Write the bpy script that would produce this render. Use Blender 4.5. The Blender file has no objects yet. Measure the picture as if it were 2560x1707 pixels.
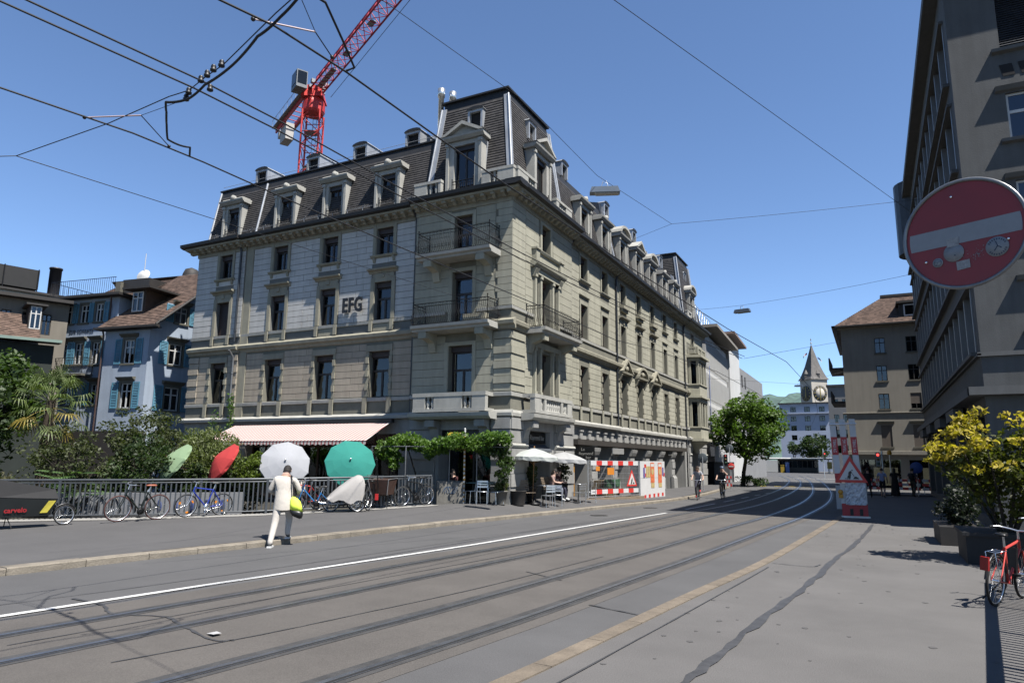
import bpy, bmesh, math, random
import numpy as np
from mathutils import Vector, Matrix
rad = math.radians
random.seed(11); rng = np.random.default_rng(5)
sc = bpy.context.scene; col = sc.collection

# ---------------------------------------------------------------- camera
YAW, PITCH, ROLL = rad(-27.498), rad(9.813), rad(0.608)
fw = Vector((math.sin(YAW)*math.cos(PITCH), math.cos(YAW)*math.cos(PITCH), math.sin(PITCH)))
rt = Vector((math.cos(YAW), -math.sin(YAW), 0)); up = rt.cross(fw)
r2 = rt*math.cos(ROLL)+up*math.sin(ROLL); u2 = up*math.cos(ROLL)-rt*math.sin(ROLL)
cam = bpy.data.cameras.new('camera'); cam_o = bpy.data.objects.new('camera', cam); col.objects.link(cam_o)
m3 = Matrix((r2, u2, -fw)).transposed()
cam_o.matrix_world = Matrix.Translation((0, 0, 1.95)) @ m3.to_4x4()
cam.sensor_width = 36; cam.sensor_fit = 'HORIZONTAL'; cam.lens = 1715.96/2560*36
cam.clip_start = 0.1; cam.clip_end = 6000
sc.camera = cam_o

# ---------------------------------------------------------------- sky, sun, exposure
SUN = Vector((0.555, -0.19, 1.0)).normalized()
w = bpy.data.worlds.new('World'); sc.world = w; w.use_nodes = True
nt = w.node_tree; nt.nodes.clear()
sky = nt.nodes.new('ShaderNodeTexSky'); sky.sky_type = 'NISHITA'; sky.sun_disc = False
sky.sun_elevation = math.asin(SUN.z); sky.sun_rotation = math.atan2(SUN.x, SUN.y)
sky.altitude = 400; sky.air_density = 0.8; sky.dust_density = 0.0; sky.ozone_density = 5.0
bg = nt.nodes.new('ShaderNodeBackground'); bg.inputs['Strength'].default_value = 0.080
out = nt.nodes.new('ShaderNodeOutputWorld')
nt.links.new(sky.outputs[0], bg.inputs[0]); nt.links.new(bg.outputs[0], out.inputs[0])
sl = bpy.data.lights.new('sun', 'SUN'); sl.energy = 5.0; sl.angle = rad(0.53); sl.color = (1.0, 0.955, 0.89)
so = bpy.data.objects.new('sun', sl); col.objects.link(so)
so.rotation_euler = SUN.to_track_quat('Z', 'Y').to_euler()
vs = sc.view_settings; vs.view_transform = 'Standard'; vs.look = 'None'; vs.exposure = 1.36; vs.gamma = 1.0; vs.use_curve_mapping = False

# ---------------------------------------------------------------- materials
MATS = {}
ALB = 0.375   # surfaces are kept dark and the exposure raised, as the photograph's deep shade asks
def mat(name, c, rough=0.8, var=0.12, scale=2.0, bump=0.0, bscale=40.0, metal=0.0, spec=0.4, rnd=0.0, fine=0.0, emit=None, streak=0.0):
    if name in MATS: return MATS[name]
    m = bpy.data.materials.new(name); m.use_nodes = True; t = m.node_tree; n = t.nodes; l = t.links
    b = n['Principled BSDF']; b.inputs['Roughness'].default_value = rough; b.inputs['Metallic'].default_value = metal
    b.inputs['Specular IOR Level'].default_value = spec
    g = n.new('ShaderNodeNewGeometry')
    no = n.new('ShaderNodeTexNoise'); no.inputs['Scale'].default_value = scale; no.inputs['Detail'].default_value = 5; no.inputs['Roughness'].default_value = 0.65
    l.new(g.outputs['Position'], no.inputs['Vector'])
    r = n.new('ShaderNodeMapRange'); r.inputs[1].default_value = 0.3; r.inputs[2].default_value = 0.7
    r.inputs[3].default_value = 1-var; r.inputs[4].default_value = 1+var
    l.new(no.outputs[0], r.inputs[0]); cur = r.outputs[0]
    def mul(a, bsock):
        q = n.new('ShaderNodeMath'); q.operation = 'MULTIPLY'; l.new(a, q.inputs[0]); l.new(bsock, q.inputs[1]); return q.outputs[0]
    if fine:
        f = n.new('ShaderNodeTexNoise'); f.inputs['Scale'].default_value = 90; f.inputs['Detail'].default_value = 3
        l.new(g.outputs['Position'], f.inputs['Vector'])
        fr = n.new('ShaderNodeMapRange'); fr.inputs[1].default_value = 0.3; fr.inputs[2].default_value = 0.7; fr.inputs[3].default_value = 1-fine; fr.inputs[4].default_value = 1+fine
        l.new(f.outputs[0], fr.inputs[0]); cur = mul(cur, fr.outputs[0])
    if rnd:
        oi = n.new('ShaderNodeObjectInfo'); rr = n.new('ShaderNodeMapRange'); rr.inputs[3].default_value = 1-rnd; rr.inputs[4].default_value = 1+rnd
        l.new(oi.outputs['Random'], rr.inputs[0]); cur = mul(cur, rr.outputs[0])
    if streak:
        mp = n.new('ShaderNodeMapping'); mp.inputs['Scale'].default_value = (3.5, 3.5, 0.25); l.new(g.outputs['Position'], mp.inputs[0])
        s = n.new('ShaderNodeTexNoise'); s.inputs['Scale'].default_value = 1.5; s.inputs['Detail'].default_value = 6; l.new(mp.outputs[0], s.inputs['Vector'])
        sr = n.new('ShaderNodeMapRange'); sr.inputs[1].default_value = 0.35; sr.inputs[2].default_value = 0.75; sr.inputs[3].default_value = 1.0; sr.inputs[4].default_value = 1-streak
        l.new(s.outputs[0], sr.inputs[0]); cur = mul(cur, sr.outputs[0])
    mx = n.new('ShaderNodeVectorMath'); mx.operation = 'SCALE'; kk = 1.0 if metal > 0.6 else ALB; mx.inputs[0].default_value = (c[0]*kk, c[1]*kk, c[2]*kk)
    l.new(cur, mx.inputs['Scale']); l.new(mx.outputs[0], b.inputs['Base Color'])
    if bump:
        bt = n.new('ShaderNodeTexNoise'); bt.inputs['Scale'].default_value = bscale; bt.inputs['Detail'].default_value = 4
        l.new(g.outputs['Position'], bt.inputs['Vector'])
        bp = n.new('ShaderNodeBump'); bp.inputs['Strength'].default_value = bump; bp.inputs['Distance'].default_value = 0.02
        l.new(bt.outputs[0], bp.inputs['Height']); l.new(bp.outputs[0], b.inputs['Normal'])
    if emit:
        b.inputs['Emission Color'].default_value = (*c[:3], 1); b.inputs['Emission Strength'].default_value = emit
    MATS[name] = m; return m

def glass_mat(name, tint=(0.55, 0.6, 0.62), clear=0.55, rough=0.02):
    if name in MATS: return MATS[name]
    m = bpy.data.materials.new(name); m.use_nodes = True; t = m.node_tree; n = t.nodes; l = t.links; n.clear()
    o = n.new('ShaderNodeOutputMaterial'); gl = n.new('ShaderNodeBsdfGlossy'); gl.inputs['Roughness'].default_value = rough
    gl.inputs['Color'].default_value = (0.75, 0.8, 0.85, 1)
    tr = n.new('ShaderNodeBsdfTransparent'); tr.inputs[0].default_value = (tint[0]*clear, tint[1]*clear, tint[2]*clear, 1)
    fr = n.new('ShaderNodeFresnel'); fr.inputs[0].default_value = 1.75
    mx = n.new('ShaderNodeMixShader'); l.new(fr.outputs[0], mx.inputs[0]); l.new(tr.outputs[0], mx.inputs[1]); l.new(gl.outputs[0], mx.inputs[2])
    l.new(mx.outputs[0], o.inputs[0]); MATS[name] = m; return m

def leaf_mat(name, c1, c2, trans=0.35, scale=1.2):
    if name in MATS: return MATS[name]
    m = bpy.data.materials.new(name); m.use_nodes = True; t = m.node_tree; n = t.nodes; l = t.links
    b = n['Principled BSDF']; b.inputs['Roughness'].default_value = 0.55; b.inputs['Specular IOR Level'].default_value = 0.3
    g = n.new('ShaderNodeNewGeometry'); no = n.new('ShaderNodeTexNoise'); no.inputs['Scale'].default_value = scale; no.inputs['Detail'].default_value = 6; no.inputs['Roughness'].default_value = 0.8
    l.new(g.outputs['Position'], no.inputs['Vector'])
    r = n.new('ShaderNodeMapRange'); r.inputs[1].default_value = 0.32; r.inputs[2].default_value = 0.68; l.new(no.outputs[0], r.inputs[0])
    mx = n.new('ShaderNodeMix'); mx.data_type = 'RGBA'; mx.inputs[6].default_value = (c1[0]*.62, c1[1]*.62, c1[2]*.62, 1); mx.inputs[7].default_value = (c2[0]*.62, c2[1]*.62, c2[2]*.62, 1)
    l.new(r.outputs[0], mx.inputs[0])
    rl = n.new('ShaderNodeMapRange'); rl.inputs[3].default_value = 0.75; rl.inputs[4].default_value = 1.25; l.new(g.outputs['Random Per Island'], rl.inputs[0])
    sv = n.new('ShaderNodeVectorMath'); sv.operation = 'SCALE'; l.new(mx.outputs[2], sv.inputs[0]); l.new(rl.outputs[0], sv.inputs['Scale'])
    l.new(sv.outputs[0], b.inputs['Base Color'])
    tl = n.new('ShaderNodeBsdfTranslucent'); sv2 = n.new('ShaderNodeVectorMath'); sv2.operation = 'MULTIPLY'; sv2.inputs[1].default_value = (1.5, 1.7, 0.7); l.new(sv.outputs[0], sv2.inputs[0]); l.new(sv2.outputs[0], tl.inputs[0])
    ms = n.new('ShaderNodeMixShader'); ms.inputs[0].default_value = trans
    l.new(b.outputs[0], ms.inputs[1]); l.new(tl.outputs[0], ms.inputs[2]); l.new(ms.outputs[0], n['Material Output'].inputs[0])
    MATS[name] = m; return m

# ---------------------------------------------------------------- object helpers
def tag(o, label=None, cat=None, group=None, kind=None):
    if label: o['label'] = label
    if cat: o['category'] = cat
    if group: o['group'] = group
    if kind: o['kind'] = kind
    return o
def thing(name, loc, label, cat, rz=0.0, group=None):
    o = bpy.data.objects.new(name, None); col.objects.link(o); o.empty_display_size = 0.2
    o.location = loc; o.rotation_euler = (0, 0, rz); return tag(o, label, cat, group)
def wmat(o):
    m = o.matrix_basis.copy()
    if o.parent: m = wmat(o.parent) @ o.matrix_parent_inverse @ m
    return m
def set_parent(o, p, world):
    o.parent = p
    if world: o.matrix_parent_inverse = wmat(p).inverted()
def copy_tree(o, parent=None, loc=None, rz=None, label=None):
    c = o.copy(); col.objects.link(c)
    if parent: c.parent = parent
    if loc is not None: c.location = loc
    if rz is not None: c.rotation_euler = (0, 0, rz)
    if label: c['label'] = label
    for ch in list(o.children): copy_tree(ch, c)
    return c

class MB:
    def __init__(s): s.v = []; s.f = []; s.mi = []; s.cm = 0; s.sm = []
    def add(s, vs, fs, smooth=False):
        b = len(s.v); s.v += [tuple(q) for q in vs]
        for f in fs: s.f.append(tuple(i+b for i in f)); s.mi.append(s.cm); s.sm.append(smooth)
        return s
    def hexa(s, p):  # p: 8 points, bottom ring 0-3, top ring 4-7
        a, b, d = Vector(p[1])-Vector(p[0]), Vector(p[3])-Vector(p[0]), Vector(p[4])-Vector(p[0])
        fs = [(0,3,2,1),(4,5,6,7),(0,1,5,4),(1,2,6,5),(2,3,7,6),(3,0,4,7)]
        if a.cross(b).dot(d) < 0: fs = [f[::-1] for f in fs]
        return s.add(p, fs)
    def box(s, x0, x1, y0, y1, z0, z1):
        return s.hexa([(x0,y0,z0),(x1,y0,z0),(x1,y1,z0),(x0,y1,z0),(x0,y0,z1),(x1,y0,z1),(x1,y1,z1),(x0,y1,z1)])
    def obox(s, c, h, ax=None, ay=None, az=None):
        c = Vector(c); ax = Vector(ax or (1,0,0)); ay = Vector(ay or (0,1,0)); az = Vector(az or ax.cross(ay))
        pts = []
        for dz in (-1, 1):
            for dx, dy in ((-1,-1),(1,-1),(1,1),(-1,1)): pts.append(c+ax*dx*h[0]+ay*dy*h[1]+az*dz*h[2])
        return s.hexa(pts)
    def quad(s, *p): return s.add(p, [tuple(range(len(p)))])
    def extrude(s, ring, vec):  # planar polygon ring extruded by vec
        n = len(ring); a = [Vector(q) for q in ring]; b = [q+Vector(vec) for q in a]
        nrm = Vector((0,0,0))
        for i in range(n): nrm += a[i].cross(a[(i+1) % n])
        fs = [tuple(range(n))[::-1], tuple(range(n, 2*n))] + [(i, (i+1) % n, n+(i+1) % n, n+i) for i in range(n)]
        if nrm.dot(Vector(vec)) < 0: fs = [f[::-1] for f in fs]
        return s.add(a+b, fs)
    def tube(s, pts, r, n=8, closed=False, cap=True):
        pts = [Vector(p) for p in pts]; m = len(pts); rs = r if isinstance(r, (list, tuple)) else [r]*m
        rings = []; prev = None
        for i, p in enumerate(pts):
            if closed: t = pts[(i+1) % m]-pts[i-1]
            else: t = pts[min(i+1, m-1)]-pts[max(i-1, 0)]
            t = t.normalized() if t.length > 1e-9 else Vector((0,0,1))
            if prev is None:
                ref = Vector((0,0,1)) if abs(t.z) < 0.9 else Vector((1,0,0)); a = t.cross(ref).normalized()
            else:
                a = prev-t*prev.dot(t); a = a.normalized() if a.length > 1e-6 else t.orthogonal().normalized()
            prev = a; b = t.cross(a)
            rings.append([p+(a*math.cos(k*2*math.pi/n)+b*math.sin(k*2*math.pi/n))*rs[i] for k in range(n)])
        vs = [q for rg in rings for q in rg]; fs = []
        for i in range(m if closed else m-1):
            j = (i+1) % m
            for k in range(n): fs.append((i*n+k, i*n+(k+1) % n, j*n+(k+1) % n, j*n+k))
        s.add(vs, fs, True)
        if cap and not closed: s.add(rings[0], [tuple(range(n))[::-1]]); s.add(rings[-1], [tuple(range(n))])
        return s
    def lathe(s, prof, c=(0,0,0), n=16, axis=None, smooth=True):
        c = Vector(c); az = Vector(axis or (0,0,1)).normalized(); ax = az.orthogonal().normalized(); ay = az.cross(ax)
        vs = []; fs = []
        for r, z in prof:
            for k in range(n):
                t = k*2*math.pi/n; vs.append(c+ax*(r*math.cos(t))+ay*(r*math.sin(t))+az*z)
        for i in range(len(prof)-1):
            for k in range(n): fs.append((i*n+k, i*n+(k+1) % n, (i+1)*n+(k+1) % n, (i+1)*n+k))
        s.add(vs, fs, smooth)
        if prof[0][0] > 1e-6: s.add(vs[:n], [tuple(range(n))[::-1]])
        if prof[-1][0] > 1e-6: s.add(vs[-n:], [tuple(range(n))])
        return s
    def ball(s, c, r, n=12, m=8):
        c = Vector(c); r = (r, r, r) if not isinstance(r, (list, tuple)) else r
        vs = [c+Vector((0,0,-r[2]))]; fs = []
        for i in range(1, m):
            a = -math.pi/2+math.pi*i/m
            for k in range(n):
                t = 2*math.pi*k/n; vs.append(c+Vector((r[0]*math.cos(a)*math.cos(t), r[1]*math.cos(a)*math.sin(t), r[2]*math.sin(a))))
        vs.append(c+Vector((0,0,r[2])))
        for k in range(n): fs.append((0, 1+(k+1) % n, 1+k))
        for i in range(m-2):
            for k in range(n): fs.append((1+i*n+k, 1+i*n+(k+1) % n, 1+(i+1)*n+(k+1) % n, 1+(i+1)*n+k))
        t = len(vs)-1
        for k in range(n): fs.append((t, 1+(m-2)*n+k, 1+(m-2)*n+(k+1) % n))
        return s.add(vs, fs, True)
    def mesh(s, name, mats):
        me = bpy.data.meshes.new(name); me.from_pydata(s.v, [], s.f)
        mats = mats if isinstance(mats, (list, tuple)) else [mats]
        for q in mats: me.materials.append(q)
        if any(s.mi): me.polygons.foreach_set('material_index', s.mi)
        if any(s.sm): me.polygons.foreach_set('use_smooth', s.sm)
        me.update(); return me
    def build(s, name, mats, parent=None, world=True):
        o = bpy.data.objects.new(name, s.mesh(name, mats)); col.objects.link(o)
        if parent: set_parent(o, parent, world)
        return o

class FA:
    "a facade frame: u along, w outwards, z up"
    def __init__(s, o, u, n): s.o = Vector((o[0], o[1], 0)); s.u = Vector((u[0], u[1], 0)).normalized(); s.n = Vector((n[0], n[1], 0)).normalized()
    def P(s, u, w, z): return s.o+s.u*u+s.n*w+Vector((0,0,z))
    def box(s, mb, u0, u1, w0, w1, z0, z1):
        return mb.hexa([s.P(u0,w0,z0), s.P(u1,w0,z0), s.P(u1,w1,z0), s.P(u0,w1,z0), s.P(u0,w0,z1), s.P(u1,w0,z1), s.P(u1,w1,z1), s.P(u0,w1,z1)])
    def prof(s, mb, pr, u0, u1):  # profile [(w,z)] swept along u
        return mb.extrude([s.P(u0, a, b) for a, b in pr], s.u*(u1-u0))
    def poly(s, mb, pts, w0, w1):  # polygon [(u,z)] extruded outwards
        return mb.extrude([s.P(a, w0, b) for a, b in pts], s.n*(w1-w0))
    def wall(s, mb, u0, u1, z0, z1, ops, depth=0.3, w=0.0):
        us = sorted({u0, u1, *[q for o in ops for q in o[:2] if u0 < q < u1]}); zs = sorted({z0, z1, *[q for o in ops for q in o[2:4] if z0 < q < z1]})
        flip = s.u.cross(s.n).z > 0
        def q(*p): mb.quad(*(p if not flip else p[::-1]))
        for i in range(len(us)-1):
            for j in range(len(zs)-1):
                cu, cz = (us[i]+us[i+1])/2, (zs[j]+zs[j+1])/2
                if any(o[0] < cu < o[1] and o[2] < cz < o[3] for o in ops): continue
                q(s.P(us[i],w,zs[j]), s.P(us[i+1],w,zs[j]), s.P(us[i+1],w,zs[j+1]), s.P(us[i],w,zs[j+1]))
        for a, b, c, d in [o[:4] for o in ops]:
            e = w-depth
            q(s.P(a,w,c), s.P(a,w,d), s.P(a,e,d), s.P(a,e,c)); q(s.P(b,w,d), s.P(b,w,c), s.P(b,e,c), s.P(b,e,d))
            q(s.P(a,w,d), s.P(b,w,d), s.P(b,e,d), s.P(a,e,d)); q(s.P(b,w,c), s.P(a,w,c), s.P(a,e,c), s.P(b,e,c))
        return mb

CUBE = MB().box(-0.5, 0.5, -0.5, 0.5, -0.5, 0.5)
_cubes = {}
def unit_cube(m):
    if m.name not in _cubes: _cubes[m.name] = CUBE.mesh('block', m)
    return _cubes[m.name]
def block(name, F, u0, u1, w0, w1, z0, z1, m, parent):
    "one stone: shares the unit cube mesh, scaled"
    o = bpy.data.objects.new(name, unit_cube(m)); col.objects.link(o)
    c = F.P((u0+u1)/2, (w0+w1)/2, (z0+z1)/2)
    R = Matrix((F.u, F.n, Vector((0,0,1)))).transposed()
    if R.determinant() < 0: R = Matrix((-F.u, F.n, Vector((0,0,1)))).transposed()
    o.matrix_basis = Matrix.Translation(c) @ R.to_4x4() @ Matrix.Diagonal((u1-u0, w1-w0, z1-z0, 1))
    set_parent(o, parent, True); return o

def text_mesh(txt, size, m, name, ext=0.01, offset=0.0, align='CENTER', shear=0.0, spacing=1.0):
    cu = bpy.data.curves.new(name, 'FONT'); cu.body = txt; cu.size = size; cu.extrude = ext; cu.offset = offset; cu.align_x = align; cu.shear = shear
    cu.space_character = spacing; cu.resolution_u = 3
    o = bpy.data.objects.new(name, cu); col.objects.link(o)
    dg = bpy.context.evaluated_depsgraph_get(); me = bpy.data.meshes.new_from_object(o.evaluated_get(dg))
    bpy.data.objects.remove(o); bpy.data.curves.remove(cu); me.name = name; me.materials.clear(); me.materials.append(m)
    t = bpy.data.objects.new(name, me); col.objects.link(t); return t
def place_text(t, origin, xdir, ydir, parent, sx=1.0):
    x = Vector(xdir).normalized(); y = Vector(ydir).normalized(); z = x.cross(y)
    t.matrix_basis = Matrix.Translation(Vector(origin)) @ Matrix((x, y, z)).transposed().to_4x4() @ Matrix.Diagonal((sx, 1, 1, 1))
    if parent: set_parent(t, parent, True)
    return t

def leaves(name, clumps, m, parent=None, size=0.12, per=40, up=0.3, aspect=1.7, seed=0, droop=0.0):
    "clumps: list of (centre, radius3); every leaf is a bent two-quad blade"
    g = np.random.default_rng(seed); C = []
    for c, r in clumps:
        k = per if np.isscalar(per) else per; d = g.normal(size=(k, 3)); d /= np.linalg.norm(d, axis=1)[:, None]
        rr = g.uniform(0.35, 1.0, size=(k, 1))**0.5; C.append(np.array(c)+d*rr*np.array(r))
    P = np.concatenate(C); n = len(P)
    nr = g.normal(size=(n, 3)); nr[:, 2] = np.abs(nr[:, 2])+up; nr /= np.linalg.norm(nr, axis=1)[:, None]
    t = g.normal(size=(n, 3)); t[:, 2] -= droop; t -= nr*np.sum(t*nr, axis=1)[:, None]; t /= np.linalg.norm(t, axis=1)[:, None]
    b = np.cross(nr, t); L = size*g.uniform(0.6, 1.35, size=(n, 1)); W = L/aspect
    p0 = P-t*L*0.5; p3 = P+t*L*0.5-nr*L*0.18; pa = P+b*W*0.5; pb = P-b*W*0.5
    V = np.stack([p0, pa, p3, pb], 1).reshape(-1, 3)
    me = bpy.data.meshes.new(name); me.vertices.add(4*n); me.vertices.foreach_set('co', V.astype(np.float32).ravel())
    me.loops.add(4*n); me.loops.foreach_set('vertex_index', np.arange(4*n, dtype=np.int32))
    me.polygons.add(n); me.polygons.foreach_set('loop_start', np.arange(0, 4*n, 4, dtype=np.int32))
    me.update(calc_edges=True); me.materials.append(m)
    o = bpy.data.objects.new(name, me); col.objects.link(o)
    if parent: set_parent(o, parent, True)
    return o
def clump_cloud(c, r, n, cr, seed, shell=0.45, flat=0.75):
    g = np.random.default_rng(seed); res = []
    for i in range(n):
        d = g.normal(size=3); d /= np.linalg.norm(d); q = g.uniform(shell, 1.0)
        k = cr*g.uniform(0.65, 1.3); res.append((np.array(c)+d*q*np.array(r), (k, k, k*flat)))
    return res
def lerp_poly(pts, y):
    "x on a polyline [(x,y)] at given y"
    if y <= pts[0][1]: i = 0
    else:
        i = len(pts)-2
        for k in range(len(pts)-1):
            if pts[k][1] <= y <= pts[k+1][1]: i = k; break
    (xa, ya), (xb, yb) = pts[i], pts[i+1]; return xa+(xb-xa)*(y-ya)/(yb-ya)
def interp(t, xs, ys):
    return float(np.interp(t, xs, ys))
# ================================================================ GROUND, ROAD, PAVEMENTS
KERB = [(-13.9,-6),(-12.78,6.54),(-12.39,10.04),(-12.18,11.5),(-11.5,17.6),(-10.31,25.89),(-8.97,37.46),(-9.5,50),(-10.3,58),(-10.6,60)]
RAIL = [(-24.6,9.2),(-22.1,11.1),(-19.1,13.4),(-17.0,15.7),(-15.4,18.2),(-14.15,21.0),(-13.3,22.9)]
BACK = [(-26,-6),(-26,8.2)]+RAIL[1:]+[(-12.25,23.4),(-12.2,24),(-12.25,60)]
def rise(y): return interp(y, [11,21,26,34,46,60], [0,0.23,0.30,0.2,0.08,0])
def kx(y): return lerp_poly(KERB, y)
def zp(x, y):
    "height of the left pavement"
    return 0.12+max(0, min(1, (kx(y)-0.3-x)/1.6))*rise(y)
m_ground = mat('soil_ground', (0.07,0.065,0.05), 0.95, 0.3, 0.6)
m_road = mat('asphalt_road', (0.158,0.156,0.157), 0.85, 0.13, 0.5, 0.25, 60, fine=0.2, spec=0.3)
m_track = mat('asphalt_trackbed', (0.166,0.152,0.138), 0.85, 0.15, 0.7, 0.25, 60, fine=0.22, spec=0.3)
m_pave = mat('asphalt_pavement', (0.155,0.151,0.151), 0.88, 0.10, 0.6, 0.25, 60, fine=0.18, spec=0.3)
m_paveR = mat('asphalt_footway', (0.20,0.192,0.186), 0.88, 0.12, 0.55, 0.25, 60, fine=0.18, spec=0.3)
m_bit = mat('bitumen', (0.092,0.092,0.095), 0.6, 0.3, 5, spec=0.4)
m_tar = mat('rail_tar', (0.10,0.098,0.096), 0.65, 0.35, 3, spec=0.35, fine=0.2)
m_steel = mat('rail_steel', (0.28,0.29,0.31), 0.35, 0.2, 4, metal=0.9)
m_groove = mat('rail_groove', (0.02,0.02,0.02), 0.9)
m_kerb = mat('kerb_granite', (0.36,0.315,0.25), 0.85, 0.3, 2.6, 0.5, 30, rnd=0.12, fine=0.22)
m_tan = mat('flush_kerb_stone', (0.275,0.225,0.168), 0.85, 0.25, 2.4, 0.3, 30, rnd=0.1, fine=0.2)
m_white = mat('road_paint_white', (1.0,1.0,0.97), 0.7, 0.12, 6)
m_yellow = mat('road_paint_yellow', (1.0,0.75,0.12), 0.7, 0.12, 6)

def smooth(pts, n=6):
    P = [Vector((p[0], p[1], 0)) for p in pts]; P = [P[0]*2-P[1]]+P+[P[-1]*2-P[-2]]; res = []
    for i in range(1, len(P)-2):
        a, b, c, d = P[i-1:i+3]
        for k in range(n):
            t = k/n; res.append(0.5*((2*b)+(c-a)*t+(2*a-5*b+4*c-d)*t*t+(3*b-a-3*c+d)*t**3))
    res.append(P[-2]); return res
def strip(mb, path, o0, o1, z, zf=None):
    "ribbon between two lateral offsets of a path (Vectors)"
    vs = []
    for i, p in enumerate(path):
        t = (path[min(i+1, len(path)-1)]-path[max(i-1, 0)]).normalized(); nn = Vector((t.y, -t.x, 0))
        for o in (o0, o1):
            q = p+nn*o; vs.append((q.x, q.y, z if zf is None else zf(q.x, q.y)+z))
    fs = [(2*i, 2*i+1, 2*i+3, 2*i+2) for i in range(len(path)-1)]
    return mb.add(vs, fs)
def struct(o): return tag(o, kind='structure')
mb = MB(); mb.quad((-3000,-3000,-0.07),(3000,-3000,-0.07),(3000,3000,-0.07),(-3000,3000,-0.07)); struct(mb.build('ground', m_ground))
TAN = [(-4.6,-6),(-3.55,1.5),(-3.04,5.78),(-2.88,7.27),(-2.51,10.96),(-2.05,15.11),(-1.6,22),(-1.21,28.54),(-0.9,36),(-0.6,52)]
# road: from the kerb to the flush kerb, then the wide square beyond
mb = MB(); vs = []; ys = [-6,0,3,6.54,10.04,11.5,14,17.6,21,25.89,31,37.46,44,50,58,60]
for y in ys: vs += [(kx(y)+0.02, y, 0), (lerp_poly(TAN, min(y,52)), y, 0)]
mb.add(vs, [(2*i, 2*i+1, 2*i+3, 2*i+2) for i in range(len(ys)-1)])
mb.quad((-32,60,0),(-0.55,60,0),(60,60,0),(60,420,0),(-60,420,0),(-60,62,0))
mb.quad((-0.6,52.4,0),(40,52.4,0),(40,60,0),(-0.55,60,0)); road = struct(mb.build('road', m_road))
mb = MB(); vs = []
for y in ys[:-2]: vs += [(lerp_poly(TAN, y), y, 0), (40, y, 0)]
mb.add(vs, [(2*i, 2*i+1, 2*i+3, 2*i+2) for i in range(len(ys)-3)]); footR = struct(mb.build('footway', m_paveR))
# track bed, rails
C1 = smooth([(-9.1,-5),(-8.3,2),(-7.97,5),(-7.62,8),(-7.22,12),(-6.92,15),(-6.38,21),(-5.95,28),(-5.5,34),(-5.38,42),(-5.75,55),(-6.7,70),(-8.6,90),(-13,120)])
C2 = smooth([(-6.2,-5),(-5.35,2),(-5.0,5),(-4.62,8),(-4.25,12),(-3.98,15),(-3.48,22),(-3.02,28),(-2.74,37),(-2.93,46),(-3.55,57),(-4.9,74),(-6.6,92),(-10,120)])
mb = MB(); vs = []
WL = [(-10.7,-5),(-9.9,2),(-9.6,4.97),(-8.54,13.1),(-8.24,15.95),(-7.24,27.0),(-6.95,31),(-6.6,40)]
yb = [-5,0,4,8,12,15,18,22,27,31,36,40]
c2p = [(p.x, p.y) for p in C2]
for y in yb: vs += [(lerp_poly(WL, y)+0.25, y, 0.004), (lerp_poly(c2p, y)+0.95, y, 0.004)]
mb.add(vs, [(2*i, 2*i+1, 2*i+3, 2*i+2) for i in range(len(yb)-1)]); struct(mb.build('track_bed', m_track))
for C in (C1, C2):
    for sgn in (-1, 1):
        o = sgn*0.575; t = struct(strip(MB(), C, o-0.17, o+0.15, 0.008).build('rail_tar_band', m_tar))
        r = MB(); strip(r, C, o-0.05, o+0.015, 0.013); r.cm = 1; strip(r, C, o+0.015, o+0.06, 0.0125); r.cm = 0; strip(r, C, o+0.06, o+0.075, 0.013)
        struct(r.build('tram_rail', [m_steel, m_groove]))
# paint
lm = MB(); strip(lm, smooth(WL[:6]), -0.065, 0.065, 0.013); struct(lm.build('edge_line', m_white))
dp = [(-7.07,29.45),(-6.18,50.57)]
for a, b in ((29.4,34.4),(36.2,38.6),(40.4,42.4),(44.2,45.9),(47.6,49.2)):
    lm = MB(); strip(lm, [Vector((lerp_poly(dp, a), a, 0)), Vector((lerp_poly(dp, b), b, 0))], -0.06, 0.06, 0.013); struct(lm.build('lane_dash', m_white))
for i in range(7):
    lm = MB(); x = -9.9+i*1.15; lm.quad((x,63.0,0.013),(x+0.5,63.0,0.013),(x+0.5,63.5,0.013),(x,63.5,0.013)); struct(lm.build('crossing_mark', m_yellow))
for y, x0 in ((76,-8.2),(98,-9.5)):
    lm = MB(); lm.quad((x0,y,0.013),(x0+9,y,0.013),(x0+9,y+0.6,0.013),(x0,y+0.6,0.013)); struct(lm.build('stop_line', m_white))
for (x, y) in ((-4.9,31.5),(-4.2,33.5),(-2.1,31.8)):
    lm = MB(); lm.quad((x,y,0.013),(x+0.75,y,0.013),(x+0.75,y+0.25,0.013),(x,y+0.25,0.013)); struct(lm.build('road_patch_mark', m_track))
# bitumen seams and cracks
def seam(pts, wd, seed=0, n=7, jag=0.35):
    g = np.random.default_rng(seed); P = smooth(pts, n); mbs = MB(); vs = []
    for i, p in enumerate(P):
        t = (P[min(i+1, len(P)-1)]-P[max(i-1, 0)]).normalized(); nn = Vector((t.y, -t.x, 0)); k = wd*(1+g.uniform(-jag, jag)); j = g.uniform(-jag, jag)*wd*0.5
        for s in (-0.5, 0.5): q = p+nn*(s*k+j); vs.append((q.x, q.y, 0.011))
    mbs.add(vs, [(2*i, 2*i+1, 2*i+3, 2*i+2) for i in range(len(P)-1)]); struct(mbs.build('bitumen_seam', m_bit))
seam([(-2.15,2.5),(-1.80,5.2),(-1.63,6.59),(-1.46,8.74),(-1.07,12.8),(-0.8,16.5),(-0.48,20.11),(-0.14,26.09)], 0.10, 1, 9, 0.45)
seam([(-8.1,4.3),(-7.8,6.3),(-7.35,9.6),(-6.85,13.4),(-6.3,20),(-5.95,26)], 0.022, 2)
seam([(-6.6,4.45),(-6.2,5.9),(-5.95,7.2),(-5.52,9.7),(-5.1,14)], 0.025, 3)
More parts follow.
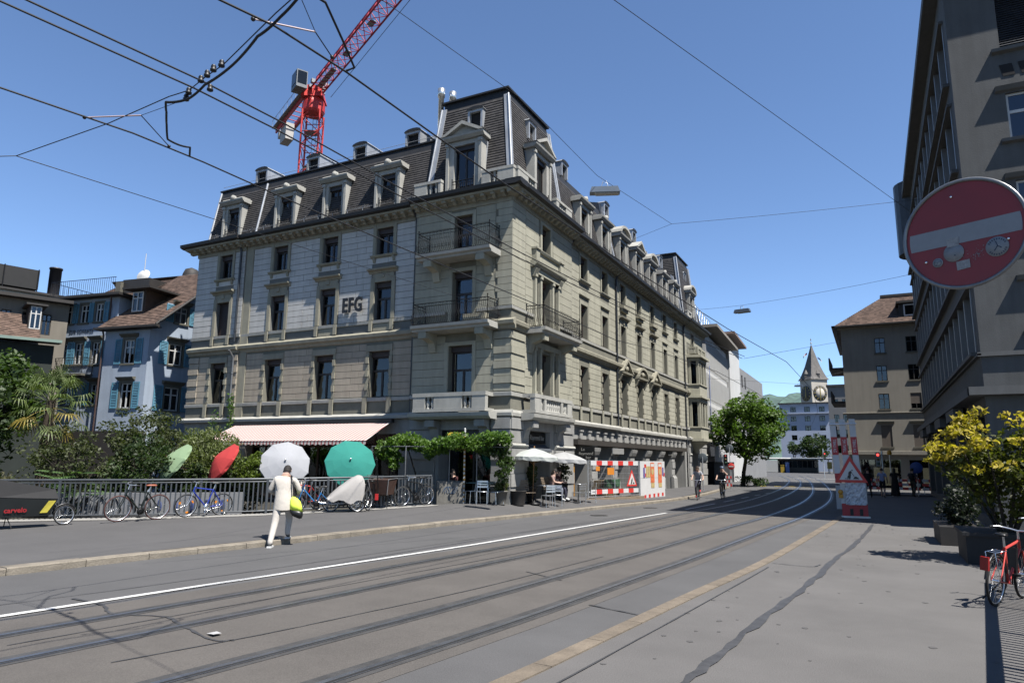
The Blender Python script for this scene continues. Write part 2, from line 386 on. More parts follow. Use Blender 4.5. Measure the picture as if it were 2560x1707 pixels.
seam([(-9.95,6.05),(-9.2,6.0),(-8.6,5.75),(-7.9,5.95),(-7.4,5.8),(-6.5,5.5),(-6.25,5.6)], 0.04, 4, 8, 0.5)
seam([(-10.35,5.3),(-10.0,7.0),(-9.55,10.2),(-9.1,14.5),(-8.6,19),(-8.1,25)], 0.022, 5)
seam([(-5.6,11.4),(-4.7,10.9)], 0.03, 6); seam([(-3.6,9.3),(-2.72,9.0)], 0.035, 7)
seam([(-1.9,14.9),(-1.2,14.8),(-1.05,15.2)], 0.03, 8); seam([(-2.7,5.2),(-2.35,9.0),(-1.9,14.3)], 0.02, 9)
m_iron = mat('cast_iron', (0.07,0.068,0.065), 0.6, 0.2, 10, metal=0.4)
for x, y, rx in ((-9.0,24.3,0.32),(-8.6,29.5,0.3),(2.0,28,0.3)):
    c = MB(); c.lathe([(rx,0.001),(rx,0.012),(rx*0.9,0.012),(rx*0.88,0.009),(0.02,0.009)], (x,y,0), 18); tag(c.build('manhole_cover', m_iron), 'round cast iron manhole cover set flush in the asphalt at %s' % ('the lane by the kerb' if y < 27 else 'the lane further along' if x < 0 else 'the right footway'), 'manhole cover')
pp = MB(); pp.add([(-6.72,5.62,0.02),(-6.56,5.58,0.035),(-6.55,5.68,0.03),(-6.70,5.74,0.02)], [(0,1,2,3)]); tag(pp.build('paper_scrap', mat('paper', (0.7,0.7,0.7), 0.8)), 'small scrap of pale paper lying between the tram rails', 'litter')
# spots of old gum and stains on the footway
g = np.random.default_rng(3); st = MB()
for i in range(110):
    y = g.uniform(5.5, 27); x = lerp_poly(TAN, y)+0.3+abs(g.normal())*1.6; r = g.uniform(0.015, 0.045); n = 7; ph = g.uniform(0, 6)
    st.add([(x+r*g.uniform(0.6,1.3)*math.cos(ph+k*2*math.pi/n), y+r*g.uniform(0.6,1.3)*math.sin(ph+k*2*math.pi/n)*1.2, 0.004) for k in range(n)], [tuple(range(n))])
tag(st.build('gum_spots', mat('gum_spot', (0.14,0.135,0.132), 0.8)), 'dark flattened gum spots scattered over the right footway', 'stain', kind='stuff')
# left pavement with kerb stones
mb = MB(); vs = []; ysp = [-6,0,4,8.2,9.2,11.1,12.3,13.4,14.6,15.7,17,18.2,19.6,21,22,22.9,23.4,24,26,28,30,32,34,37.46,40,43,46,50,55,58,60]; K = 5
for y in ysp:
    k = kx(y)-0.28; b = lerp_poly(BACK, y); xs = [k, k-0.5, (k*2+b)/3 if k-b < 3.5 else k-1.7, (k+b*2)/3, b]
    for x in xs: vs.append((x, y, zp(x, y)))
fs = [(i*K+j, (i+1)*K+j, (i+1)*K+j+1, i*K+j+1) for i in range(len(ysp)-1) for j in range(K-1)]
mb.add(vs, fs); pave = struct(mb.build('pavement', m_pave))
kp = smooth(KERB, 8); L = [0]
for i in range(1, len(kp)): L.append(L[-1]+(kp[i]-kp[i-1]).length)
def along(s):
    for i in range(1, len(L)):
        if s <= L[i]: return kp[i-1].lerp(kp[i], (s-L[i-1])/(L[i]-L[i-1]))
    return kp[-1]
s = 4.0; k = 0
while s < L[-1]-1:
    ln = random.uniform(0.95, 1.25); a, b = along(s+0.006), along(s+ln-0.006); t = (b-a).normalized(); nn = Vector((-t.y, t.x, 0)); h = 0.118+random.uniform(-0.004, 0.004)
    st = MB(); P = [a, b, b+nn*0.3, a+nn*0.3]; ch = 0.018
    lo = [Vector((p.x, p.y, -0.05)) for p in P]
    mid = [Vector((a.x, a.y, h-ch)), Vector((b.x, b.y, h-ch)), Vector((P[2].x, P[2].y, h)), Vector((P[3].x, P[3].y, h))]
    tp = [a+nn*ch+Vector((0,0,h)), b+nn*ch+Vector((0,0,h))]
    st.add(lo+mid+tp, [(0,1,5,4),(4,5,9,8),(8,9,6,7),(1,2,6,9,5),(3,0,4,8,7),(2,3,7,6)])
    st.build('kerbstone', m_kerb, pave); s += ln; k += 1
# flush kerb stones
tp_ = smooth(TAN, 8); L2 = [0]
for i in range(1, len(tp_)): L2.append(L2[-1]+(tp_[i]-tp_[i-1]).length)
def along2(s):
    for i in range(1, len(L2)):
        if s <= L2[i]: return tp_[i-1].lerp(tp_[i], (s-L2[i-1])/(L2[i]-L2[i-1]))
    return tp_[-1]
s = 9.0
while s < 36:
    ln = random.uniform(0.9, 1.3); a, b = along2(s+0.005), along2(s+ln-0.005); t = (b-a).normalized(); nn = Vector((-t.y, t.x, 0))*0.10
    st = MB(); st.hexa([a-nn+Vector((0,0,-0.03)), b-nn+Vector((0,0,-0.03)), b+nn+Vector((0,0,-0.03)), a+nn+Vector((0,0,-0.03)), a-nn+Vector((0,0,0.016)), b-nn+Vector((0,0,0.016)), b+nn+Vector((0,0,0.016)), a+nn+Vector((0,0,0.016))])
    st.build('kerbstone', m_tan, footR); s += ln
# ================================================================ CORNER BUILDING
CX, CY = -12.23, 23.41
m_paintst = mat('painted_ashlar', (0.88,0.87,0.83), 0.85, 0.10, 1.2, 0.15, 25, rnd=0.05, streak=0.14)
m_sand = mat('green_sandstone', (0.60,0.58,0.455), 0.88, 0.13, 1.0, 0.2, 25, rnd=0.06, streak=0.16)
m_sand1 = mat('beige_sandstone', (0.66,0.575,0.45), 0.88, 0.13, 1.0, 0.2, 25, rnd=0.07, streak=0.16)
m_gray = mat('grey_limestone', (0.52,0.515,0.49), 0.88, 0.13, 0.9, 0.25, 20, rnd=0.06, streak=0.2)
m_trim = mat('sandstone_trim', (0.52,0.49,0.375), 0.88, 0.14, 1.4, 0.2, 30, streak=0.2)
m_trimL = mat('pale_trim', (0.66,0.65,0.59), 0.85, 0.12, 1.4, 0.2, 30, streak=0.15)
m_sandj = mat('sandstone_joint', (0.30,0.29,0.23), 0.95, 0.15, 2)
m_joint = mat('joint_mortar', (0.26,0.26,0.24), 0.95, 0.15, 2)
m_gutter = mat('dark_gutter', (0.035,0.036,0.038), 0.6, 0.2, 3, metal=0.2)
m_zinc = mat('zinc_sheet', (0.75,0.79,0.84), 0.5, 0.15, 1.6, metal=0.35, streak=0.2)
m_frame = mat('brown_window_frame', (0.045,0.032,0.028), 0.5, 0.1, 4)
m_roller = mat('roller_box', (0.07,0.045,0.04), 0.6, 0.15, 8)
m_redbl = mat('maroon_blind', (0.16,0.07,0.07), 0.7, 0.1, 5)
m_pane = glass_mat('window_glass')
m_room = mat('room_dark', (0.018,0.018,0.02), 0.9)  # near-black sheets stand in for unlit rooms behind the openings
m_curt = mat('curtain', (0.7,0.7,0.64), 0.9, 0.2, 9)
m_iron2 = mat('wrought_iron', (0.022,0.022,0.024), 0.5, 0.1, 4, metal=0.5)
m_pipe = mat('dark_downpipe', (0.09,0.10,0.115), 0.45, 0.2, 2, metal=0.5)
m_pipeL = mat('zinc_downpipe', (0.35,0.36,0.37), 0.45, 0.2, 2, metal=0.5)

def slate_mat():
    m = mat('slate_tiles', (0.080,0.075,0.074), 0.75, 0.2, 1.0, spec=0.3)
    t = m.node_tree; n = t.nodes; l = t.links; b = n['Principled BSDF']
    g = n.new('ShaderNodeNewGeometry'); sx = n.new('ShaderNodeVectorMath'); sx.operation = 'MULTIPLY'; sx.inputs[1].default_value = (5.2, 5.2, 7.5)
    l.new(g.outputs['Position'], sx.inputs[0]); fl = n.new('ShaderNodeVectorMath'); fl.operation = 'FLOOR'; l.new(sx.outputs[0], fl.inputs[0])
    wn = n.new('ShaderNodeTexWhiteNoise'); l.new(fl.outputs[0], wn.inputs['Vector'])
    r = n.new('ShaderNodeMapRange'); r.inputs[3].default_value = 0.72; r.inputs[4].default_value = 1.3; l.new(wn.outputs[0], r.inputs[0])
    old = b.inputs['Base Color'].links[0].from_socket; sv = n.new('ShaderNodeVectorMath'); sv.operation = 'SCALE'; l.new(old, sv.inputs[0]); l.new(r.outputs[0], sv.inputs['Scale'])
    l.new(sv.outputs[0], b.inputs['Base Color']); return m
m_slate = slate_mat()

mainb = thing('corner_building', (-20, 30, 0), 'large grey-green stone corner building with slate mansard roof, balconies and EFG letters', 'building')
FL = FA((0, CY+0.25), (1,0), (0,-1)); FC = FA((0, CY), (1,0), (0,-1)); FE = FA((0, CY+0.15), (1,0), (0,-1))
FRC = FA((CX, 0), (0,1), (1,0)); FR = FA((CX-0.25, 0), (0,1), (1,0)); FRE = FA((CX-0.15, 0), (0,1), (1,0))
XL, XC = -31.05, -16.92     # left end, start of corner bay
YE, YF, YS = 29.65, 59.3, 52.75
L3, L2_, L1 = (10.95, 12.22), (8.01, 9.72), (4.58, 6.60)
LB = [(-29.34,-28.44),(-25.62,-24.70),(-22.45,-21.52),(-19.25,-18.32)]
LB1 = [(-29.43,-28.39),(-25.74,-24.66),(-22.57,-21.46),(-19.39,-18.27)]
RY = [31.32,34.41,37.54,40.64,43.67,46.78,49.84]

def window(F, par, u0, u1, z0, z1, d=0.2, kind='transom', roller=True, curtain=True, fm=None, rm=None, name='window', base=0.0):
    fm = fm or m_frame; w0 = base-d; t = 0.065; zt = z1-(0.24 if roller else 0.0); mb = MB()
    F.box(mb, u0, u0+t, w0-0.05, w0, z0, zt); F.box(mb, u1-t, u1, w0-0.05, w0, z0, zt)
    F.box(mb, u0+t, u1-t, w0-0.05, w0, z0, z0+t); F.box(mb, u0+t, u1-t, w0-0.05, w0, zt-t, zt)
    um = (u0+u1)/2; zm = z0+(zt-z0)*0.66 if kind == 'transom' else zt-t
    if kind == 'transom': F.box(mb, u0+t, u1-t, w0-0.05, w0+0.015, zm-0.045, zm+0.045)
    F.box(mb, um-0.045, um+0.045, w0-0.05, w0+0.012, z0+t, zm-(0.045 if kind == 'transom' else 0))
    o = mb.build(name, fm, par)
    ps = [(u0+t, um-0.045, z0+t, zm-0.045), (um+0.045, u1-t, z0+t, zm-0.045)]
    if kind == 'transom': ps.append((u0+t, u1-t, zm+0.045, zt-t))
    for a, b, c, e in ps: F.box(MB(), a, b, w0-0.03, w0-0.022, c, e).build('pane', m_pane, o)
    cb = MB(); cb.cm = 0; wr = w0-0.55
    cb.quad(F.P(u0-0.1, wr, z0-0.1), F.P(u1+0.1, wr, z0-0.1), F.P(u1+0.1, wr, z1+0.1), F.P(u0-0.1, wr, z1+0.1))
    if curtain:
        cb.cm = 1; k = random.uniform(0.14, 0.34); wd = u1-u0
        for a, b in ((u0+0.03, u0+wd*k), (u1-wd*k*random.uniform(0.3,1.0), u1-0.03)):
            nn = max(2, int((b-a)/0.07)); vs = []
            for i in range(nn+1):
                u = a+(b-a)*i/nn; q = w0-0.2+(0.025 if i % 2 else 0); vs += [F.P(u, q, z0+0.02), F.P(u, q, zt)]
            cb.add(vs, [(2*i, 2*i+2, 2*i+3, 2*i+1) for i in range(nn)])
    cb.build('curtain', [m_room, m_curt], o)  # dark backing paints the unlit room; drapes only where curtain is set
    if roller: F.box(MB(), u0, u1, w0-0.1, w0+0.09, zt+0.002, z1).build('roller_box', rm or m_roller, o)
    return o
def blind(F, par, u0, u1, z0, z1, d=0.2, m=None):
    mb = MB(); n = int((z1-z0)/0.06)
    for i in range(n):
        a = z0+(z1-z0)*i/n; b = z0+(z1-z0)*(i+1)/n; F.prof(mb, [(-d, a), (-d+0.025, a+0.008), (-d+0.02, b-0.006), (-d, b)], u0, u1)
    return mb.build('window', m or m_roller, par)

# ---- walls
GFz = 3.64
opsL = [(*LB[i], *L3) for i in range(1,4)]+[(*LB[i], *L2_) for i in range(1,4)]+[(*LB1[i], *L1) for i in range(1,4)]
opsE = [(*LB[0], *L3), (*LB[0], *L2_), (*LB1[0], *L1)]
C3, C2w, C1w = (-14.96,-14.08,10.30,12.04), (-15.0,-14.03,7.42,9.62), (-15.1,-13.98,4.10,6.52)
opsC = [C3, C2w, C1w]
R1 = [(26.2,27.1,11.02,12.17), (26.15,27.1,7.42,9.70), (26.1,27.12,4.10,6.45)]
opsR1 = R1+[(25.55,25.85,7.9,9.45),(27.45,27.75,7.9,9.45),(25.55,25.85,4.6,6.3),(27.45,27.75,4.6,6.3)]
opsR = [(y, y+0.95, *L3) for y in RY]+[(y, y+0.95, *L2_) for y in RY]+[(y-0.06, y+1.02, *L1) for y in RY]
END3 = (54.9, 55.8, *L3)
mb = MB()
FL.wall(mb, -27.5, XC, GFz, 7.05, [o for o in opsL if o[3] < 7.05], 0.45); wallL1 = mb.build('wall', m_sandj, mainb)
mb = MB(); FL.wall(mb, -27.5, XC, 7.05, 12.9, [o for o in opsL if o[3] > 7.05], 0.45); wallL = mb.build('wall', m_joint, mainb)
mb = MB(); FE.wall(mb, XL, -27.5, GFz, 7.05, [opsE[2]], 0.4); mb.quad(FL.P(-27.5,0,GFz), FE.P(-27.5,0,GFz), FE.P(-27.5,0,12.9), FL.P(-27.5,0,12.9)); wallE1 = mb.build('wall', m_sandj, mainb)
mb = MB(); FE.wall(mb, XL, -27.5, 7.05, 12.9, opsE[:2], 0.4); wallE = mb.build('wall', m_joint, mainb)
mb = MB(); FC.wall(mb, XC, CX, GFz, 12.9, opsC, 0.5); mb.quad(FL.P(XC,-0.1,GFz), FL.P(XC,-0.1,12.9), FC.P(XC,0,12.9), FC.P(XC,0,GFz)); wallC = mb.build('wall', m_sandj, mainb)
mb = MB(); FRC.wall(mb, CY, YE, GFz, 12.9, opsR1, 0.5); mb.quad(FRC.P(YE,0,GFz), FR.P(YE,0,GFz), FR.P(YE,0,12.9), FRC.P(YE,0,12.9)); wallRC = mb.build('wall', m_sandj, mainb)
mb = MB(); FR.wall(mb, YE, YS, GFz, 12.9, opsR, 0.4); wallR = mb.build('wall', m_sandj, mainb)
mb = MB(); FRE.wall(mb, YS, YF, GFz, 12.9, [END3], 0.4); mb.quad(FRE.P(YS,0,GFz), FRE.P(YS,0,12.9), FR.P(YS,0,12.9), FR.P(YS,0,GFz)); wallRE = mb.build('wall', m_sandj, mainb)
mb = MB()   # hidden backs and the upper left end wall
mb.quad((XL,CY+0.15,0),(XL,CY+0.15,12.9),(XL,CY+14,12.9),(XL,CY+14,0)); mb.quad((CX-0.15,YF,0),(CX-14,YF,0),(CX-14,YF,12.9),(CX-0.15,YF,12.9))
mb.quad((XL,CY+14,0),(XL,CY+14,12.9),(CX-14,CY+14,12.9),(CX-14,CY+14,0)); mb.quad((CX-14,CY+14,0),(CX-14,CY+14,12.9),(CX-14,YF,12.9),(CX-14,YF,0)); mb.build('rear_wall', m_paintst, mainb)

# ---- ashlar stones: the largest 300 are single blocks, the rest one joined part
STONES = []
def courses(F, u0, u1, z0, z1, n, m, par, ops, lng=1.0, proud=0.018, margin=0.0, seed=0, gap=0.02):
    g = random.Random(seed); h = (z1-z0)/n
    for i in range(n):
        a, b = z0+i*h+gap/2, z0+(i+1)*h-gap/2
        segs = [(u0, u1)]
        for o in ops:
            if o[2]-0.001-margin < b and o[3]+margin > a:
                ns = []
                for s, e in segs:
                    if o[1]+margin <= s or o[0]-margin >= e: ns.append((s, e)); continue
                    if s < o[0]-margin: ns.append((s, o[0]-margin))
                    if e > o[1]+margin: ns.append((o[1]+margin, e))
                segs = ns
        for s, e in segs:
            wd = e-s
            if wd < 0.12: continue
            k = max(1, round(wd/lng)); cuts = [s]+[s+wd*(j+(0.5 if i % 2 and k > 1 else 0)*1.0)/k+g.uniform(-0.08,0.08) for j in range(1, k)]+[e]
            cuts = sorted(c for c in cuts if s <= c <= e)
            for j in range(len(cuts)-1):
                if cuts[j+1]-cuts[j] > 0.05: STONES.append((F, cuts[j]+gap/2, cuts[j+1]-gap/2, 0.001, proud+g.uniform(-0.003,0.004), a, b, m, par))
surr3 = [(a-0.17, b+0.17, c-0.05, d+0.2) for a, b, c, d in [(*LB[i], *L3) for i in range(4)]]
surr2 = [(a-0.2, b+0.2, c-0.05, d+0.62) for a, b, c, d in [(*LB[i], *L2_) for i in range(4)]]
surr1 = [(a-0.16, b+0.16, c-0.05, d+0.3) for a, b, c, d in [(*LB1[i], *L1) for i in range(4)]]
courses(FL, -27.02, XC+0.03, 8.0, 12.30, 15, m_paintst, wallL, surr3+surr2, 1.15, seed=1)
courses(FE, XL+0.03, -27.53, 8.0, 12.30, 15, m_paintst, wallE, surr3+surr2, 1.3, seed=2)
courses(FL, -27.02, XC+0.03, 4.6, 6.95, 8, m_sand1, wallL1, surr1, 0.9, seed=3)
courses(FE, XL+0.75, -27.95, 4.6, 6.95, 8, m_sand1, wallE1, surr1, 1.0, seed=4)
def grow(o, k): return [(a-k, b+k, c-k, d+k) for a, b, c, d in o]
courses(FC, XC+0.03, CX-0.75, 7.95, 12.3, 12, m_sand, wallC, grow(opsC, 0.16), 1.9, seed=5)
courses(FC, XC+0.03, CX-0.75, 4.6, 6.95, 7, m_sand, wallC, grow(opsC, 0.16), 1.6, seed=6)
courses(FRC, CY+1.2, YE-0.05, 7.95, 12.3, 12, m_sand, wallRC, [(25.3,28.0,7,10.6),(25.9,27.4,10,12.5)], 2.2, seed=7)
courses(FRC, CY+1.2, YE-0.05, 4.6, 6.95, 7, m_sand, wallRC, [(25.3,28.0,4,7)], 2.2, seed=8)
sr = [(y-0.16, y+1.11, c-0.12, d+0.2) for y in RY for c, d in (L3,)]+[(y-0.16, y+1.11, c-0.05, d+0.35) for y in RY for c, d in (L2_,)]
courses(FR, YE+0.05, YS-0.05, 8.0, 12.30, 12, m_sand, wallR, sr, 2.2, seed=9)
courses(FR, YE+0.05, YS-0.05, 4.6, 6.95, 8, m_sand, wallR, [(y-0.22, y+1.18, L1[0]-0.05, L1[1]+0.2) for y in RY], 1.9, seed=10)
courses(FRE, YS+0.05, YF-0.3, 8.0, 12.3, 12, m_sand, wallRE, grow([END3], 0.16)+[(53.4,56.7,3,10.95)], 2.2, seed=11)
courses(FRE, YS+0.05, YF-0.3, 4.6, 6.95, 8, m_sand, wallRE, [(53.4,56.7,3,11)], 2.2, seed=12)
# quoins of the corner, alternating long and short
for i in range(15):
    z0 = 8.0+i*0.287
    a = 0.62 if i % 2 else 0.72
    STONES.append((FC, CX-a, CX+0.03, 0.001, 0.035, z0+0.008, z0+0.279, m_sand, wallC)); STONES.append((FRC, CY-0.03, CY+1.16, 0.002, 0.034, z0+0.008, z0+0.279, m_sand, wallRC))
for i in range(8):
    z0 = 4.6+i*0.2937; k = 0.07 if i % 2 else 0.03
    STONES.append((FC, CX-0.74, CX+k-0.002, 0.001, k, z0+0.01, z0+0.284, m_sand, wallC)); STONES.append((FRC, CY-k, CY+1.16, 0.002, k, z0+0.01, z0+0.284, m_sand, wallRC))
    STONES.append((FE, XL, XL+0.73, 0.001, k, z0+0.01, z0+0.284, m_sand1, wallE1)); STONES.append((FE, -27.92, -27.5, 0.001, k, z0+0.01, z0+0.284, m_sand1, wallE1))
    for q, (a, b) in enumerate(LB1):   # rusticated jambs of the first floor
        F = FE if q == 0 else FL; pr = 0.075 if i % 2 else 0.03; P_ = wallE1 if q == 0 else wallL1
        if z0+0.28 < L1[1]+0.1:
            STONES.append((F, a-0.155, a-0.002, 0.001, pr, z0+0.01, z0+0.284, m_trim, P_)); STONES.append((F, b+0.002, b+0.155, 0.001, pr, z0+0.01, z0+0.284, m_trim, P_))
    for y in RY:
        if z0+0.28 < L1[1]+0.1:
            pr = 0.075 if i % 2 else 0.03
            STONES.append((FR, y-0.215, y-0.062, 0.001, pr, z0+0.01, z0+0.284, m_trim, wallR)); STONES.append((FR, y+1.022, y+1.175, 0.001, pr, z0+0.01, z0+0.284, m_trim, wallR))
def ssize(s):
    c = s[0].P((s[1]+s[2])/2, 0, s[5])-Vector((0,0,1.95)); n = c.normalized(); return (s[2]-s[1])*(s[6]-s[5])*abs(n.dot(s[0].n))/c.length_squared
STONES.sort(key=ssize, reverse=True)
for s in STONES[:300]: block('ashlar_block', *s)
rest = {}
for F, u0, u1, w0, w1, z0, z1, m, par in STONES[300:]:
    F.box(rest.setdefault((m.name, par.name), (MB(), m, par))[0], u0, u1, w0, w1, z0, z1)
for mbx, m, par in rest.values(): tag(mbx.build('ashlar_blocks', m, par), kind='stuff')
# plain corner strip lesenes
mb = MB(); FL.box(mb, -27.5, -27.03, 0, 0.06, 7.45, 12.5); FL.box(mb, -27.5, -27.03, 0, 0.06, 3.85, 7.05); mb.build('pilaster_strip', m_trim, mainb)

# ---- bands and cornices
def band(name, pr, m, FSs):
    for F, a, b in FSs: F.prof(MB(), pr, a, b).build(name, m, mainb)
ALLF = [(FL, -27.5, XC), (FE, XL-0.05, -27.5), (FC, XC, CX), (FRC, CY, YE), (FR, YE, YS), (FRE, YS, YF)]
band('ledge', [(0,3.60),(0.26,3.64),(0.28,3.76),(0.1,3.86),(0,3.88)], m_trimL, [(FL,-27.5,XC),(FE,XL-0.1,-27.5),(FR,YE,36.6),(FRE,YS,YF)])
band('ledge', [(0,3.60),(0.12,3.64),(0.13,3.76),(0.08,3.86),(0,3.88)], m_trimL, [(FR,36.6,YS),(FC,XC,CX+0.12),(FRC,CY-0.0,YE)])
band('sill_band', [(0,4.40),(0.07,4.41),(0.08,4.55),(0,4.57)], m_trimL, [(FL,-27.5,XC),(FE,XL-0.03,-27.5),(FC,XC,-15.3),(FC,-13.8,CX+0.08),(FRC,CY-0.0,25.4),(FRC,27.9,YE),(FR,YE,YS),(FRE,YS,53.4),(FRE,56.8,YF)])
band('string_course', [(0,7.02),(0.06,7.05),(0.10,7.16),(0.22,7.22),(0.24,7.36),(0.05,7.47),(0,7.48)], m_trim, [(FL,-27.5,XC),(FE,XL-0.08,-27.5),(FC,XC,CX+0.22),(FRC,CY-0.0,YE),(FR,YE,YS),(FRE,YS,YF)])
band('sill_band', [(0,7.84),(0.06,7.85),(0.07,7.97),(0,7.99)], m_trimL, [(FL,-27.5,XC),(FE,XL-0.03,-27.5),(FC,XC,-15.3),(FC,-13.8,CX+0.07),(FRC,CY-0.0,25.4),(FRC,27.9,YE),(FR,YE,YS),(FRE,YS,53.4),(FRE,56.8,YF)])
band('frieze', [(0,12.30),(0.05,12.31),(0.06,12.50),(0,12.52)], m_trim, ALLF)
CORN = [(0,12.50),(0.16,12.52),(0.18,12.60),(0.50,12.66),(0.52,12.74),(0,12.76)]
GUT = [(0,12.74),(0.50,12.74),(0.68,12.80),(0.70,12.95),(0.58,12.97),(0,12.97)]
for F, a, b in [(FL,-27.5,XC),(FE,XL-0.5,-27.5),(FC,XC,CX+0.5),(FRC,CY-0.5,YE),(FR,YE,YS),(FRE,YS,YF+0.4)]: F.prof(MB(), CORN, a, b).build('cornice', m_trim, mainb)
for F, a, b in [(FL,-27.5,XC),(FE,XL-0.7,-27.5),(FC,XC,CX+0.7),(FRC,CY-0.695,YE),(FR,YE,YS),(FRE,YS,YF+0.5)]: F.prof(MB(), GUT, a, b).build('gutter', m_gutter, mainb)
mo = MB(); mo.extrude([(0,-0.09,0),(0.26,-0.09,0.0),(0.30,-0.09,0.03),(0.30,-0.09,0.10),(0,-0.09,0.10)][::1], (0,0.18,0)); mo.extrude([(0,-0.07,-0.10),(0.10,-0.07,-0.10),(0.20,-0.07,-0.02),(0.20,-0.07,0.0),(0,-0.07,0.0)], (0,0.14,0))
mo_me = mo.mesh('modillion', m_trim)
for F, a, b in ALLF:
    n = int((b-a)/0.44)
    for i in range(n):
        o = bpy.data.objects.new('modillion', mo_me); col.objects.link(o); p = F.P(a+(i+0.5)*(b-a)/n, 0.16, 12.545); an = math.atan2(F.n.y, F.n.x)
        o.matrix_basis = Matrix.Translation(p) @ Matrix.Rotation(an, 4, 'Z'); set_parent(o, mainb, True)
# ---- windows with surrounds, sills and hoods
def surround(F, u0, u1, z0, z1, t=0.17, top=0.2, pr=0.05, m=None, name='window_surround'):
    mb = MB(); F.box(mb, u0-t, u0, 0.001, pr, z0, z1+top); F.box(mb, u1, u1+t, 0.001, pr, z0, z1+top); F.box(mb, u0, u1, 0.001, pr, z1, z1+top)
    F.box(mb, u0-t-0.02, u0-0.03, pr, pr+0.018, z0, z1+top+0.004); F.box(mb, u1+0.03, u1+t+0.02, pr, pr+0.018, z0, z1+top+0.004)
    return mb.build(name, m or m_trim, mainb)
def sill(F, u0, u1, z, br=True, m=None):
    mb = MB(); F.prof(mb, [(0,z-0.12),(0.10,z-0.10),(0.16,z-0.03),(0.16,z),(0,z+0.01)], u0-0.25, u1+0.25)
    if br:
        for a in (u0-0.14, u1+0.02): F.prof(mb, [(0,z-0.32),(0.05,z-0.32),(0.12,z-0.14),(0.12,z-0.115),(0,z-0.115)], a, a+0.12)
    return mb.build('window_sill', m or m_trim, mainb)
def hood(F, u0, u1, z, m=None):
    mb = MB(); F.prof(mb, [(0,z),(0.06,z+0.02),(0.10,z+0.10),(0.24,z+0.13),(0.26,z+0.20),(0.02,z+0.235),(0,z+0.235)], u0-0.33, u1+0.33)
    F.box(mb, u0-0.12, u1+0.12, 0.001, 0.055, z-0.22, z-0.001); um = (u0+u1)/2; F.box(mb, um-0.09, um+0.09, 0.055, 0.10, z-0.2, z-0.002)
    return mb.build('window_hood', m or m_trim, mainb)
for i in range(4):
    F = FE if i == 0 else FL
    window(F, mainb, *LB[i], *L3, kind='double'); surround(F, *LB[i], *L3, 0.165, 0.2); sill(F, *LB[i], L3[0])
    if i == 0: blind(F, mainb, *LB[i], *L2_)
    else: window(F, mainb, *LB[i], *L2_)
    surround(F, *LB[i], *L2_, 0.19, 0.2); hood(F, *LB[i], 10.11)
    mbx = MB()
    for a in (LB[i][0]-0.2, LB[i][1]+0.02): F.box(mbx, a, a+0.18, 0.06, 0.11, 7.50, 7.98)
    F.box(mbx, LB[i][0]-0.02, LB[i][1]+0.02, 0.001, 0.02, 7.50, 7.83); mbx.build('sill_apron', m_trim, mainb)
    window(F, mainb, *LB1[i], *L1, d=0.25); F.box(MB(), LB1[i][0]-0.16, LB1[i][1]+0.16, 0.001, 0.06, L1[1], L1[1]+0.27).build('window_lintel', m_trim, mainb)
    for a in (LB1[i][0]-0.2, LB1[i][1]-0.02): F.box(MB(), a, a+0.22, 0.081, 0.13, 3.89, 4.56).build('sill_pier', m_trim, mainb)
window(FC, mainb, *C3, d=0.28); surround(FC, *C3, 0.15, 0.15, 0.03, m_sand)
window(FC, mainb, *C2w, d=0.28); surround(FC, *C2w, 0.15, 0.15, 0.03, m_sand)
window(FC, mainb, *C1w, d=0.3); surround(FC, *C1w, 0.16, 0.15, 0.03, m_sand)
for q, o in enumerate(R1): window(FRC, mainb, *o, d=0.3, rm=m_redbl if q == 1 else None)
for o in opsR1[3:]: window(FRC, mainb, *o, d=0.3, kind='double', roller=False, curtain=False)
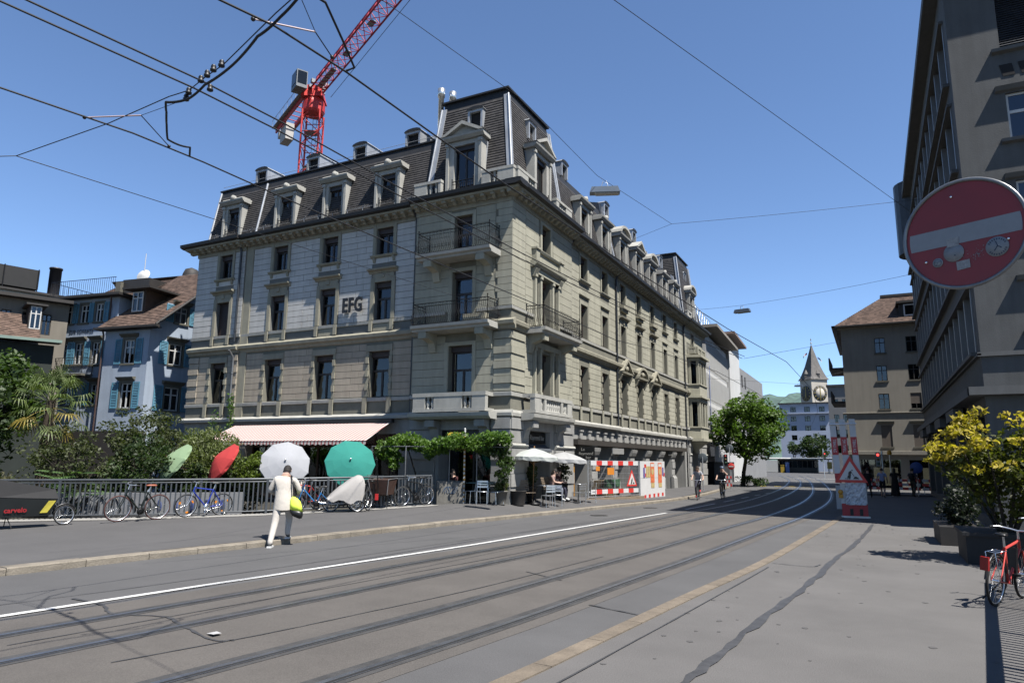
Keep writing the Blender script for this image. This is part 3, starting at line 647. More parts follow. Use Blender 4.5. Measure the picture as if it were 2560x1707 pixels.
for j, y in enumerate(RY):
    window(FR, mainb, y, y+0.95, *L3, d=0.22, kind='double'); surround(FR, y, y+0.95, *L3, 0.15, 0.17, 0.04, m_sand)
    window(FR, mainb, y, y+0.95, *L2_, d=0.24, rm=m_redbl); surround(FR, y, y+0.95, *L2_, 0.15, 0.17, 0.04, m_sand)
    window(FR, mainb, y-0.06, y+1.02, *L1, d=0.3, rm=m_redbl)
    if 2 <= j <= 4:
        hood(FR, y, y+0.95, 10.02, m_trim); mb = MB(); FR.box(mb, y-0.12, y+1.07, 0.001, 0.28, 10.72, 10.93); FR.box(mb, y-0.05, y+1.0, 0.001, 0.18, 10.55, 10.718); mb.build('flower_ledge', m_trim, mainb)
    else:
        mb = MB(); FR.prof(mb, [(0,10.12),(0.1,10.16),(0.1,10.2),(0,10.22)], y-0.2, y+1.15); mb.build('drip_mould', m_sand, mainb); sill(FR, y, y+0.95, L3[0], False, m_sand)
    for a_ in (y-0.3, y+1.08): FR.box(MB(), a_, a_+0.18, 0.08, 0.13, 3.89, 4.56).build('sill_pier', m_sand, mainb)
    if 2 <= j <= 4:   # pediments over the first-floor windows
        c = y+0.48; mb = MB(); a, b = c-1.05, c+1.05
        FR.prof(mb, [(0,6.86),(0.28,6.90),(0.30,7.0),(0,7.02)], a, b)
        if j != 3:
            FR.poly(mb, [(a,7.0),(b,7.0),(c,7.72)], 0.0, 0.14); FR.poly(mb, [(a-0.02,7.0),(a+0.16,7.0),(c,7.62),(b-0.16,7.0),(b+0.02,7.0),(c,7.80)], 0.14, 0.32)
        else:
            N = 10; arc = [(c-1.05*math.cos(math.pi*k/N), 7.0+0.66*math.sin(math.pi*k/N)) for k in range(N+1)]; inn = [(c-0.9*math.cos(math.pi*k/N), 7.0+0.52*math.sin(math.pi*k/N)) for k in range(N+1)]
            FR.poly(mb, arc, 0.0, 0.14)
            for k in range(N): FR.poly(mb, [arc[k], arc[k+1], inn[k+1], inn[k]], 0.14, 0.32)
        for s in (a+0.06, b-0.24): FR.prof(mb, [(0,6.45),(0.08,6.45),(0.24,6.8),(0.24,6.86),(0,6.86)], s, s+0.18)
        mb.ball(FR.P(c, 0.2, 7.2), (0.12,0.16,0.16), 8, 6); mb.build('pediment', m_trim, mainb)
window(FRE, mainb, *END3, d=0.22, kind='double'); surround(FRE, *END3, 0.15, 0.17, 0.04, m_sand)
# triple-window pilasters of the corner bay, right side
for z0, z1, zc in ((7.5,9.75,10.2),(4.6,6.6,6.75)):
    mb = MB()
    for u in (25.36, 25.9, 27.16, 27.78): FRC.box(mb, u, u+0.15, 0.001, 0.12, z0+0.0, z1); FRC.box(mb, u-0.03, u+0.18, 0.001, 0.16, z1-0.14, z1); FRC.box(mb, u-0.03, u+0.18, 0.001, 0.15, z0, z0+0.16)
    FRC.box(mb, 25.3, 28.0, 0.001, 0.17, z1+0.001, z1+0.22); mb.build('window_pilasters', m_sand, mainb)
mb = MB(); FRC.prof(mb, [(0,9.98),(0.2,10.0),(0.34,10.12),(0.36,10.22),(0,10.26)], 25.05, 28.25)
for u in (25.2, 27.75): FRC.prof(mb, [(0,9.6),(0.1,9.6),(0.26,9.95),(0.26,9.98),(0,9.98)], u, u+0.32); FRC.box(mb, u, u+0.34, 0.001, 0.24, 10.262, 10.78); FRC.box(mb, u-0.05, u+0.39, 0.001, 0.3, 10.782, 10.86)
FRC.box(mb, 25.56, 27.74, 0.001, 0.12, 10.262, 10.70); FRC.prof(mb, [(0,10.70),(0.2,10.72),(0.24,10.80),(0,10.84)], 25.6, 27.7); mb.build('aedicule_cornice', m_sand, mainb)
mb = MB(); FRC.box(mb, 26.02, 27.28, 0.001, 0.05, 12.17, 12.29); FRC.box(mb, 26.02, 26.19, 0.001, 0.05, 10.9, 12.17); FRC.box(mb, 27.11, 27.28, 0.001, 0.05, 10.9, 12.17); mb.build('window_surround', m_sand, mainb)

# ---- EFG letters
m_let = mat('letter_black', (0.02,0.021,0.024), 0.5)
t = text_mesh('EFG', 0.92, m_let, 'letters', 0.03, 0.028, 'CENTER', 0.0, 1.14); place_text(t, FL.P(-20.38, 0.17, 8.47), (1,0,0), (0,0,1), mainb, 0.68)

# ---- downpipes
for F, u, z0, z1, m in ((FL,-27.75,7.6,12.55,m_pipe),(FL,-27.72,3.9,7.0,m_pipeL),(FL,XC-0.1,3.9,12.55,m_pipe),(FR,YE+0.18,3.9,12.5,m_pipe),(FR,36.65,3.9,12.5,m_pipe),(FR,YS-0.12,3.4,12.5,m_pipe)):
    wz = 0.22 if u == -27.75 or u == -27.72 else 0.1
    mb = MB(); mb.tube([F.P(u,wz,z0), F.P(u,wz,z1-0.3), F.P(u,wz+0.05,z1-0.15), F.P(u,wz+0.3,z1+0.15)], 0.055, 8)
    for z in np.arange(z0+0.5, z1-0.3, 1.6): mb.tube([F.P(u,wz,z), F.P(u,wz,z+0.06)], 0.07, 8)
    mb.build('downpipe', m, mainb)

# ---- balconies
def scroll_rail(F, segs, z, h, name='iron_railing', par=None, belly=0.14, sp=0.085):
    "wrought iron: belly-shaped bars, rails and small scrolls; segs = [(pA, pB, out)] with world points"
    mb = MB()
    for A, B, o in segs:
        A, B, o = Vector(A), Vector(B), Vector(o); L_ = (B-A).length; n = max(2, int(L_/sp)); t = (B-A)/L_
        for zz, r in ((h,0.018),(h-0.13,0.010),(0.05,0.014)): mb.tube([A+Vector((0,0,z+zz)), B+Vector((0,0,z+zz))], r, 5)
        for i in range(n+1):
            p = A+t*(L_*i/n)
            pts = [p+o*(belly*b)+Vector((0,0,z+a*h)) for a, b in ((0.05,0.15),(0.14,0.75),(0.28,1.0),(0.45,0.7),(0.65,0.15),(0.86,0.0))]
            mb.tube(pts, 0.0085, 4, cap=False)
            if i % 2 == 0 and i < n:
                c = p+t*(L_/n*0.5)+o*(belly*0.85)+Vector((0,0,z+h*0.3)); mb.tube([c+(t*math.cos(k)+Vector((0,0,math.sin(k))))*0.045 for k in np.linspace(0, 5.5, 7)], 0.007, 4, cap=False)
                c = p+t*(L_/n*0.5)+Vector((0,0,z+h-0.065)); mb.tube([c+(t*math.cos(k)+Vector((0,0,math.sin(k))))*0.05 for k in np.linspace(0, 5.5, 7)], 0.007, 4, cap=False)
        for p in (A, B): mb.tube([p+Vector((0,0,z)), p+Vector((0,0,z+h+0.08))], 0.016, 5); mb.ball(p+Vector((0,0,z+h+0.11)), 0.03, 6, 5)
    return mb.build(name, m_iron2, par or mainb)
def console(F, mb, u0, u1, zt, dep, h):
    F.prof(mb, [(0,zt-h),(0.08,zt-h),(0.13,zt-h*0.82),(0.2,zt-h*0.5),(dep*0.75,zt-h*0.32),(dep,zt-0.12),(dep,zt),(0,zt)], u0, u1)
    F.box(mb, u0-0.03, u1+0.03, dep-0.12, dep+0.02, zt-0.27, zt-0.04)
def balcony(F, u0, u1, z, dep, h, cons, m=m_sand):
    mb = MB(); F.prof(mb, [(0.02,z-0.24),(dep-0.14,z-0.24),(dep-0.12,z-0.15),(dep,z-0.12),(dep+0.02,z),(0.02,z)], u0, u1)
    b = mb.build('balcony_slab', m_trimL, mainb); mb = MB()
    for a in cons: q = MB(); console(F, q, a-0.16, a+0.16, z-0.241, dep-0.15, 0.75); q.build('balcony_console', m, mainb)
    d = dep-0.1; scroll_rail(F, [(F.P(u0+0.08,0.05,0), F.P(u0+0.08,d,0), -F.u), (F.P(u0+0.08,d,0), F.P(u1-0.08,d,0), F.n), (F.P(u1-0.08,d,0), F.P(u1-0.08,0.05,0), F.u)], z, h, par=b)
balcony(FC, -16.25, -12.72, 10.27, 0.95, 0.92, (-15.75,-13.25)); balcony(FC, -16.35, -12.72, 7.28, 1.0, 0.90, (-15.85,-13.2)); balcony(FRC, 24.6, 28.6, 7.28, 0.92, 0.90, (25.05,28.1))
# planting boxes on the second-floor balcony
mb = MB(); FC.box(mb, -14.0, -13.0, 0.45, 0.75, 7.28, 7.62); mb.build('planter_box', m_trim, mainb)
# stone balustrade balconies of the first floor
def baluster_mesh():
    return MB().lathe([(0.075,0),(0.075,0.04),(0.045,0.07),(0.085,0.18),(0.075,0.26),(0.04,0.36),(0.06,0.42),(0.075,0.44),(0.075,0.48)], n=10).mesh('baluster', m_trimL)
BAL = baluster_mesh()
def balustrade(F, u0, u1, z, w, piers, m=m_trimL, dz=0.75, sides=True, name='balustrade'):
    mb = MB(); F.box(mb, u0, u1, w-0.16, w+0.10, z, z+0.12); F.box(mb, u0-0.02, u1+0.02, w-0.15, w+0.09, z+0.6, z+dz)
    for a, b in piers: F.box(mb, a, b, w-0.14, w+0.075, z+0.121, z+0.599)
    if sides:
        for a in (u0, u1-0.2): F.box(mb, a, a+0.2, 0.001, w-0.161, z, z+0.12); F.box(mb, a, a+0.2, 0.001, w-0.151, z+0.6, z+dz)
    o = mb.build(name, m, mainb); xs = []
    pz = sorted(piers); edges = [u0]+[q for p in pz for q in p]+[u1]
    for a, b in zip(edges[0::2], edges[1::2]):
        if b-a < 0.15: continue
        n = max(1, int((b-a)/0.2)); xs += [a+(i+0.5)*(b-a)/n for i in range(n)]
    for u in xs:
        q = bpy.data.objects.new('baluster', BAL); col.objects.link(q); q.matrix_basis = Matrix.Translation(F.P(u, w-0.03, z+0.121)) @ Matrix.Diagonal((1,1,0.995,1)); set_parent(q, o, True)
    return o
mb = MB(); FC.prof(mb, [(0.131,3.50),(0.62,3.52),(0.75,3.62),(0.78,3.76),(0.131,3.80)], -16.5, -12.75); FRC.prof(mb, [(0.131,3.50),(0.55,3.52),(0.68,3.62),(0.70,3.76),(0.131,3.80)], 24.1, 28.3); mb.build('balcony_slab', m_trimL, mainb)
balustrade(FC, -16.3, -12.95, 3.80, 0.62, [(-16.3,-15.72),(-15.3,-14.0),(-13.55,-12.95)]); balustrade(FRC, 24.3, 28.1, 3.80, 0.55, [(24.3,24.9),(25.2,25.4),(26.9,27.1),(27.6,28.1)])
for F_, a in ((FC,-15.6),(FC,-13.3),(FRC,24.6),(FRC,27.9)): mb = MB(); console(F_, mb, a-0.2, a+0.2, 3.499, 0.52, 0.7); mb.build('balcony_console', m_gray, mainb)

# ---- ground floor
gl = MB(); og = [(-26.6,-24.0,0.1,3.0),(-23.3,-20.7,0.1,3.0),(-20.0,-17.6,0.1,3.0)]
FL.wall(gl, -27.5, XC, -0.05, GFz, og, 0.5); FE.wall(gl, XL, -27.5, -0.05, GFz, [], 0.3); gl.build('ground_floor_wall', m_gray, mainb)
gl = MB(); FC.wall(gl, XC, CX, -0.05, GFz, [(-15.45,-13.05,0.1,3.12)], 0.9); gl.quad(FL.P(XC,0,-0.05), FL.P(XC,0,GFz), FC.P(XC,0,GFz), FC.P(XC,0,-0.05))
GFo = [(25.05,27.12,0.1,3.15)]; FRC.wall(gl, CY, YE, -0.05, GFz, GFo, 0.9); gl.quad(FRC.P(YE,0,-0.05), FR.P(YE,0,-0.05), FR.P(YE,0,GFz), FRC.P(YE,0,GFz)); gl.build('ground_floor_wall', m_gray, mainb)
PIL = [32.6+3.1*k for k in range(6)]; og2 = []; a = 30.35
for p in PIL: og2.append((a, p, 0.0, 2.98)); a = p+0.85
og2.append((a, 52.3, 0.0, 2.98))
gl = MB(); FR.wall(gl, YE, YS, -0.05, GFz, og2, 1.1); FRE.wall(gl, YS, YF, -0.05, GFz, [(54.3,56.2,0.0,2.9)], 0.8); gl.build('ground_floor_wall', m_gray, mainb)
m_shop = mat('shop_dark_metal', (0.03,0.028,0.026), 0.45, 0.1, 3); m_ochre = mat('ochre_board', (0.55,0.27,0.045), 0.8, 0.12, 2)
m_beam = mat('brown_beam', (0.075,0.065,0.055), 0.6, 0.15, 2); m_warm = mat('brown_render', (0.16,0.105,0.075), 0.85, 0.2, 1.5)
def shopfront(F, o, d, m=m_shop, nm=2, door=False):
    u0, u1, z0, z1 = o; mb = MB(); w0 = -d
    for i in range(nm+1):
        u = u0+(u1-u0)*i/nm; F.box(mb, max(u0,u-0.04), min(u1,u+0.04), w0, w0+0.07, z0, z1)
    F.box(mb, u0+0.041, u1-0.041, w0+0.002, w0+0.065, z1-0.55, z1-0.47); F.box(mb, u0+0.041, u1-0.041, w0+0.002, w0+0.065, z0, z0+0.25)
    s = mb.build('shopfront', m, mainb)
    for i in range(nm):
        a, b = u0+(u1-u0)*i/nm+0.042, u0+(u1-u0)*(i+1)/nm-0.042
        F.box(MB(), a, b, w0+0.02, w0+0.03, z0+0.251, z1-0.551).build('pane', m_pane, s); F.box(MB(), a, b, w0+0.02, w0+0.03, z1-0.469, z1-0.001).build('pane', m_pane, s)
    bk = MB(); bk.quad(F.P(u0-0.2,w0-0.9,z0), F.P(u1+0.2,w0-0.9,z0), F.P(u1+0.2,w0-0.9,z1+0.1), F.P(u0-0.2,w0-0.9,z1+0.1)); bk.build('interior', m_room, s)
for o in og: shopfront(FL, o, 0.45, m_warm, 3)
shopfront(FC, (-15.45,-13.05,0.1,3.12), 0.8); shopfront(FRC, (25.05,27.12,0.1,3.15), 0.8)
for i, o in enumerate(og2):
    if i in (0, 2): 
        mb = MB(); FR.box(mb, o[0]+0.02, o[0]+1.0, -0.6, -0.35, 0.1, 2.72); mb.build('boarded_panel', m_ochre, mainb); shopfront(FR, (o[0]+1.05, *o[1:]), 1.0)
    else: shopfront(FR, o, 1.0)
shopfront(FRE, (54.3,56.2,0.0,2.9), 0.7)
# brown canopy beam, pillar blocks and capitals
mb = MB(); FR.box(mb, 30.4, 52.2, -0.3, 0.22, 2.72, 2.98); mb.build('canopy_beam', m_beam, mainb)
for i in range(19):
    mb = MB(); u = 30.9+i*1.12; FR.box(mb, u, u+0.34, 0.001, 0.13, 3.02, 3.34); FR.box(mb, u-0.04, u+0.38, 0.001, 0.17, 3.342, 3.42); mb.build('corbel_block', m_gray, mainb)
def rusti(F, u0, u1, rows, m, par, k0=0.05, side=0.0):
    for i, (a, b) in enumerate(rows): block('pier_stone', F, u0-(side if i % 2 else 0), u1+(side if i % 2 else 0), 0.001, k0+(0.045 if i % 2 else 0.0), a+0.01, b-0.01, m, par)
rows = [(0.0,0.62),(0.62,1.08),(1.08,1.52),(1.52,1.96),(1.96,2.40),(2.40,2.72)]
for p in PIL:
    rusti(FR, p+0.03, p+0.82, rows, m_gray, mainb); mb = MB(); FR.prof(mb, [(0.001,2.24),(0.12,2.26),(0.2,2.44),(0.24,2.6),(0.001,2.64)], p-0.02, p+0.87); mb.build('pillar_capital', m_gray, mainb)
    mb = MB(); FR.prof(mb, [(0.001,-0.05),(0.22,-0.05),(0.20,0.85),(0.1,1.0),(0.001,1.02)], p-0.03, p+0.88); mb.build('pillar_base', m_gray, mainb)
rows2 = [(0.0,0.95),(0.95,1.45),(1.45,1.95),(1.95,2.42),(2.62,3.12),(3.14,3.58)]
for F, a, b in ((FC,CX-0.78,CX+0.05),(FRC,CY-0.05,24.7),(FRC,27.5,29.6),(FC,XC+0.05,-15.6),(FRE,57.2,YF-0.1),(FRE,YS+0.2,53.6)):
    rusti(F, a, b, rows2, m_gray, mainb, 0.06); mb = MB(); F.prof(mb, [(0.001,2.42),(0.13,2.44),(0.18,2.52),(0.13,2.6),(0.001,2.62)], a, b); mb.build('pier_moulding', m_trimL, mainb)
# flat ground-floor ashlar of the left part
for i in range(6):
    for (a, b) in ((-27.45,-26.65),(-23.95,-23.35),(-20.65,-20.05),(XL+0.05,-29.4),(-29.38,-27.6)): block('pier_stone', FE if b < -27.5 else FL, a, b, 0.001, 0.03, 0.15+i*0.48, 0.15+i*0.48+0.465, m_gray, mainb)
# fascia signs of the bar
m_sign = mat('sign_black', (0.012,0.014,0.015), 0.4); m_signtx = mat('sign_cream', (0.62,0.60,0.54), 0.7)
for F, u0, u1, sgn in ((FC,-15.45,-13.05,1),(FRC,25.05,27.12,1)):
    mb = MB(); F.box(mb, u0+0.02, u1-0.02, -0.3, -0.2, 2.66, 3.1); s = mb.build('fascia_sign', m_sign, mainb)
    t = text_mesh('Le Raymond bar', 0.3, m_signtx, 'sign_text', 0.004); place_text(t, F.P((u0+u1)/2, -0.19, 2.79), F.u, (0,0,1), s, 0.85)
mb = MB(); FRC.prof(mb, [(-0.2,2.62),(0.12,2.38),(0.13,2.30),(-0.2,2.52)], 25.1, 27.05); mb.build('door_awning', mat('grey_awning', (0.10,0.115,0.135), 0.8), mainb)
mb = MB(); FR.box(mb, 30.75, 30.85, 0.1, 0.16, 1.9, 2.5); FR.box(mb, 30.6, 30.66, 0.12, 0.95, 1.95, 2.62); s = mb.build('hanging_sign', m_sign, mainb)
for k, (tx, sz) in enumerate((('Le',0.2),('Raymond',0.19),('bar',0.2))):
    t = text_mesh(tx, sz, m_signtx, 'sign_text', 0.003); place_text(t, (CX-0.25+0.53+(0.0,0.0,0.12)[k]-(0.15 if k == 0 else 0), 30.595, 2.43-0.19*k), (1,0,0), (0,0,1), s)
mb = MB(); FR.box(mb, 35.1, 36.9, 0.25, 0.31, 2.34, 2.64); mb.build('blank_sign', mat('sign_grey', (0.45,0.45,0.44), 0.6), mainb)
mb = MB(); FR.box(mb, 47.2, 49.0, 0.02, 0.08, 2.38, 2.66); s = mb.build('blank_sign', mat('sign_grey2', (0.10,0.10,0.10), 0.6), mainb)
t = text_mesh('EFG', 0.3, m_signtx, 'sign_text', 0.003, 0.01); place_text(t, FR.P(48.2, 0.09, 2.42), FR.u, (0,0,1), s)

# ---- oriel at the far end
mb = MB(); a, b = 53.5, 56.6; dp = 0.85
def oriel_ring(w): return [(a, 0.0), (a+0.25, w), (b-0.25, w), (b, 0.0)]
def oslab(z0, z1, e): mb.extrude([FRE.P(u+(-e if i in (0,1) else e), 0.002 if w == 0 else w+e, z0) for i, (u, w) in enumerate(oriel_ring(dp))], (0,0,z1-z0))
for z0, z1, e in ((3.55,3.75,0.22),(3.76,4.55,0.0),(4.56,4.66,0.08),(6.55,6.85,0.03),(6.86,7.0,0.2),(7.01,7.85,0.0),(7.86,7.95,0.08),(9.75,10.0,0.03),(10.01,10.2,0.25),(10.21,10.3,0.05)): oslab(z0, z1, e)
for z0, z1 in ((4.67,6.54),(7.96,9.74)):
    for u, w in ((a+0.02,0.05),(a+0.2,dp-0.22),(a+0.95,dp-0.22),(b-1.15,dp-0.22),(b-0.42,dp-0.22),(b-0.24,0.05)): FRE.box(mb, u, u+0.22, w, w+0.2, z0, z1)
mb.lathe([(0.1,-0.9),(0.25,-0.6),(0.75,-0.2),(1.1,-0.02)], FRE.P((a+b)/2, 0.15, 3.56), 12); orl = mb.build('oriel', m_sand, mainb)
for z0, z1 in ((4.67,6.54),(7.96,9.74)):
    for u0, u1 in ((a+0.42,a+0.95),(a+1.17,b-1.15),(b-0.93,b-0.42)): FRE.box(MB(), u0, u1, dp-0.14, dp-0.13, z0, z1).build('pane', m_pane, orl)
    q = MB(); q.quad(FRE.P(a+0.14,0.25,z0), FRE.P(a+0.3,dp-0.24,z0), FRE.P(a+0.3,dp-0.24,z1), FRE.P(a+0.14,0.25,z1)); q.build('pane', m_pane, orl)
    q = MB(); FRE.box(q, a+0.2, b-0.2, 0.003, 0.01, z0, z1); q.build('interior', m_room, orl)
q = MB(); FRE.box(q, a+0.1, b-0.1, dp-0.2, dp, 10.301, 10.38); FRE.box(q, a+0.1, b-0.1, dp-0.18, dp-0.02, 10.72, 10.84)
for u in (a+0.1, (a+b)/2-0.15, b-0.4): FRE.box(q, u, u+0.3, dp-0.18, dp-0.02, 10.381, 10.719)
FRE.box(q, a+0.0, a+0.12, 0.1, dp-0.2, 10.301, 10.38); FRE.box(q, a, a+0.12, 0.1, dp-0.2, 10.72, 10.84)
for w_ in np.arange(0.2, dp-0.2, 0.16): FRE.box(q, a+0.02, a+0.1, w_, w_+0.07, 10.381, 10.719)
for u in np.arange(a+0.5, b-0.5, 0.18): FRE.box(q, u, u+0.08, dp-0.15, dp-0.06, 10.381, 10.719)
q.build('oriel_balustrade', m_sand, mainb)

# ---- mansard roofs
def slates(name, A, B, C, D, rows, par, out):
    "A-B base, D-C top; overlapping courses, one joined part"
    A, B, C, D, out = map(Vector, (A, B, C, D, out)); mb = MB()
    for i in range(rows):
        t0, t1 = i/rows, (i+1)/rows; a, b, c, d = A.lerp(D, t0), B.lerp(C, t0), B.lerp(C, t1), A.lerp(D, t1)
        a2, b2 = a+out*0.022, b+out*0.022; mb.quad(a2, b2, c, d); mb.quad(a, b, b2, a2)
    return tag(mb.build(name, m_slate, par), kind='stuff')
ZB, ZT = 12.97, 15.75
rf = MB()   # flat zinc decks and dark top bands
# main left mansard
s1 = [(-30.4,23.55,ZB),(XC+0.3,23.55,ZB),(XC+0.3,24.1,ZT),(-30.45,24.1,ZT)]
slates('slate_courses', *s1, 24, mainb, (0,-1,0.2)); mb = MB()
mb.quad((-30.45,24.1,ZT),(XC+0.3,24.1,ZT),(XC+0.3,24.22,ZT+0.42),(-30.5,24.22,ZT+0.42)); mb.quad((-30.5,24.22,ZT+0.42),(XC+0.3,24.22,ZT+0.42),(XC+0.3,30,ZT+1.0),(-30.5,30,ZT+1.0)); FL.box(mb, -30.6, XC+0.3, -0.6, -0.48, ZT+0.40, ZT+0.47); mb.build('roof_edge', m_gutter, mainb)
mb = MB(); mb.quad((-30.4,23.55,ZB),(-30.45,24.2,ZT+0.4),(-30.75,26,ZT+0.4),(-30.95,24.6,ZB)); mb.quad((-30.95,24.6,ZB),(-30.75,26,ZT+0.4),(-30.7,37,ZT+0.4),(-30.9,37,ZB)); mb.tube([(-30.42,23.53,ZB),(-30.47,24.15,ZT+0.3)], 0.06, 6); mb.build('roof_hip', m_zinc, mainb)
mb = MB(); mb.tube([(-26.92,23.5,ZB),(-26.9,24.05,ZT+0.2)], 0.06, 6); mb.build('roof_flashing', m_zinc, mainb)
# main right mansard
slates('slate_courses', (CX-0.12,YE-1.2,ZB),(CX-0.12,YS+0.3,ZB),(CX-0.75,YS+0.3,ZT+0.05),(CX-0.75,YE-1.2,ZT+0.05), 24, mainb, (1,0,0.2)); mb = MB()
mb.quad((CX-0.75,YE-1.2,ZT+0.05),(CX-0.75,YS+0.3,ZT+0.05),(CX-0.88,YS+0.3,ZT+0.5),(CX-0.88,YE-1.2,ZT+0.5)); mb.quad((CX-0.88,YE-1.2,ZT+0.5),(CX-0.88,YS+0.3,ZT+0.5),(CX-8,YS+0.3,ZT+1.1),(CX-8,YE-1.2,ZT+1.1)); mb.build('roof_edge', m_gutter, mainb)
slates('slate_courses', (CX-0.08,57.0,ZB),(CX-0.08,YF+0.2,ZB),(CX-0.7,YF-0.5,ZT),(CX-0.7,57.0,ZT), 20, mainb, (1,0,0.2))
for y in (36.2,44.9,52.0):
    mb = MB(); mb.hexa([(CX-0.1,y,ZB),(CX+0.0,y,ZB),(CX+0.0,y+0.16,ZB),(CX-0.1,y+0.16,ZB),(CX-0.9,y,ZT+0.7),(CX-0.7,y,ZT+0.55),(CX-0.7,y+0.16,ZT+0.55),(CX-0.9,y+0.16,ZT+0.7)]); mb.build('firewall_flashing', m_zinc, mainb)
# pavilions
def pavilion(x0, x1, y0, y1, zb, X0, X1, Y0, Y1, zt, rows, zinc=True):
    slates('slate_courses', (x0,y0,zb),(x1,y0,zb),(X1,Y0,zt),(X0,Y0,zt), rows, mainb, (0,-1,0.18)); slates('slate_courses', (x1,y0,zb),(x1,y1,zb),(X1,Y1,zt),(X1,Y0,zt), rows, mainb, (1,0,0.18))
    slates('slate_courses', (x0,y1,zb),(x0,y0,zb),(X0,Y0,zt),(X0,Y1,zt), rows, mainb, (-1,0,0.18)); slates('slate_courses', (x1,y1,zb),(x0,y1,zb),(X0,Y1,zt),(X1,Y1,zt), rows, mainb, (0,1,0.18))
    mb = MB(); e = 0.0
    mb.hexa([(X0,Y0,zt),(X1,Y0,zt),(X1,Y1,zt),(X0,Y1,zt),(X0+0.02,Y0+0.06,zt+0.38),(X1-0.06,Y0+0.06,zt+0.38),(X1-0.06,Y1-0.06,zt+0.38),(X0+0.02,Y1-0.06,zt+0.38)]); mb.box(X0-0.1,X1+0.06,Y0-0.06,Y1+0.06,zt+0.381,zt+0.46); mb.build('roof_edge', m_gutter, mainb)
    for (a, b) in (((x0,y0),(X0,Y0)),((x1,y0),(X1,Y0)),((x1,y1),(X1,Y1)),((x0,y1),(X0,Y1))):
        A = Vector((*a, zb)); B = Vector((*b, zt+0.1)); c = Vector(((x0+x1)/2, (y0+y1)/2, 0))-Vector((A.x, A.y, 0)); sx, sy = (1 if c.x > 0 else -1), (1 if c.y > 0 else -1); mb = MB()
        mb.hexa([A+Vector((-sx*0.05,-sy*0.05,0)), A+Vector((sx*0.17,-sy*0.05,0)), A+Vector((sx*0.17,sy*0.17,0)), A+Vector((-sx*0.05,sy*0.17,0)), B+Vector((-sx*0.05,-sy*0.05,0)), B+Vector((sx*0.17,-sy*0.05,0)), B+Vector((sx*0.17,sy*0.17,0)), B+Vector((-sx*0.05,sy*0.17,0))])
        mb.tube([A+Vector((-sx*0.06,-sy*0.06,0)), B+Vector((-sx*0.06,-sy*0.06,0))], 0.045, 6); mb.build('roof_hip', m_zinc, mainb)
pavilion(-16.5, -12.33, 23.52, 28.7, ZB, -16.2, -12.93, 24.2, 28.35, 17.45, 36)
pavilion(-17.0, -12.3, 52.4, 57.3, ZB, -16.6, -12.9, 52.9, 56.9, 18.0, 36)
# chimney flues
mb = MB()
for x in (-16.62, -16.3): mb.lathe([(0.13,0),(0.13,3.9),(0.17,3.9),(0.17,4.3),(0.1,4.3)], (x,24.6+(x+16.6)*1.5,14.6), 12)
mb.build('chimney_flue', mat('stainless', (0.6,0.6,0.58), 0.3, 0.1, 3, metal=0.9), mainb)

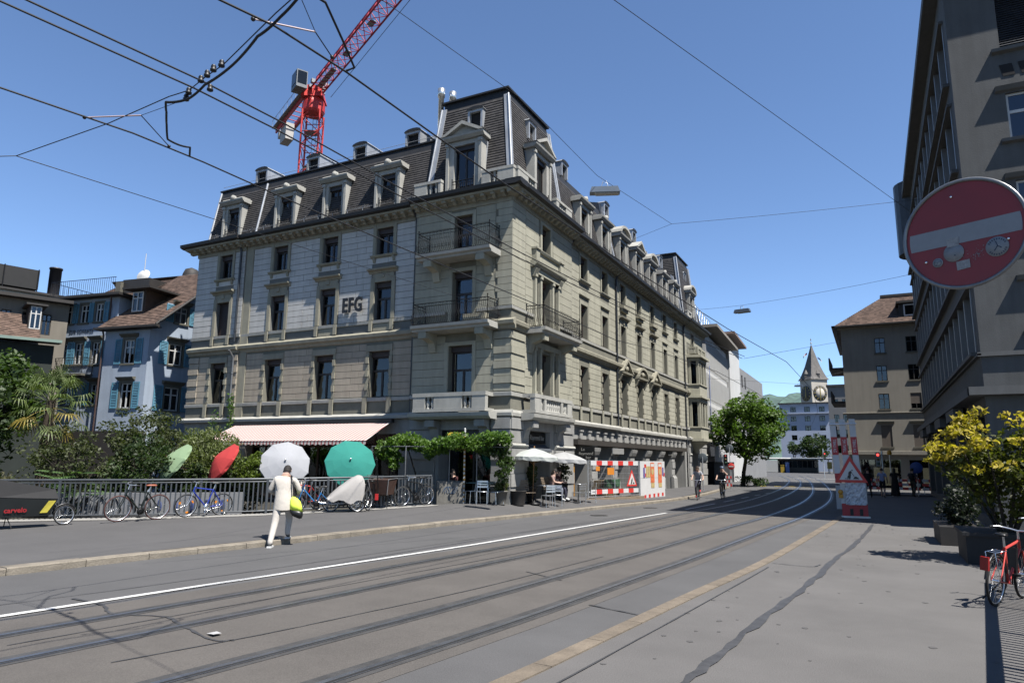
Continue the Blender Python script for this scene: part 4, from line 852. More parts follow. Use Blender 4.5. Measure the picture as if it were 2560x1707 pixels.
def dormer(F, uc, w, z0, z1, back, style, fw_=0.0, name='dormer', railing=True):
    "stone dormer: pilasters, lintel, cornice or pediment, zinc cheeks, casement window, small iron rail"
    ow = w*0.58; mb = MB(); a, b = uc-w/2, uc+w/2; oa, ob = uc-ow/2, uc+ow/2; zo = z1-0.2
    F.box(mb, a, oa, fw_-0.35, fw_, z0, z1); F.box(mb, ob, b, fw_-0.35, fw_, z0, z1); F.box(mb, oa, ob, fw_-0.35, fw_, zo, z1)
    for s in (a, b-0.13): F.box(mb, s, s+0.13, fw_, fw_+0.07, z0, z1-0.2); F.box(mb, s-0.03, s+0.16, fw_, fw_+0.11, z1-0.2, z1-0.06)
    F.prof(mb, [(fw_-0.4,z1),(fw_+0.10,z1+0.01),(fw_+0.22,z1+0.12),(fw_+0.24,z1+0.2),(fw_-0.4,z1+0.22)], a-0.16, b+0.16); zt = z1+0.221
    if style == 'cap':
        F.prof(mb, [(fw_-0.4,zt),(fw_+0.16,zt),(fw_+0.1,zt+0.09),(fw_-0.4,zt+0.1)], a-0.02, b+0.02); mb.lathe([(0.15,0),(0.15,0.14),(0.02,0.14)], F.P(uc, fw_+0.0, zt+0.12), 14, F.n); mb.lathe([(0.09,0),(0.09,0.17),(0.02,0.17)], F.P(uc, fw_+0.0, zt+0.12), 12, F.n)
    elif style == 'ped':
        F.poly(mb, [(a-0.1,zt),(b+0.1,zt),(uc,zt+0.42)], fw_-0.4, fw_+0.06); F.poly(mb, [(a-0.2,zt),(a+0.06,zt),(uc,zt+0.42),(b-0.06,zt),(b+0.2,zt),(uc,zt+0.58)], fw_-0.38, fw_+0.26)
    elif style == 'arc':
        N = 10; R0, R1_ = w/2+0.2, w/2+0.02
        arc = [(uc-R0*math.cos(math.pi*k/N), zt+0.55*math.sin(math.pi*k/N)) for k in range(N+1)]; inn = [(uc-R1_*math.cos(math.pi*k/N), zt+0.40*math.sin(math.pi*k/N)) for k in range(N+1)]
        F.poly(mb, inn, fw_-0.4, fw_+0.06)
        for k in range(N): F.poly(mb, [arc[k], arc[k+1], inn[k+1], inn[k]], fw_-0.45, fw_+0.25)
    d = mb.build(name, m_trimL, mainb); mb = MB()
    for s in (a+0.03, b-0.05): F.poly(mb, [(s,z0),(s+0.02,z0),(s+0.02,z1),(s,z1)], fw_-back, fw_-0.351)
    F.prof(mb, [(fw_-back,z1+0.2),(fw_-0.41,z1+0.12),(fw_-0.41,z1+0.2),(fw_-back,z1+0.28)], a-0.05, b+0.05); mb.build('cheek', m_zinc, d)
    window(F, d, oa, ob, z0+0.02, zo, d=0.24, kind='double' if style != 'ped' else 'transom', name='casement', base=fw_) if False else None
    # casement parts stay one level below the dormer
    w0 = fw_-0.2; t = 0.055; zr = zo-0.2; mb = MB(); F.box(mb, oa, oa+t, w0-0.05, w0, z0, zr); F.box(mb, ob-t, ob, w0-0.05, w0, z0, zr); F.box(mb, uc-0.04, uc+0.04, w0-0.05, w0+0.01, z0, zr); F.box(mb, oa+t, uc-0.04, w0-0.05, w0, zr-t, zr); F.box(mb, uc+0.04, ob-t, w0-0.05, w0, zr-t, zr); F.box(mb, oa, ob, w0-0.08, w0+0.1, zr+0.001, zo-0.001)
    mb.build('casement', m_frame, d)
    for p, q in ((oa+t, uc-0.04), (uc+0.04, ob-t)): F.box(MB(), p, q, w0-0.03, w0-0.022, z0, zr-t).build('pane', m_pane, d)
    mb = MB(); mb.quad(F.P(oa,w0-0.4,z0), F.P(ob,w0-0.4,z0), F.P(ob,w0-0.4,zo), F.P(oa,w0-0.4,zo)); mb.cm = 1; mb.quad(F.P(oa+0.05,w0-0.2,z0), F.P(oa+0.28,w0-0.2,z0), F.P(oa+0.24,w0-0.2,zr), F.P(oa+0.05,w0-0.2,zr)); mb.build('curtain', [m_room, m_curt], d)
    if railing: scroll_rail(F, [(F.P(oa-0.02,fw_+0.08,0), F.P(ob+0.02,fw_+0.08,0), F.n)], z0+0.0, 0.55, 'iron_railing', d, 0.03, 0.09)
    return d
for i, uc in enumerate((-28.75,-25.0,-21.85,-18.72)): dormer(FL, uc, 1.42, ZB, 14.95, 0.9, 'cap', 0.08)
dormer(FC, -14.5, 1.75, ZB, 15.35, 1.2, 'ped', 0.12); dormer(FRC, 26.1, 1.75, ZB, 15.35, 1.2, 'ped', 0.05)
for j, (yy, st) in enumerate(((31.8,'cap'),(34.9,'cap'),(38.0,'arc'),(41.1,'ped'),(44.1,'arc'),(47.3,'cap'),(50.3,'cap'))): dormer(FR, yy, 1.6, ZB, 15.0, 0.95, st, 0.1)
dormer(FRE, 55.2, 1.7, ZB, 15.4, 1.1, 'arc', 0.1)
# roof balustrades beside the pavilion dormers
balustrade(FC, -16.85, -15.5, ZB, 0.28, [(-16.85,-16.2),(-15.62,-15.5)], m_trimL, 0.72, False); balustrade(FC, -13.5, CX+0.2, ZB, 0.28, [(-13.5,-13.1),(-12.75,CX+0.2)], m_trimL, 0.72, False)
balustrade(FRC, CY-0.15, 25.0, ZB, 0.25, [(CY-0.15,24.2),(24.85,25.0)], m_trimL, 0.72, False); balustrade(FRC, 27.1, 28.9, ZB, 0.25, [(27.1,27.4),(28.2,28.9)], m_trimL, 0.72, False); balustrade(FRE, 52.8, 54.2, ZB, 0.25, [(52.8,53.3),(54.0,54.2)], m_trimL, 0.72, False)
# small zinc attic dormers
def zdormer(F, u, w, z, fw_, dep=1.3, h=0.75, par=None):
    mb = MB(); a, b = u-w/2, u+w/2; t = 0.1
    F.box(mb, a, a+t, fw_-dep, fw_, z, z+h); F.box(mb, b-t, b, fw_-dep, fw_, z, z+h); F.box(mb, a+t, b-t, fw_-0.15, fw_, z+h-0.1, z+h)
    N = 6; arc = [(u-(w/2+0.05)*math.cos(math.pi*k/N), z+h+0.15*math.sin(math.pi*k/N)) for k in range(N+1)]; F.poly(mb, arc, fw_-dep, fw_+0.03); d = mb.build('attic_dormer', m_zinc, mainb)
    q = MB(); F.box(q, a+t, b-t, fw_-0.2, fw_-0.16, z, z+h-0.1); q.build('shutter', m_room, d)
    q = MB(); F.poly(q, [(p[0], p[1]+0.005) for p in arc], fw_+0.031, fw_+0.05); q.build('hood_edge', m_gutter, d)
for u in (-27.6,-24.0,-21.0,-17.9): zdormer(FL, u, 0.85, ZT+0.42, -0.55)
zdormer(FC, -14.35, 0.75, 16.15, -0.45, 0.6, 0.85); zdormer(FRC, 26.1, 0.75, 16.15, -0.42, 0.6, 0.85); zdormer(FRE, 55.2, 0.75, 16.4, -0.35, 0.6, 0.85)
for y in (30.6,36.9,42.3,48.8): zdormer(FR, y, 0.8, ZT+0.45, -0.5)
# roof-top plant boxes and firewall heads
mb = MB(); mb.box(-18.6,-16.6,25.5,28,ZT+0.5,ZT+1.5); mb.build('roof_plant', m_zinc, mainb)
mb = MB(); mb.hexa([(CX-3.5,35.9,ZT+0.4),(CX-0.8,35.9,ZT+0.3),(CX-0.8,36.3,ZT+0.3),(CX-3.5,36.3,ZT+0.4),(CX-3.5,35.9,ZT+1.6),(CX-0.9,35.9,ZT+1.0),(CX-0.9,36.3,ZT+1.0),(CX-3.5,36.3,ZT+1.6)]); mb.build('firewall', m_pipe, mainb)
# snow guards and roof hooks
mb = MB()
for u in np.arange(-30.0, XC-0.2, 0.9):
    mb.tube([FL.P(u,0.1,ZB+0.05), FL.P(u,0.12,ZB+0.42)], 0.012, 4); mb.tube([FL.P(u,0.12,ZB+0.42), FL.P(u+0.12,0.14,ZB+0.5)], 0.012, 4)
for z in (0.25, 0.4): mb.tube([FL.P(-30.0,0.11,ZB+z), FL.P(XC-0.3,0.11,ZB+z)], 0.01, 4)
mb.tube([FL.P(-30.4,-0.52,ZT+0.65), FL.P(XC+0.2,-0.52,ZT+0.65)], 0.012, 4)
mb.build('snow_guard', m_zinc, mainb)
# ================================================================ OTHER BUILDINGS
m_blue = mat('blue_render', (0.56,0.66,0.80), 0.9, 0.08, 0.8, 0.15, 30, streak=0.14)
m_shut = mat('shutter_teal', (0.16,0.42,0.58), 0.6, 0.08, 4); m_wht = mat('white_frame', (0.95,0.95,0.92), 0.5, 0.06, 4)
m_ftrim = mat('olive_trim', (0.20,0.19,0.15), 0.85, 0.12, 3); m_eave = mat('dark_eave', (0.045,0.04,0.036), 0.7, 0.15, 3)
def tile_mat(name, c):
    m = mat(name, c, 0.85, 0.22, 1.5, spec=0.25); t = m.node_tree; n = t.nodes; l = t.links; b = n['Principled BSDF']
    g = n.new('ShaderNodeNewGeometry'); sx = n.new('ShaderNodeVectorMath'); sx.operation = 'MULTIPLY'; sx.inputs[1].default_value = (5.5, 5.5, 9.0)
    l.new(g.outputs['Position'], sx.inputs[0]); fl = n.new('ShaderNodeVectorMath'); fl.operation = 'FLOOR'; l.new(sx.outputs[0], fl.inputs[0])
    wn = n.new('ShaderNodeTexWhiteNoise'); l.new(fl.outputs[0], wn.inputs['Vector']); r = n.new('ShaderNodeMapRange'); r.inputs[3].default_value = 0.55; r.inputs[4].default_value = 1.5; l.new(wn.outputs[0], r.inputs[0])
    old = b.inputs['Base Color'].links[0].from_socket; sv = n.new('ShaderNodeVectorMath'); sv.operation = 'SCALE'; l.new(old, sv.inputs[0]); l.new(r.outputs[0], sv.inputs['Scale']); l.new(sv.outputs[0], b.inputs['Base Color']); return m
m_tile = tile_mat('clay_tiles', (0.20,0.135,0.105))
def tiles(A, B, C, D, rows, par, out, m=None):
    A, B, C, D, out = map(Vector, (A, B, C, D, out)); mb = MB()
    for i in range(rows):
        t0, t1 = i/rows, (i+1)/rows; a, b, c, d = A.lerp(D, t0), B.lerp(C, t0), B.lerp(C, t1), A.lerp(D, t1); mb.quad(a+out*0.03, b+out*0.03, c, d); mb.quad(a, b, b+out*0.03, a+out*0.03)
    return tag(mb.build('roof_tiles', m or m_tile, par), kind='stuff')
def simple_win(F, par, u0, u1, z0, z1, m_f, d=0.12, bars=True, name='window', gm=None, curtain=True):
    mb = MB(); t = max(0.05, (u1-u0)*0.07); F.box(mb, u0, u0+t, -d, -d+0.05, z0, z1); F.box(mb, u1-t, u1, -d, -d+0.05, z0, z1); F.box(mb, u0+t, u1-t, -d, -d+0.05, z0, z0+t); F.box(mb, u0+t, u1-t, -d, -d+0.05, z1-t, z1)
    um = (u0+u1)/2; zt = z0+(z1-z0)*0.68
    if bars: F.box(mb, um-t*0.6, um+t*0.6, -d+0.002, -d+0.06, z0+t, z1-t); F.box(mb, u0+t, um-t*0.6, -d+0.002, -d+0.055, zt-t*0.5, zt+t*0.5); F.box(mb, um+t*0.6, u1-t, -d+0.002, -d+0.055, zt-t*0.5, zt+t*0.5)
    o = mb.build(name, m_f, par)
    for a, b in ((u0+t, um-t*0.6), (um+t*0.6, u1-t)): F.box(MB(), a, b, -d+0.01, -d+0.016, z0+t, z1-t).build('pane', gm or m_pane, o)
    mb = MB(); mb.quad(F.P(u0-0.05,-d-0.3,z0), F.P(u1+0.05,-d-0.3,z0), F.P(u1+0.05,-d-0.3,z1), F.P(u0-0.05,-d-0.3,z1))
    if curtain:
        mb.cm = 1; k = (u1-u0)*random.uniform(0.2,0.4); mb.quad(F.P(u0,-d-0.15,z0), F.P(u0+k,-d-0.15,z0), F.P(u0+k*0.8,-d-0.15,z1), F.P(u0,-d-0.15,z1)); mb.quad(F.P(u1-k,-d-0.15,z0), F.P(u1,-d-0.15,z0), F.P(u1,-d-0.15,z1), F.P(u1-k*0.8,-d-0.15,z1))
    mb.build('curtain', [m_room, m_curt], o); return o  # includes the dark sheet painted for the unlit room
def shutter(F, par, u0, u1, z0, z1, w=0.02, m=None):
    mb = MB(); t = 0.06; F.box(mb, u0, u0+t, w, w+0.04, z0, z1); F.box(mb, u1-t, u1, w, w+0.04, z0, z1)
    for z in (z0, (z0+z1)/2-t/2, z1-t): F.box(mb, u0+t, u1-t, w, w+0.04, z, z+t)
    n = int((z1-z0)/0.09)
    for i in range(n):
        a = z0+t+(z1-z0-2*t)*i/n; F.prof(mb, [(w,a+0.05),(w+0.005,a+0.065),(w+0.036,a+0.02),(w+0.03,a+0.008)], u0+t, u1-t)
    return mb.build('shutter', m or m_shut, par)
c_ = Vector((-34.69,23.67,0)); uB = (0.987,0.16); nB = (0.16,-0.987)
FB1 = FA(c_, uB, nB); FB0 = FA(c_+Vector((nB[0],nB[1],0))*-0.6, uB, nB); FBR = FA((c_.x, c_.y), (0,1), (1,0))
bh = thing('blue_house', (-37, 26, 0), 'pale blue house with teal louvred shutters, brown tiled roof and ZUR SCHANZE lettering', 'house')
W0 = [(-7.08,-6.46,9.58,10.66),(-5.98,-5.34,9.58,10.66),(-4.81,-4.26,9.6,10.68),(-7.03,-6.44,7.15,8.38),(-6.09,-5.44,7.15,8.40),(-4.77,-4.20,7.1,8.4),(-4.55,-3.9,4.8,5.98),(-6.6,-6.0,4.8,5.98)]
W1 = [(-1.72,-0.97,6.97,8.29),(-1.66,-0.90,4.52,5.88)]; WR = [(25.12-c_.y,25.88-c_.y,9.46,10.38),(24.94-c_.y,25.76-c_.y,7.04,8.24),(24.9-c_.y,25.8-c_.y,4.47,5.77)]
mb = MB(); FB0.wall(mb, -7.86, -3.1, 0, 11.0, W0, 0.3); mb.quad(FB0.P(-7.86,0,0), FB0.P(-7.86,0,11), FB0.P(-7.86,-8,11), FB0.P(-7.86,-8,0)); FB1.wall(mb, -3.15, 0.0, 0, 9.1, W1, 0.3); mb.quad(FB1.P(-3.15,0,0), FB1.P(-3.15,0,9.1), FB0.P(-3.15,0,9.1), FB0.P(-3.15,0,0))
mb.quad(FB0.P(-3.1,0,9.0), FB0.P(-3.1,0,11), FB0.P(-3.1,-4,11), FB0.P(-3.1,-4,9.0))
FBR.wall(mb, 0, 9.0, 0, 9.1, [w_ for w_ in WR if w_[3] < 9.1], 0.3); FBR.wall(mb, 0.9, 9.0, 9.1, 10.5, [WR[0]], 0.3); mb.quad(FBR.P(0,0,9.1), FBR.P(0.9,0,9.1), FBR.P(0.9,0,9.85)); mb.quad(FBR.P(0.9,0,10.5), FBR.P(9.0,0,10.5), FBR.P(5.2,0,13.35), FBR.P(1.7,0,10.5)); mb.build('house_wall', m_blue, bh)
for F, ws in ((FB0, W0), (FB1, W1), (FBR, WR)):
    for k, o in enumerate(ws):
        simple_win(F, bh, *o, m_wht); q = MB(); F.box(q, o[0]-0.1, o[1]+0.1, -0.05, 0.1, o[2]-0.09, o[2]-0.001); q.build('window_sill', m_ftrim, bh)
        q = MB(); F.box(q, o[0]-0.12, o[0], -0.08, 0.025, o[2], o[3]); F.box(q, o[1], o[1]+0.12, -0.08, 0.025, o[2], o[3]); F.box(q, o[0]-0.12, o[1]+0.12, -0.08, 0.03, o[3]+0.001, o[3]+0.15); q.build('window_surround', m_ftrim, bh)
        if not (F is FB0 and o[3] > 10): q = MB(); F.prof(q, [(0.031,o[3]+0.15),(0.22,o[3]+0.27),(0.24,o[3]+0.33),(0,o[3]+0.36),(0,o[3]+0.15)], o[0]-0.22, o[1]+0.22); q.build('window_hood', m_ftrim, bh)
        sw = (o[1]-o[0])*0.62; shutter(F, bh, o[0]-0.13-sw, o[0]-0.13, o[2]-0.02, o[3]+0.06)
        if not (F is FB0 and k in (0,1,3,4)): shutter(F, bh, o[1]+0.13, o[1]+0.13+sw, o[2]-0.02, o[3]+0.06)
        else: shutter(F, bh, o[1]+0.125, o[1]+0.125+min(sw,0.24), o[2]-0.02, o[3]+0.06)
t = text_mesh('ZUR SCHANZE', 0.3, mat('letter_navy', (0.02,0.04,0.07), 0.7), 'house_letters', 0.01, 0.003, 'CENTER', 0, 1.25); place_text(t, FB0.P(-5.75,0.02,8.97), FB0.u, (0,0,1), bh, 0.78)
# roofs of the blue house
def RP(u, w, z): return FB1.P(u, w, z)
tiles(RP(-3.3,0.45,8.98), RP(0.75,0.45,8.98), RP(0.9,-5.0,13.4), RP(-3.3,-5.0,13.4), 34, bh, (0,-0.3,1)); tiles(RP(0.9,-10.4,8.98), RP(-9,-10.4,8.98), RP(-9,-5.0,13.4), RP(0.9,-5.0,13.4), 24, bh, (0,0.3,1))
q = MB(); q.quad(RP(-3.3,0.45,8.96), RP(-3.3,-5,13.36), RP(0.9,-5,13.36), RP(0.75,0.45,8.96)); FB1.box(q, -3.5, 0.95, 0.3, 0.55, 8.86, 8.98); FB1.box(q, -3.4, 0.8, 0.0, 0.45, 8.84, 8.9); FB0.box(q, -8.35, -2.6, -6, 0.55, 11.0, 11.14); q.build('eave', m_eave, bh)
q = MB(); q.tube([RP(0.78,0.4,9.0), RP(0.92,-5.0,13.38)], 0.07, 6); q.build('verge', m_eave, bh)
tiles(FB0.P(-7.6,-1.2,11.15), FB0.P(-3.3,-1.2,11.15), FB0.P(-3.3,-4.2,13.1), FB0.P(-7.6,-4.2,13.1), 18, bh, (0,-0.3,1))
# roof dormer, terrace box, chimney, dish
q = MB(); FB1.box(q, -2.25, -1.35, -3.3, -0.75, 9.95, 11.3); q.build('roof_dormer', mat('rust_board', (0.12,0.085,0.065), 0.8, 0.2, 3), bh); q = MB(); FB1.box(q, -2.6, -0.6, -4.6, -0.25, 11.3, 11.42); q.build('dormer_roof', m_eave, bh)
simple_win(FA(FB1.P(0,-0.7,0), uB, nB), bh, -2.2, -1.45, 10.05, 11.2, m_wht, 0.0)
q = MB(); FB1.box(q, -5.6, -3.5, -4.4, -2.9, 11.15, 12.75); q.build('roof_cabin', mat('roof_cabin_dark', (0.05,0.045,0.04), 0.6, 0.2, 2), bh)
q = MB(); FB1.box(q, -5.95, -5.55, -3.2, -2.7, 11.15, 12.6); q.build('chimney', m_ftrim, bh)
q = MB(); q.lathe([(0.55,0),(0.55,1.1),(0.4,1.45),(0.05,1.6)], FB1.P(-5.0,-7.7,13.2), 14); FB1.box(q, -5.8, -4.2, -8.4, -7.0, 12.2, 13.22); q.build('roof_cowl', m_eave, bh)
q = MB(); q.lathe([(0.02,0.08),(0.25,0.03),(0.45,-0.06)], FB1.P(-5.6,-4.3,13.45), 16, (0.3,-0.9,0.35)); q.tube([FB1.P(-5.6,-4.4,11.2), FB1.P(-5.6,-4.4,14.9)], 0.025, 6); q.build('satellite_dish', m_wht, bh)
q = MB()
for a in np.arange(-8.2, -3.2, 0.16): q.tube([FB0.P(a,0.3,11.14), FB0.P(a,0.3,12.1)], 0.012, 4, cap=False)
for a in np.arange(-5, 0.3, 0.3): q.tube([FB0.P(-8.2,a,11.14), FB0.P(-8.2,a,12.1)], 0.012, 4, cap=False)
for z in (11.2,12.1): q.tube([FB0.P(-8.2,-5,z), FB0.P(-8.2,0.3,z), FB0.P(-3.2,0.3,z)], 0.02, 5)
q.build('terrace_railing', m_iron2, bh)
q = MB(); q.tube([FB1.P(-3.25,0.15,8.9), FB1.P(-3.2,0.1,8.6), FB1.P(-3.2,0.1,3.0)], 0.05, 7); q.build('downpipe', mat('brown_pipe', (0.10,0.06,0.05), 0.5), bh)
q = MB(); q.tube([FB0.P(-3.3,0.4,10.95), FB0.P(-3.6,0.1,10.5), FB0.P(-3.65,0.08,9.2)], 0.045, 7); q.build('downpipe', mat('brown_pipe', (0.10,0.06,0.05), 0.5), bh)
q = MB(); FB0.box(q, -7.0, -4.5, 0, 0.75, 6.4, 6.52); bs = q.build('balcony_slab', m_ftrim, bh); scroll_rail(FB0, [(FB0.P(-6.95,0.05,0), FB0.P(-6.95,0.7,0), -FB0.u), (FB0.P(-6.95,0.7,0), FB0.P(-4.55,0.7,0), FB0.n), (FB0.P(-4.55,0.7,0), FB0.P(-4.55,0.05,0), FB0.u)], 6.52, 0.9, par=bs, belly=0.08, sp=0.13)
q = MB(); FB1.box(q, -8, 0.3, 0.0, 0.12, 0, 3.3); q.build('garden_wall', m_eave, bh)

# ---- annexe left of the blue house
an = thing('beige_annexe', (-43, 22, 0), 'beige annexe with small windows and dark eave left of the blue house', 'building')
FN = FA((-41.3,22.3), (0.35,0.94), (0.94,-0.35)); m_beige = mat('beige_render', (0.33,0.30,0.25), 0.9, 0.1, 0.8, streak=0.15)
wn_ = [(-5.4+i*0.95,-4.95+i*0.95,8.7,9.9) for i in range(6)]
mb = MB(); FN.wall(mb, -9, 0.6, 0, 10.6, wn_, 0.3); mb.build('house_wall', m_beige, an); mb = MB(); FN.box(mb, -9.2, 0.7, -6, 0.6, 10.6, 10.78); mb.build('eave', m_eave, an)
for o in wn_: simple_win(FN, an, *o, m_wht if o[0] < -4 else m_eave)
tiles(FN.P(-4.2,2.4,8.1), FN.P(-0.9,2.4,8.1), FN.P(-0.9,0.2,9.7), FN.P(-2.6,0.2,9.7), 14, an, (0.3,0,1))
mb = MB(); FN.box(mb, -1.45, -0.85, 0.2, 1.5, 8.6, 10.05); FN.box(mb, -1.65, -0.65, 0.0, 1.75, 10.05, 10.15); mb.build('roof_dormer', m_eave, an); simple_win(FA(FN.P(0,1.52,0), (0.35,0.94), (0.94,-0.35)), an, -1.4, -0.9, 8.75, 10.0, m_wht, 0.0)
pr = thing('veranda', (-40,18.5,0), 'dark timber veranda with pale green roof edge behind the tree', 'veranda')
FV = FA((-37.1,19.9), (0.45,0.89), (0.89,-0.45)); mb = MB(); FV.box(mb, -8, 0.2, -4, 0, 0, 7.5); mb.build('veranda_wall', mat('dark_green_timber', (0.02,0.03,0.024), 0.8, 0.2, 2), pr); mb = MB(); FV.prof(mb, [(0.5,7.6),(0.55,7.72),(-4,8.3),(-4,8.1)], -8.3, 0.5); mb.build('veranda_roof', m_eave, pr); mb = MB(); FV.box(mb, -8.3, 0.5, 0.551, 0.62, 7.6, 7.74); mb.build('veranda_edge', mat('pale_green_edge', (0.3,0.42,0.36), 0.6), pr)
# ---- far left block with screen and flue
fl_ = thing('far_office_block', (-72, 36, 0), 'pale far block with black rooftop screen and dark round flue', 'building')
FF = FA((-66.6,34.4), (0.25,0.97), (0.97,-0.25)); wq = [(-6.5,-5.6,14.6,15.4),(-3.4,-2.6,14.5,15.1)]
mb = MB(); FF.wall(mb, -16, 3, 0, 16.4, wq, 0.2); mb.build('block_wall', mat('cream_render', (0.75,0.69,0.57), 0.9, 0.08, 0.5), fl_)
for o in wq: simple_win(FF, fl_, *o, m_eave, bars=False, curtain=False)
mb = MB(); FF.box(mb, -16, 3, -6, 0.3, 16.4, 16.6); mb.build('parapet', m_eave, fl_); mb = MB(); FF.box(mb, -16, -0.2, -4, -0.3, 16.9, 18.7)
mb.build('rooftop_screen', mat('black_mesh', (0.02,0.02,0.02), 0.7, 0.2, 3), fl_); mb = MB()
for a in np.arange(-15.9, 0, 2.6): mb.tube([FF.P(a,-0.2,16.6), FF.P(a,-0.2,18.75)], 0.05, 5)
mb.build('screen_posts', m_iron2, fl_); mb = MB(); mb.lathe([(0.5,0),(0.5,3.0),(0.56,3.0),(0.56,3.15),(0.4,3.15)], FF.P(1.2,-1,16.2), 14); mb.build('flue', mat('flue_brown', (0.05,0.045,0.05), 0.5), fl_)

# ---- white office with fins behind the corner building
wb = thing('white_finned_office', (-16, 70, 0), 'white office block with vertical fins, projecting eave and stair tower behind the stone building', 'building')
FW = FA((-12.45,59.9), (-0.045,0.999), (0.999,0.045)); m_wb = mat('white_concrete', (0.95,0.95,0.92), 0.85, 0.06, 0.8, streak=0.1); m_wbd = mat('office_glass', (0.12,0.13,0.15), 0.25, 0.1, 1)
mb = MB(); FW.box(mb, 0.4, 14.2, -6, -0.35, 0, 13.6); mb.build('glazing', m_wbd, wb)
for z in (4.4,7.2,10.0,13.0): mb = MB(); FW.box(mb, 0.4, 14.2, -0.34, 0.02, z-0.35, z+0.25); mb.build('floor_band', m_wb, wb)
for i in range(24):
    mb = MB(); u = 0.5+i*0.585; FW.box(mb, u, u+0.2, -0.3, 0.16, 4.66, 6.84); FW.box(mb, u, u+0.2, -0.3, 0.16, 7.46, 9.64); FW.box(mb, u, u+0.2, -0.3, 0.16, 10.26, 12.64); mb.build('fin', m_wb, wb)
mb = MB(); FW.box(mb, 0.2, 14.6, -6, 1.25, 13.6, 13.85); mb.build('eave', mat('tan_eave', (0.42,0.38,0.33), 0.85, 0.1, 1), wb)
mb = MB(); FW.box(mb, 14.6, 23.5, -5, 0.3, 0, 15.3); mb.build('stair_tower', m_wb, wb); mb = MB(); FW.box(mb, 13.6, 24.6, -6, 1.1, 15.3, 15.55); mb.build('tower_roof', mat('copper_eave', (0.36,0.25,0.2), 0.7), wb)
mb = MB(); FW.box(mb, 1.6, 15.0, 0.4, 0.52, 2.0, 3.9); mb.build('scaffold_sheet', mat('white_sheet', (0.85,0.85,0.88), 0.8, 0.06, 1.5), wb); mb = MB(); FW.box(mb, 1.6, 15, -0.3, 0.3, 0, 1.99); mb.build('base_void', m_room, wb)
mb = MB(); FW.poly(mb, [(1.5,4.0),(1.62,4.0),(1.75,6.0),(1.66,8),(1.8,10.4),(1.72,10.4),(1.55,8),(1.62,6)], 0.2, 0.23); mb.build('blue_sheet_strip', mat('blue_plastic', (0.05,0.14,0.55), 0.5), wb)
scf = MB()
for i in range(9):
    u = 1+i*1.25
    for w_ in (-2.4, -0.9): scf.tube([FW.P(u,w_,13.86), FW.P(u,w_,16.2-i*0.02)], 0.025, 4)
    if i < 8:
        for z in (14.6,15.3,16.1): scf.tube([FW.P(u,-0.9,z), FW.P(u+1.25,-0.9,z)], 0.022, 4)
        scf.tube([FW.P(u,-0.9,14.0), FW.P(u+1.25,-0.9,16.0)], 0.02, 4); scf.tube([FW.P(u,-0.9,16.1), FW.P(u,-2.4,16.1)], 0.02, 4)
scf.tube([FW.P(1,-0.9,13.88), FW.P(1,-2.4,13.88)], 0.02, 4); tag(scf.build('roof_scaffold', mat('galvanised_tube', (0.45,0.46,0.47), 0.4, 0.1, 3, metal=0.7)), 'steel tube scaffold standing on the white office roof', 'scaffold')
bk = thing('grey_row_house', (-17, 95, 0), 'narrow grey building further along the left side of the street', 'building'); FK = FA((-14.2,84), (0,1), (1,0)); wk = [(y, y+1.0, z, z+1.6) for y in (2,4.4,6.8,9.2) for z in (5.2,8.4,11.4)]
mb = MB(); FK.wall(mb, 0, 26, 0, 13.8, wk, 0.25); FA((-20,84),(1,0),(0,-1)).wall(mb, 0, 5.8, 0, 13.8, [], 0.2); mb.build('block_wall', mat('grey_render', (0.36,0.36,0.36), 0.9, 0.1, 0.7), bk)
for o in wk: simple_win(FK, bk, *o, m_eave, bars=False, curtain=False)

# ---- big office on the right
rb = thing('dark_stone_office', (10, 40, 0), 'tall dark grey stone office with bands of finned windows on the right', 'building')
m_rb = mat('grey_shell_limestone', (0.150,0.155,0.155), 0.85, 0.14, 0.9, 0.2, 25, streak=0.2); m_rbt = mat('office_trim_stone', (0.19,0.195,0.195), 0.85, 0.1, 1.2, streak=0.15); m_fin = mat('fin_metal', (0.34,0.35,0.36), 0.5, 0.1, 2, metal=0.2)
FQ = FA((3.2,0), (0,1), (-1,0)); FQN = FA((0,25.4), (1,0), (0,-1)); BN = [(14.8,17.05),(11.7,13.95),(8.55,10.75),(5.5,7.6)]
Y0, Y1 = 25.4, 53.2
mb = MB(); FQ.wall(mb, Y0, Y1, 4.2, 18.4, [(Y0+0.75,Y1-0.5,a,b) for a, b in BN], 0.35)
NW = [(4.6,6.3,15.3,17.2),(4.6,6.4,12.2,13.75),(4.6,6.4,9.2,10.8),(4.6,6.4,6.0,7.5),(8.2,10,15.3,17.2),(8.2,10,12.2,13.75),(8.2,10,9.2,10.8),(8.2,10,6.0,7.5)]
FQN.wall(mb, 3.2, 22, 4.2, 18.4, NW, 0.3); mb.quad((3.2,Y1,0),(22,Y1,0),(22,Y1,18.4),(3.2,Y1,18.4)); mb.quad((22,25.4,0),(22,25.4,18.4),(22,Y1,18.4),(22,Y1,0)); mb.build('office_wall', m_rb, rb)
mb = MB(); mb.box(2.75, 22.4, 24.95, Y1+0.4, 18.4, 18.75); mb.build('eave_slab', m_rbt, rb); mb = MB(); mb.box(2.9, 22.3, 25.1, Y1+0.3, 18.751, 18.85); mb.build('roof_sheet', m_zinc, rb)
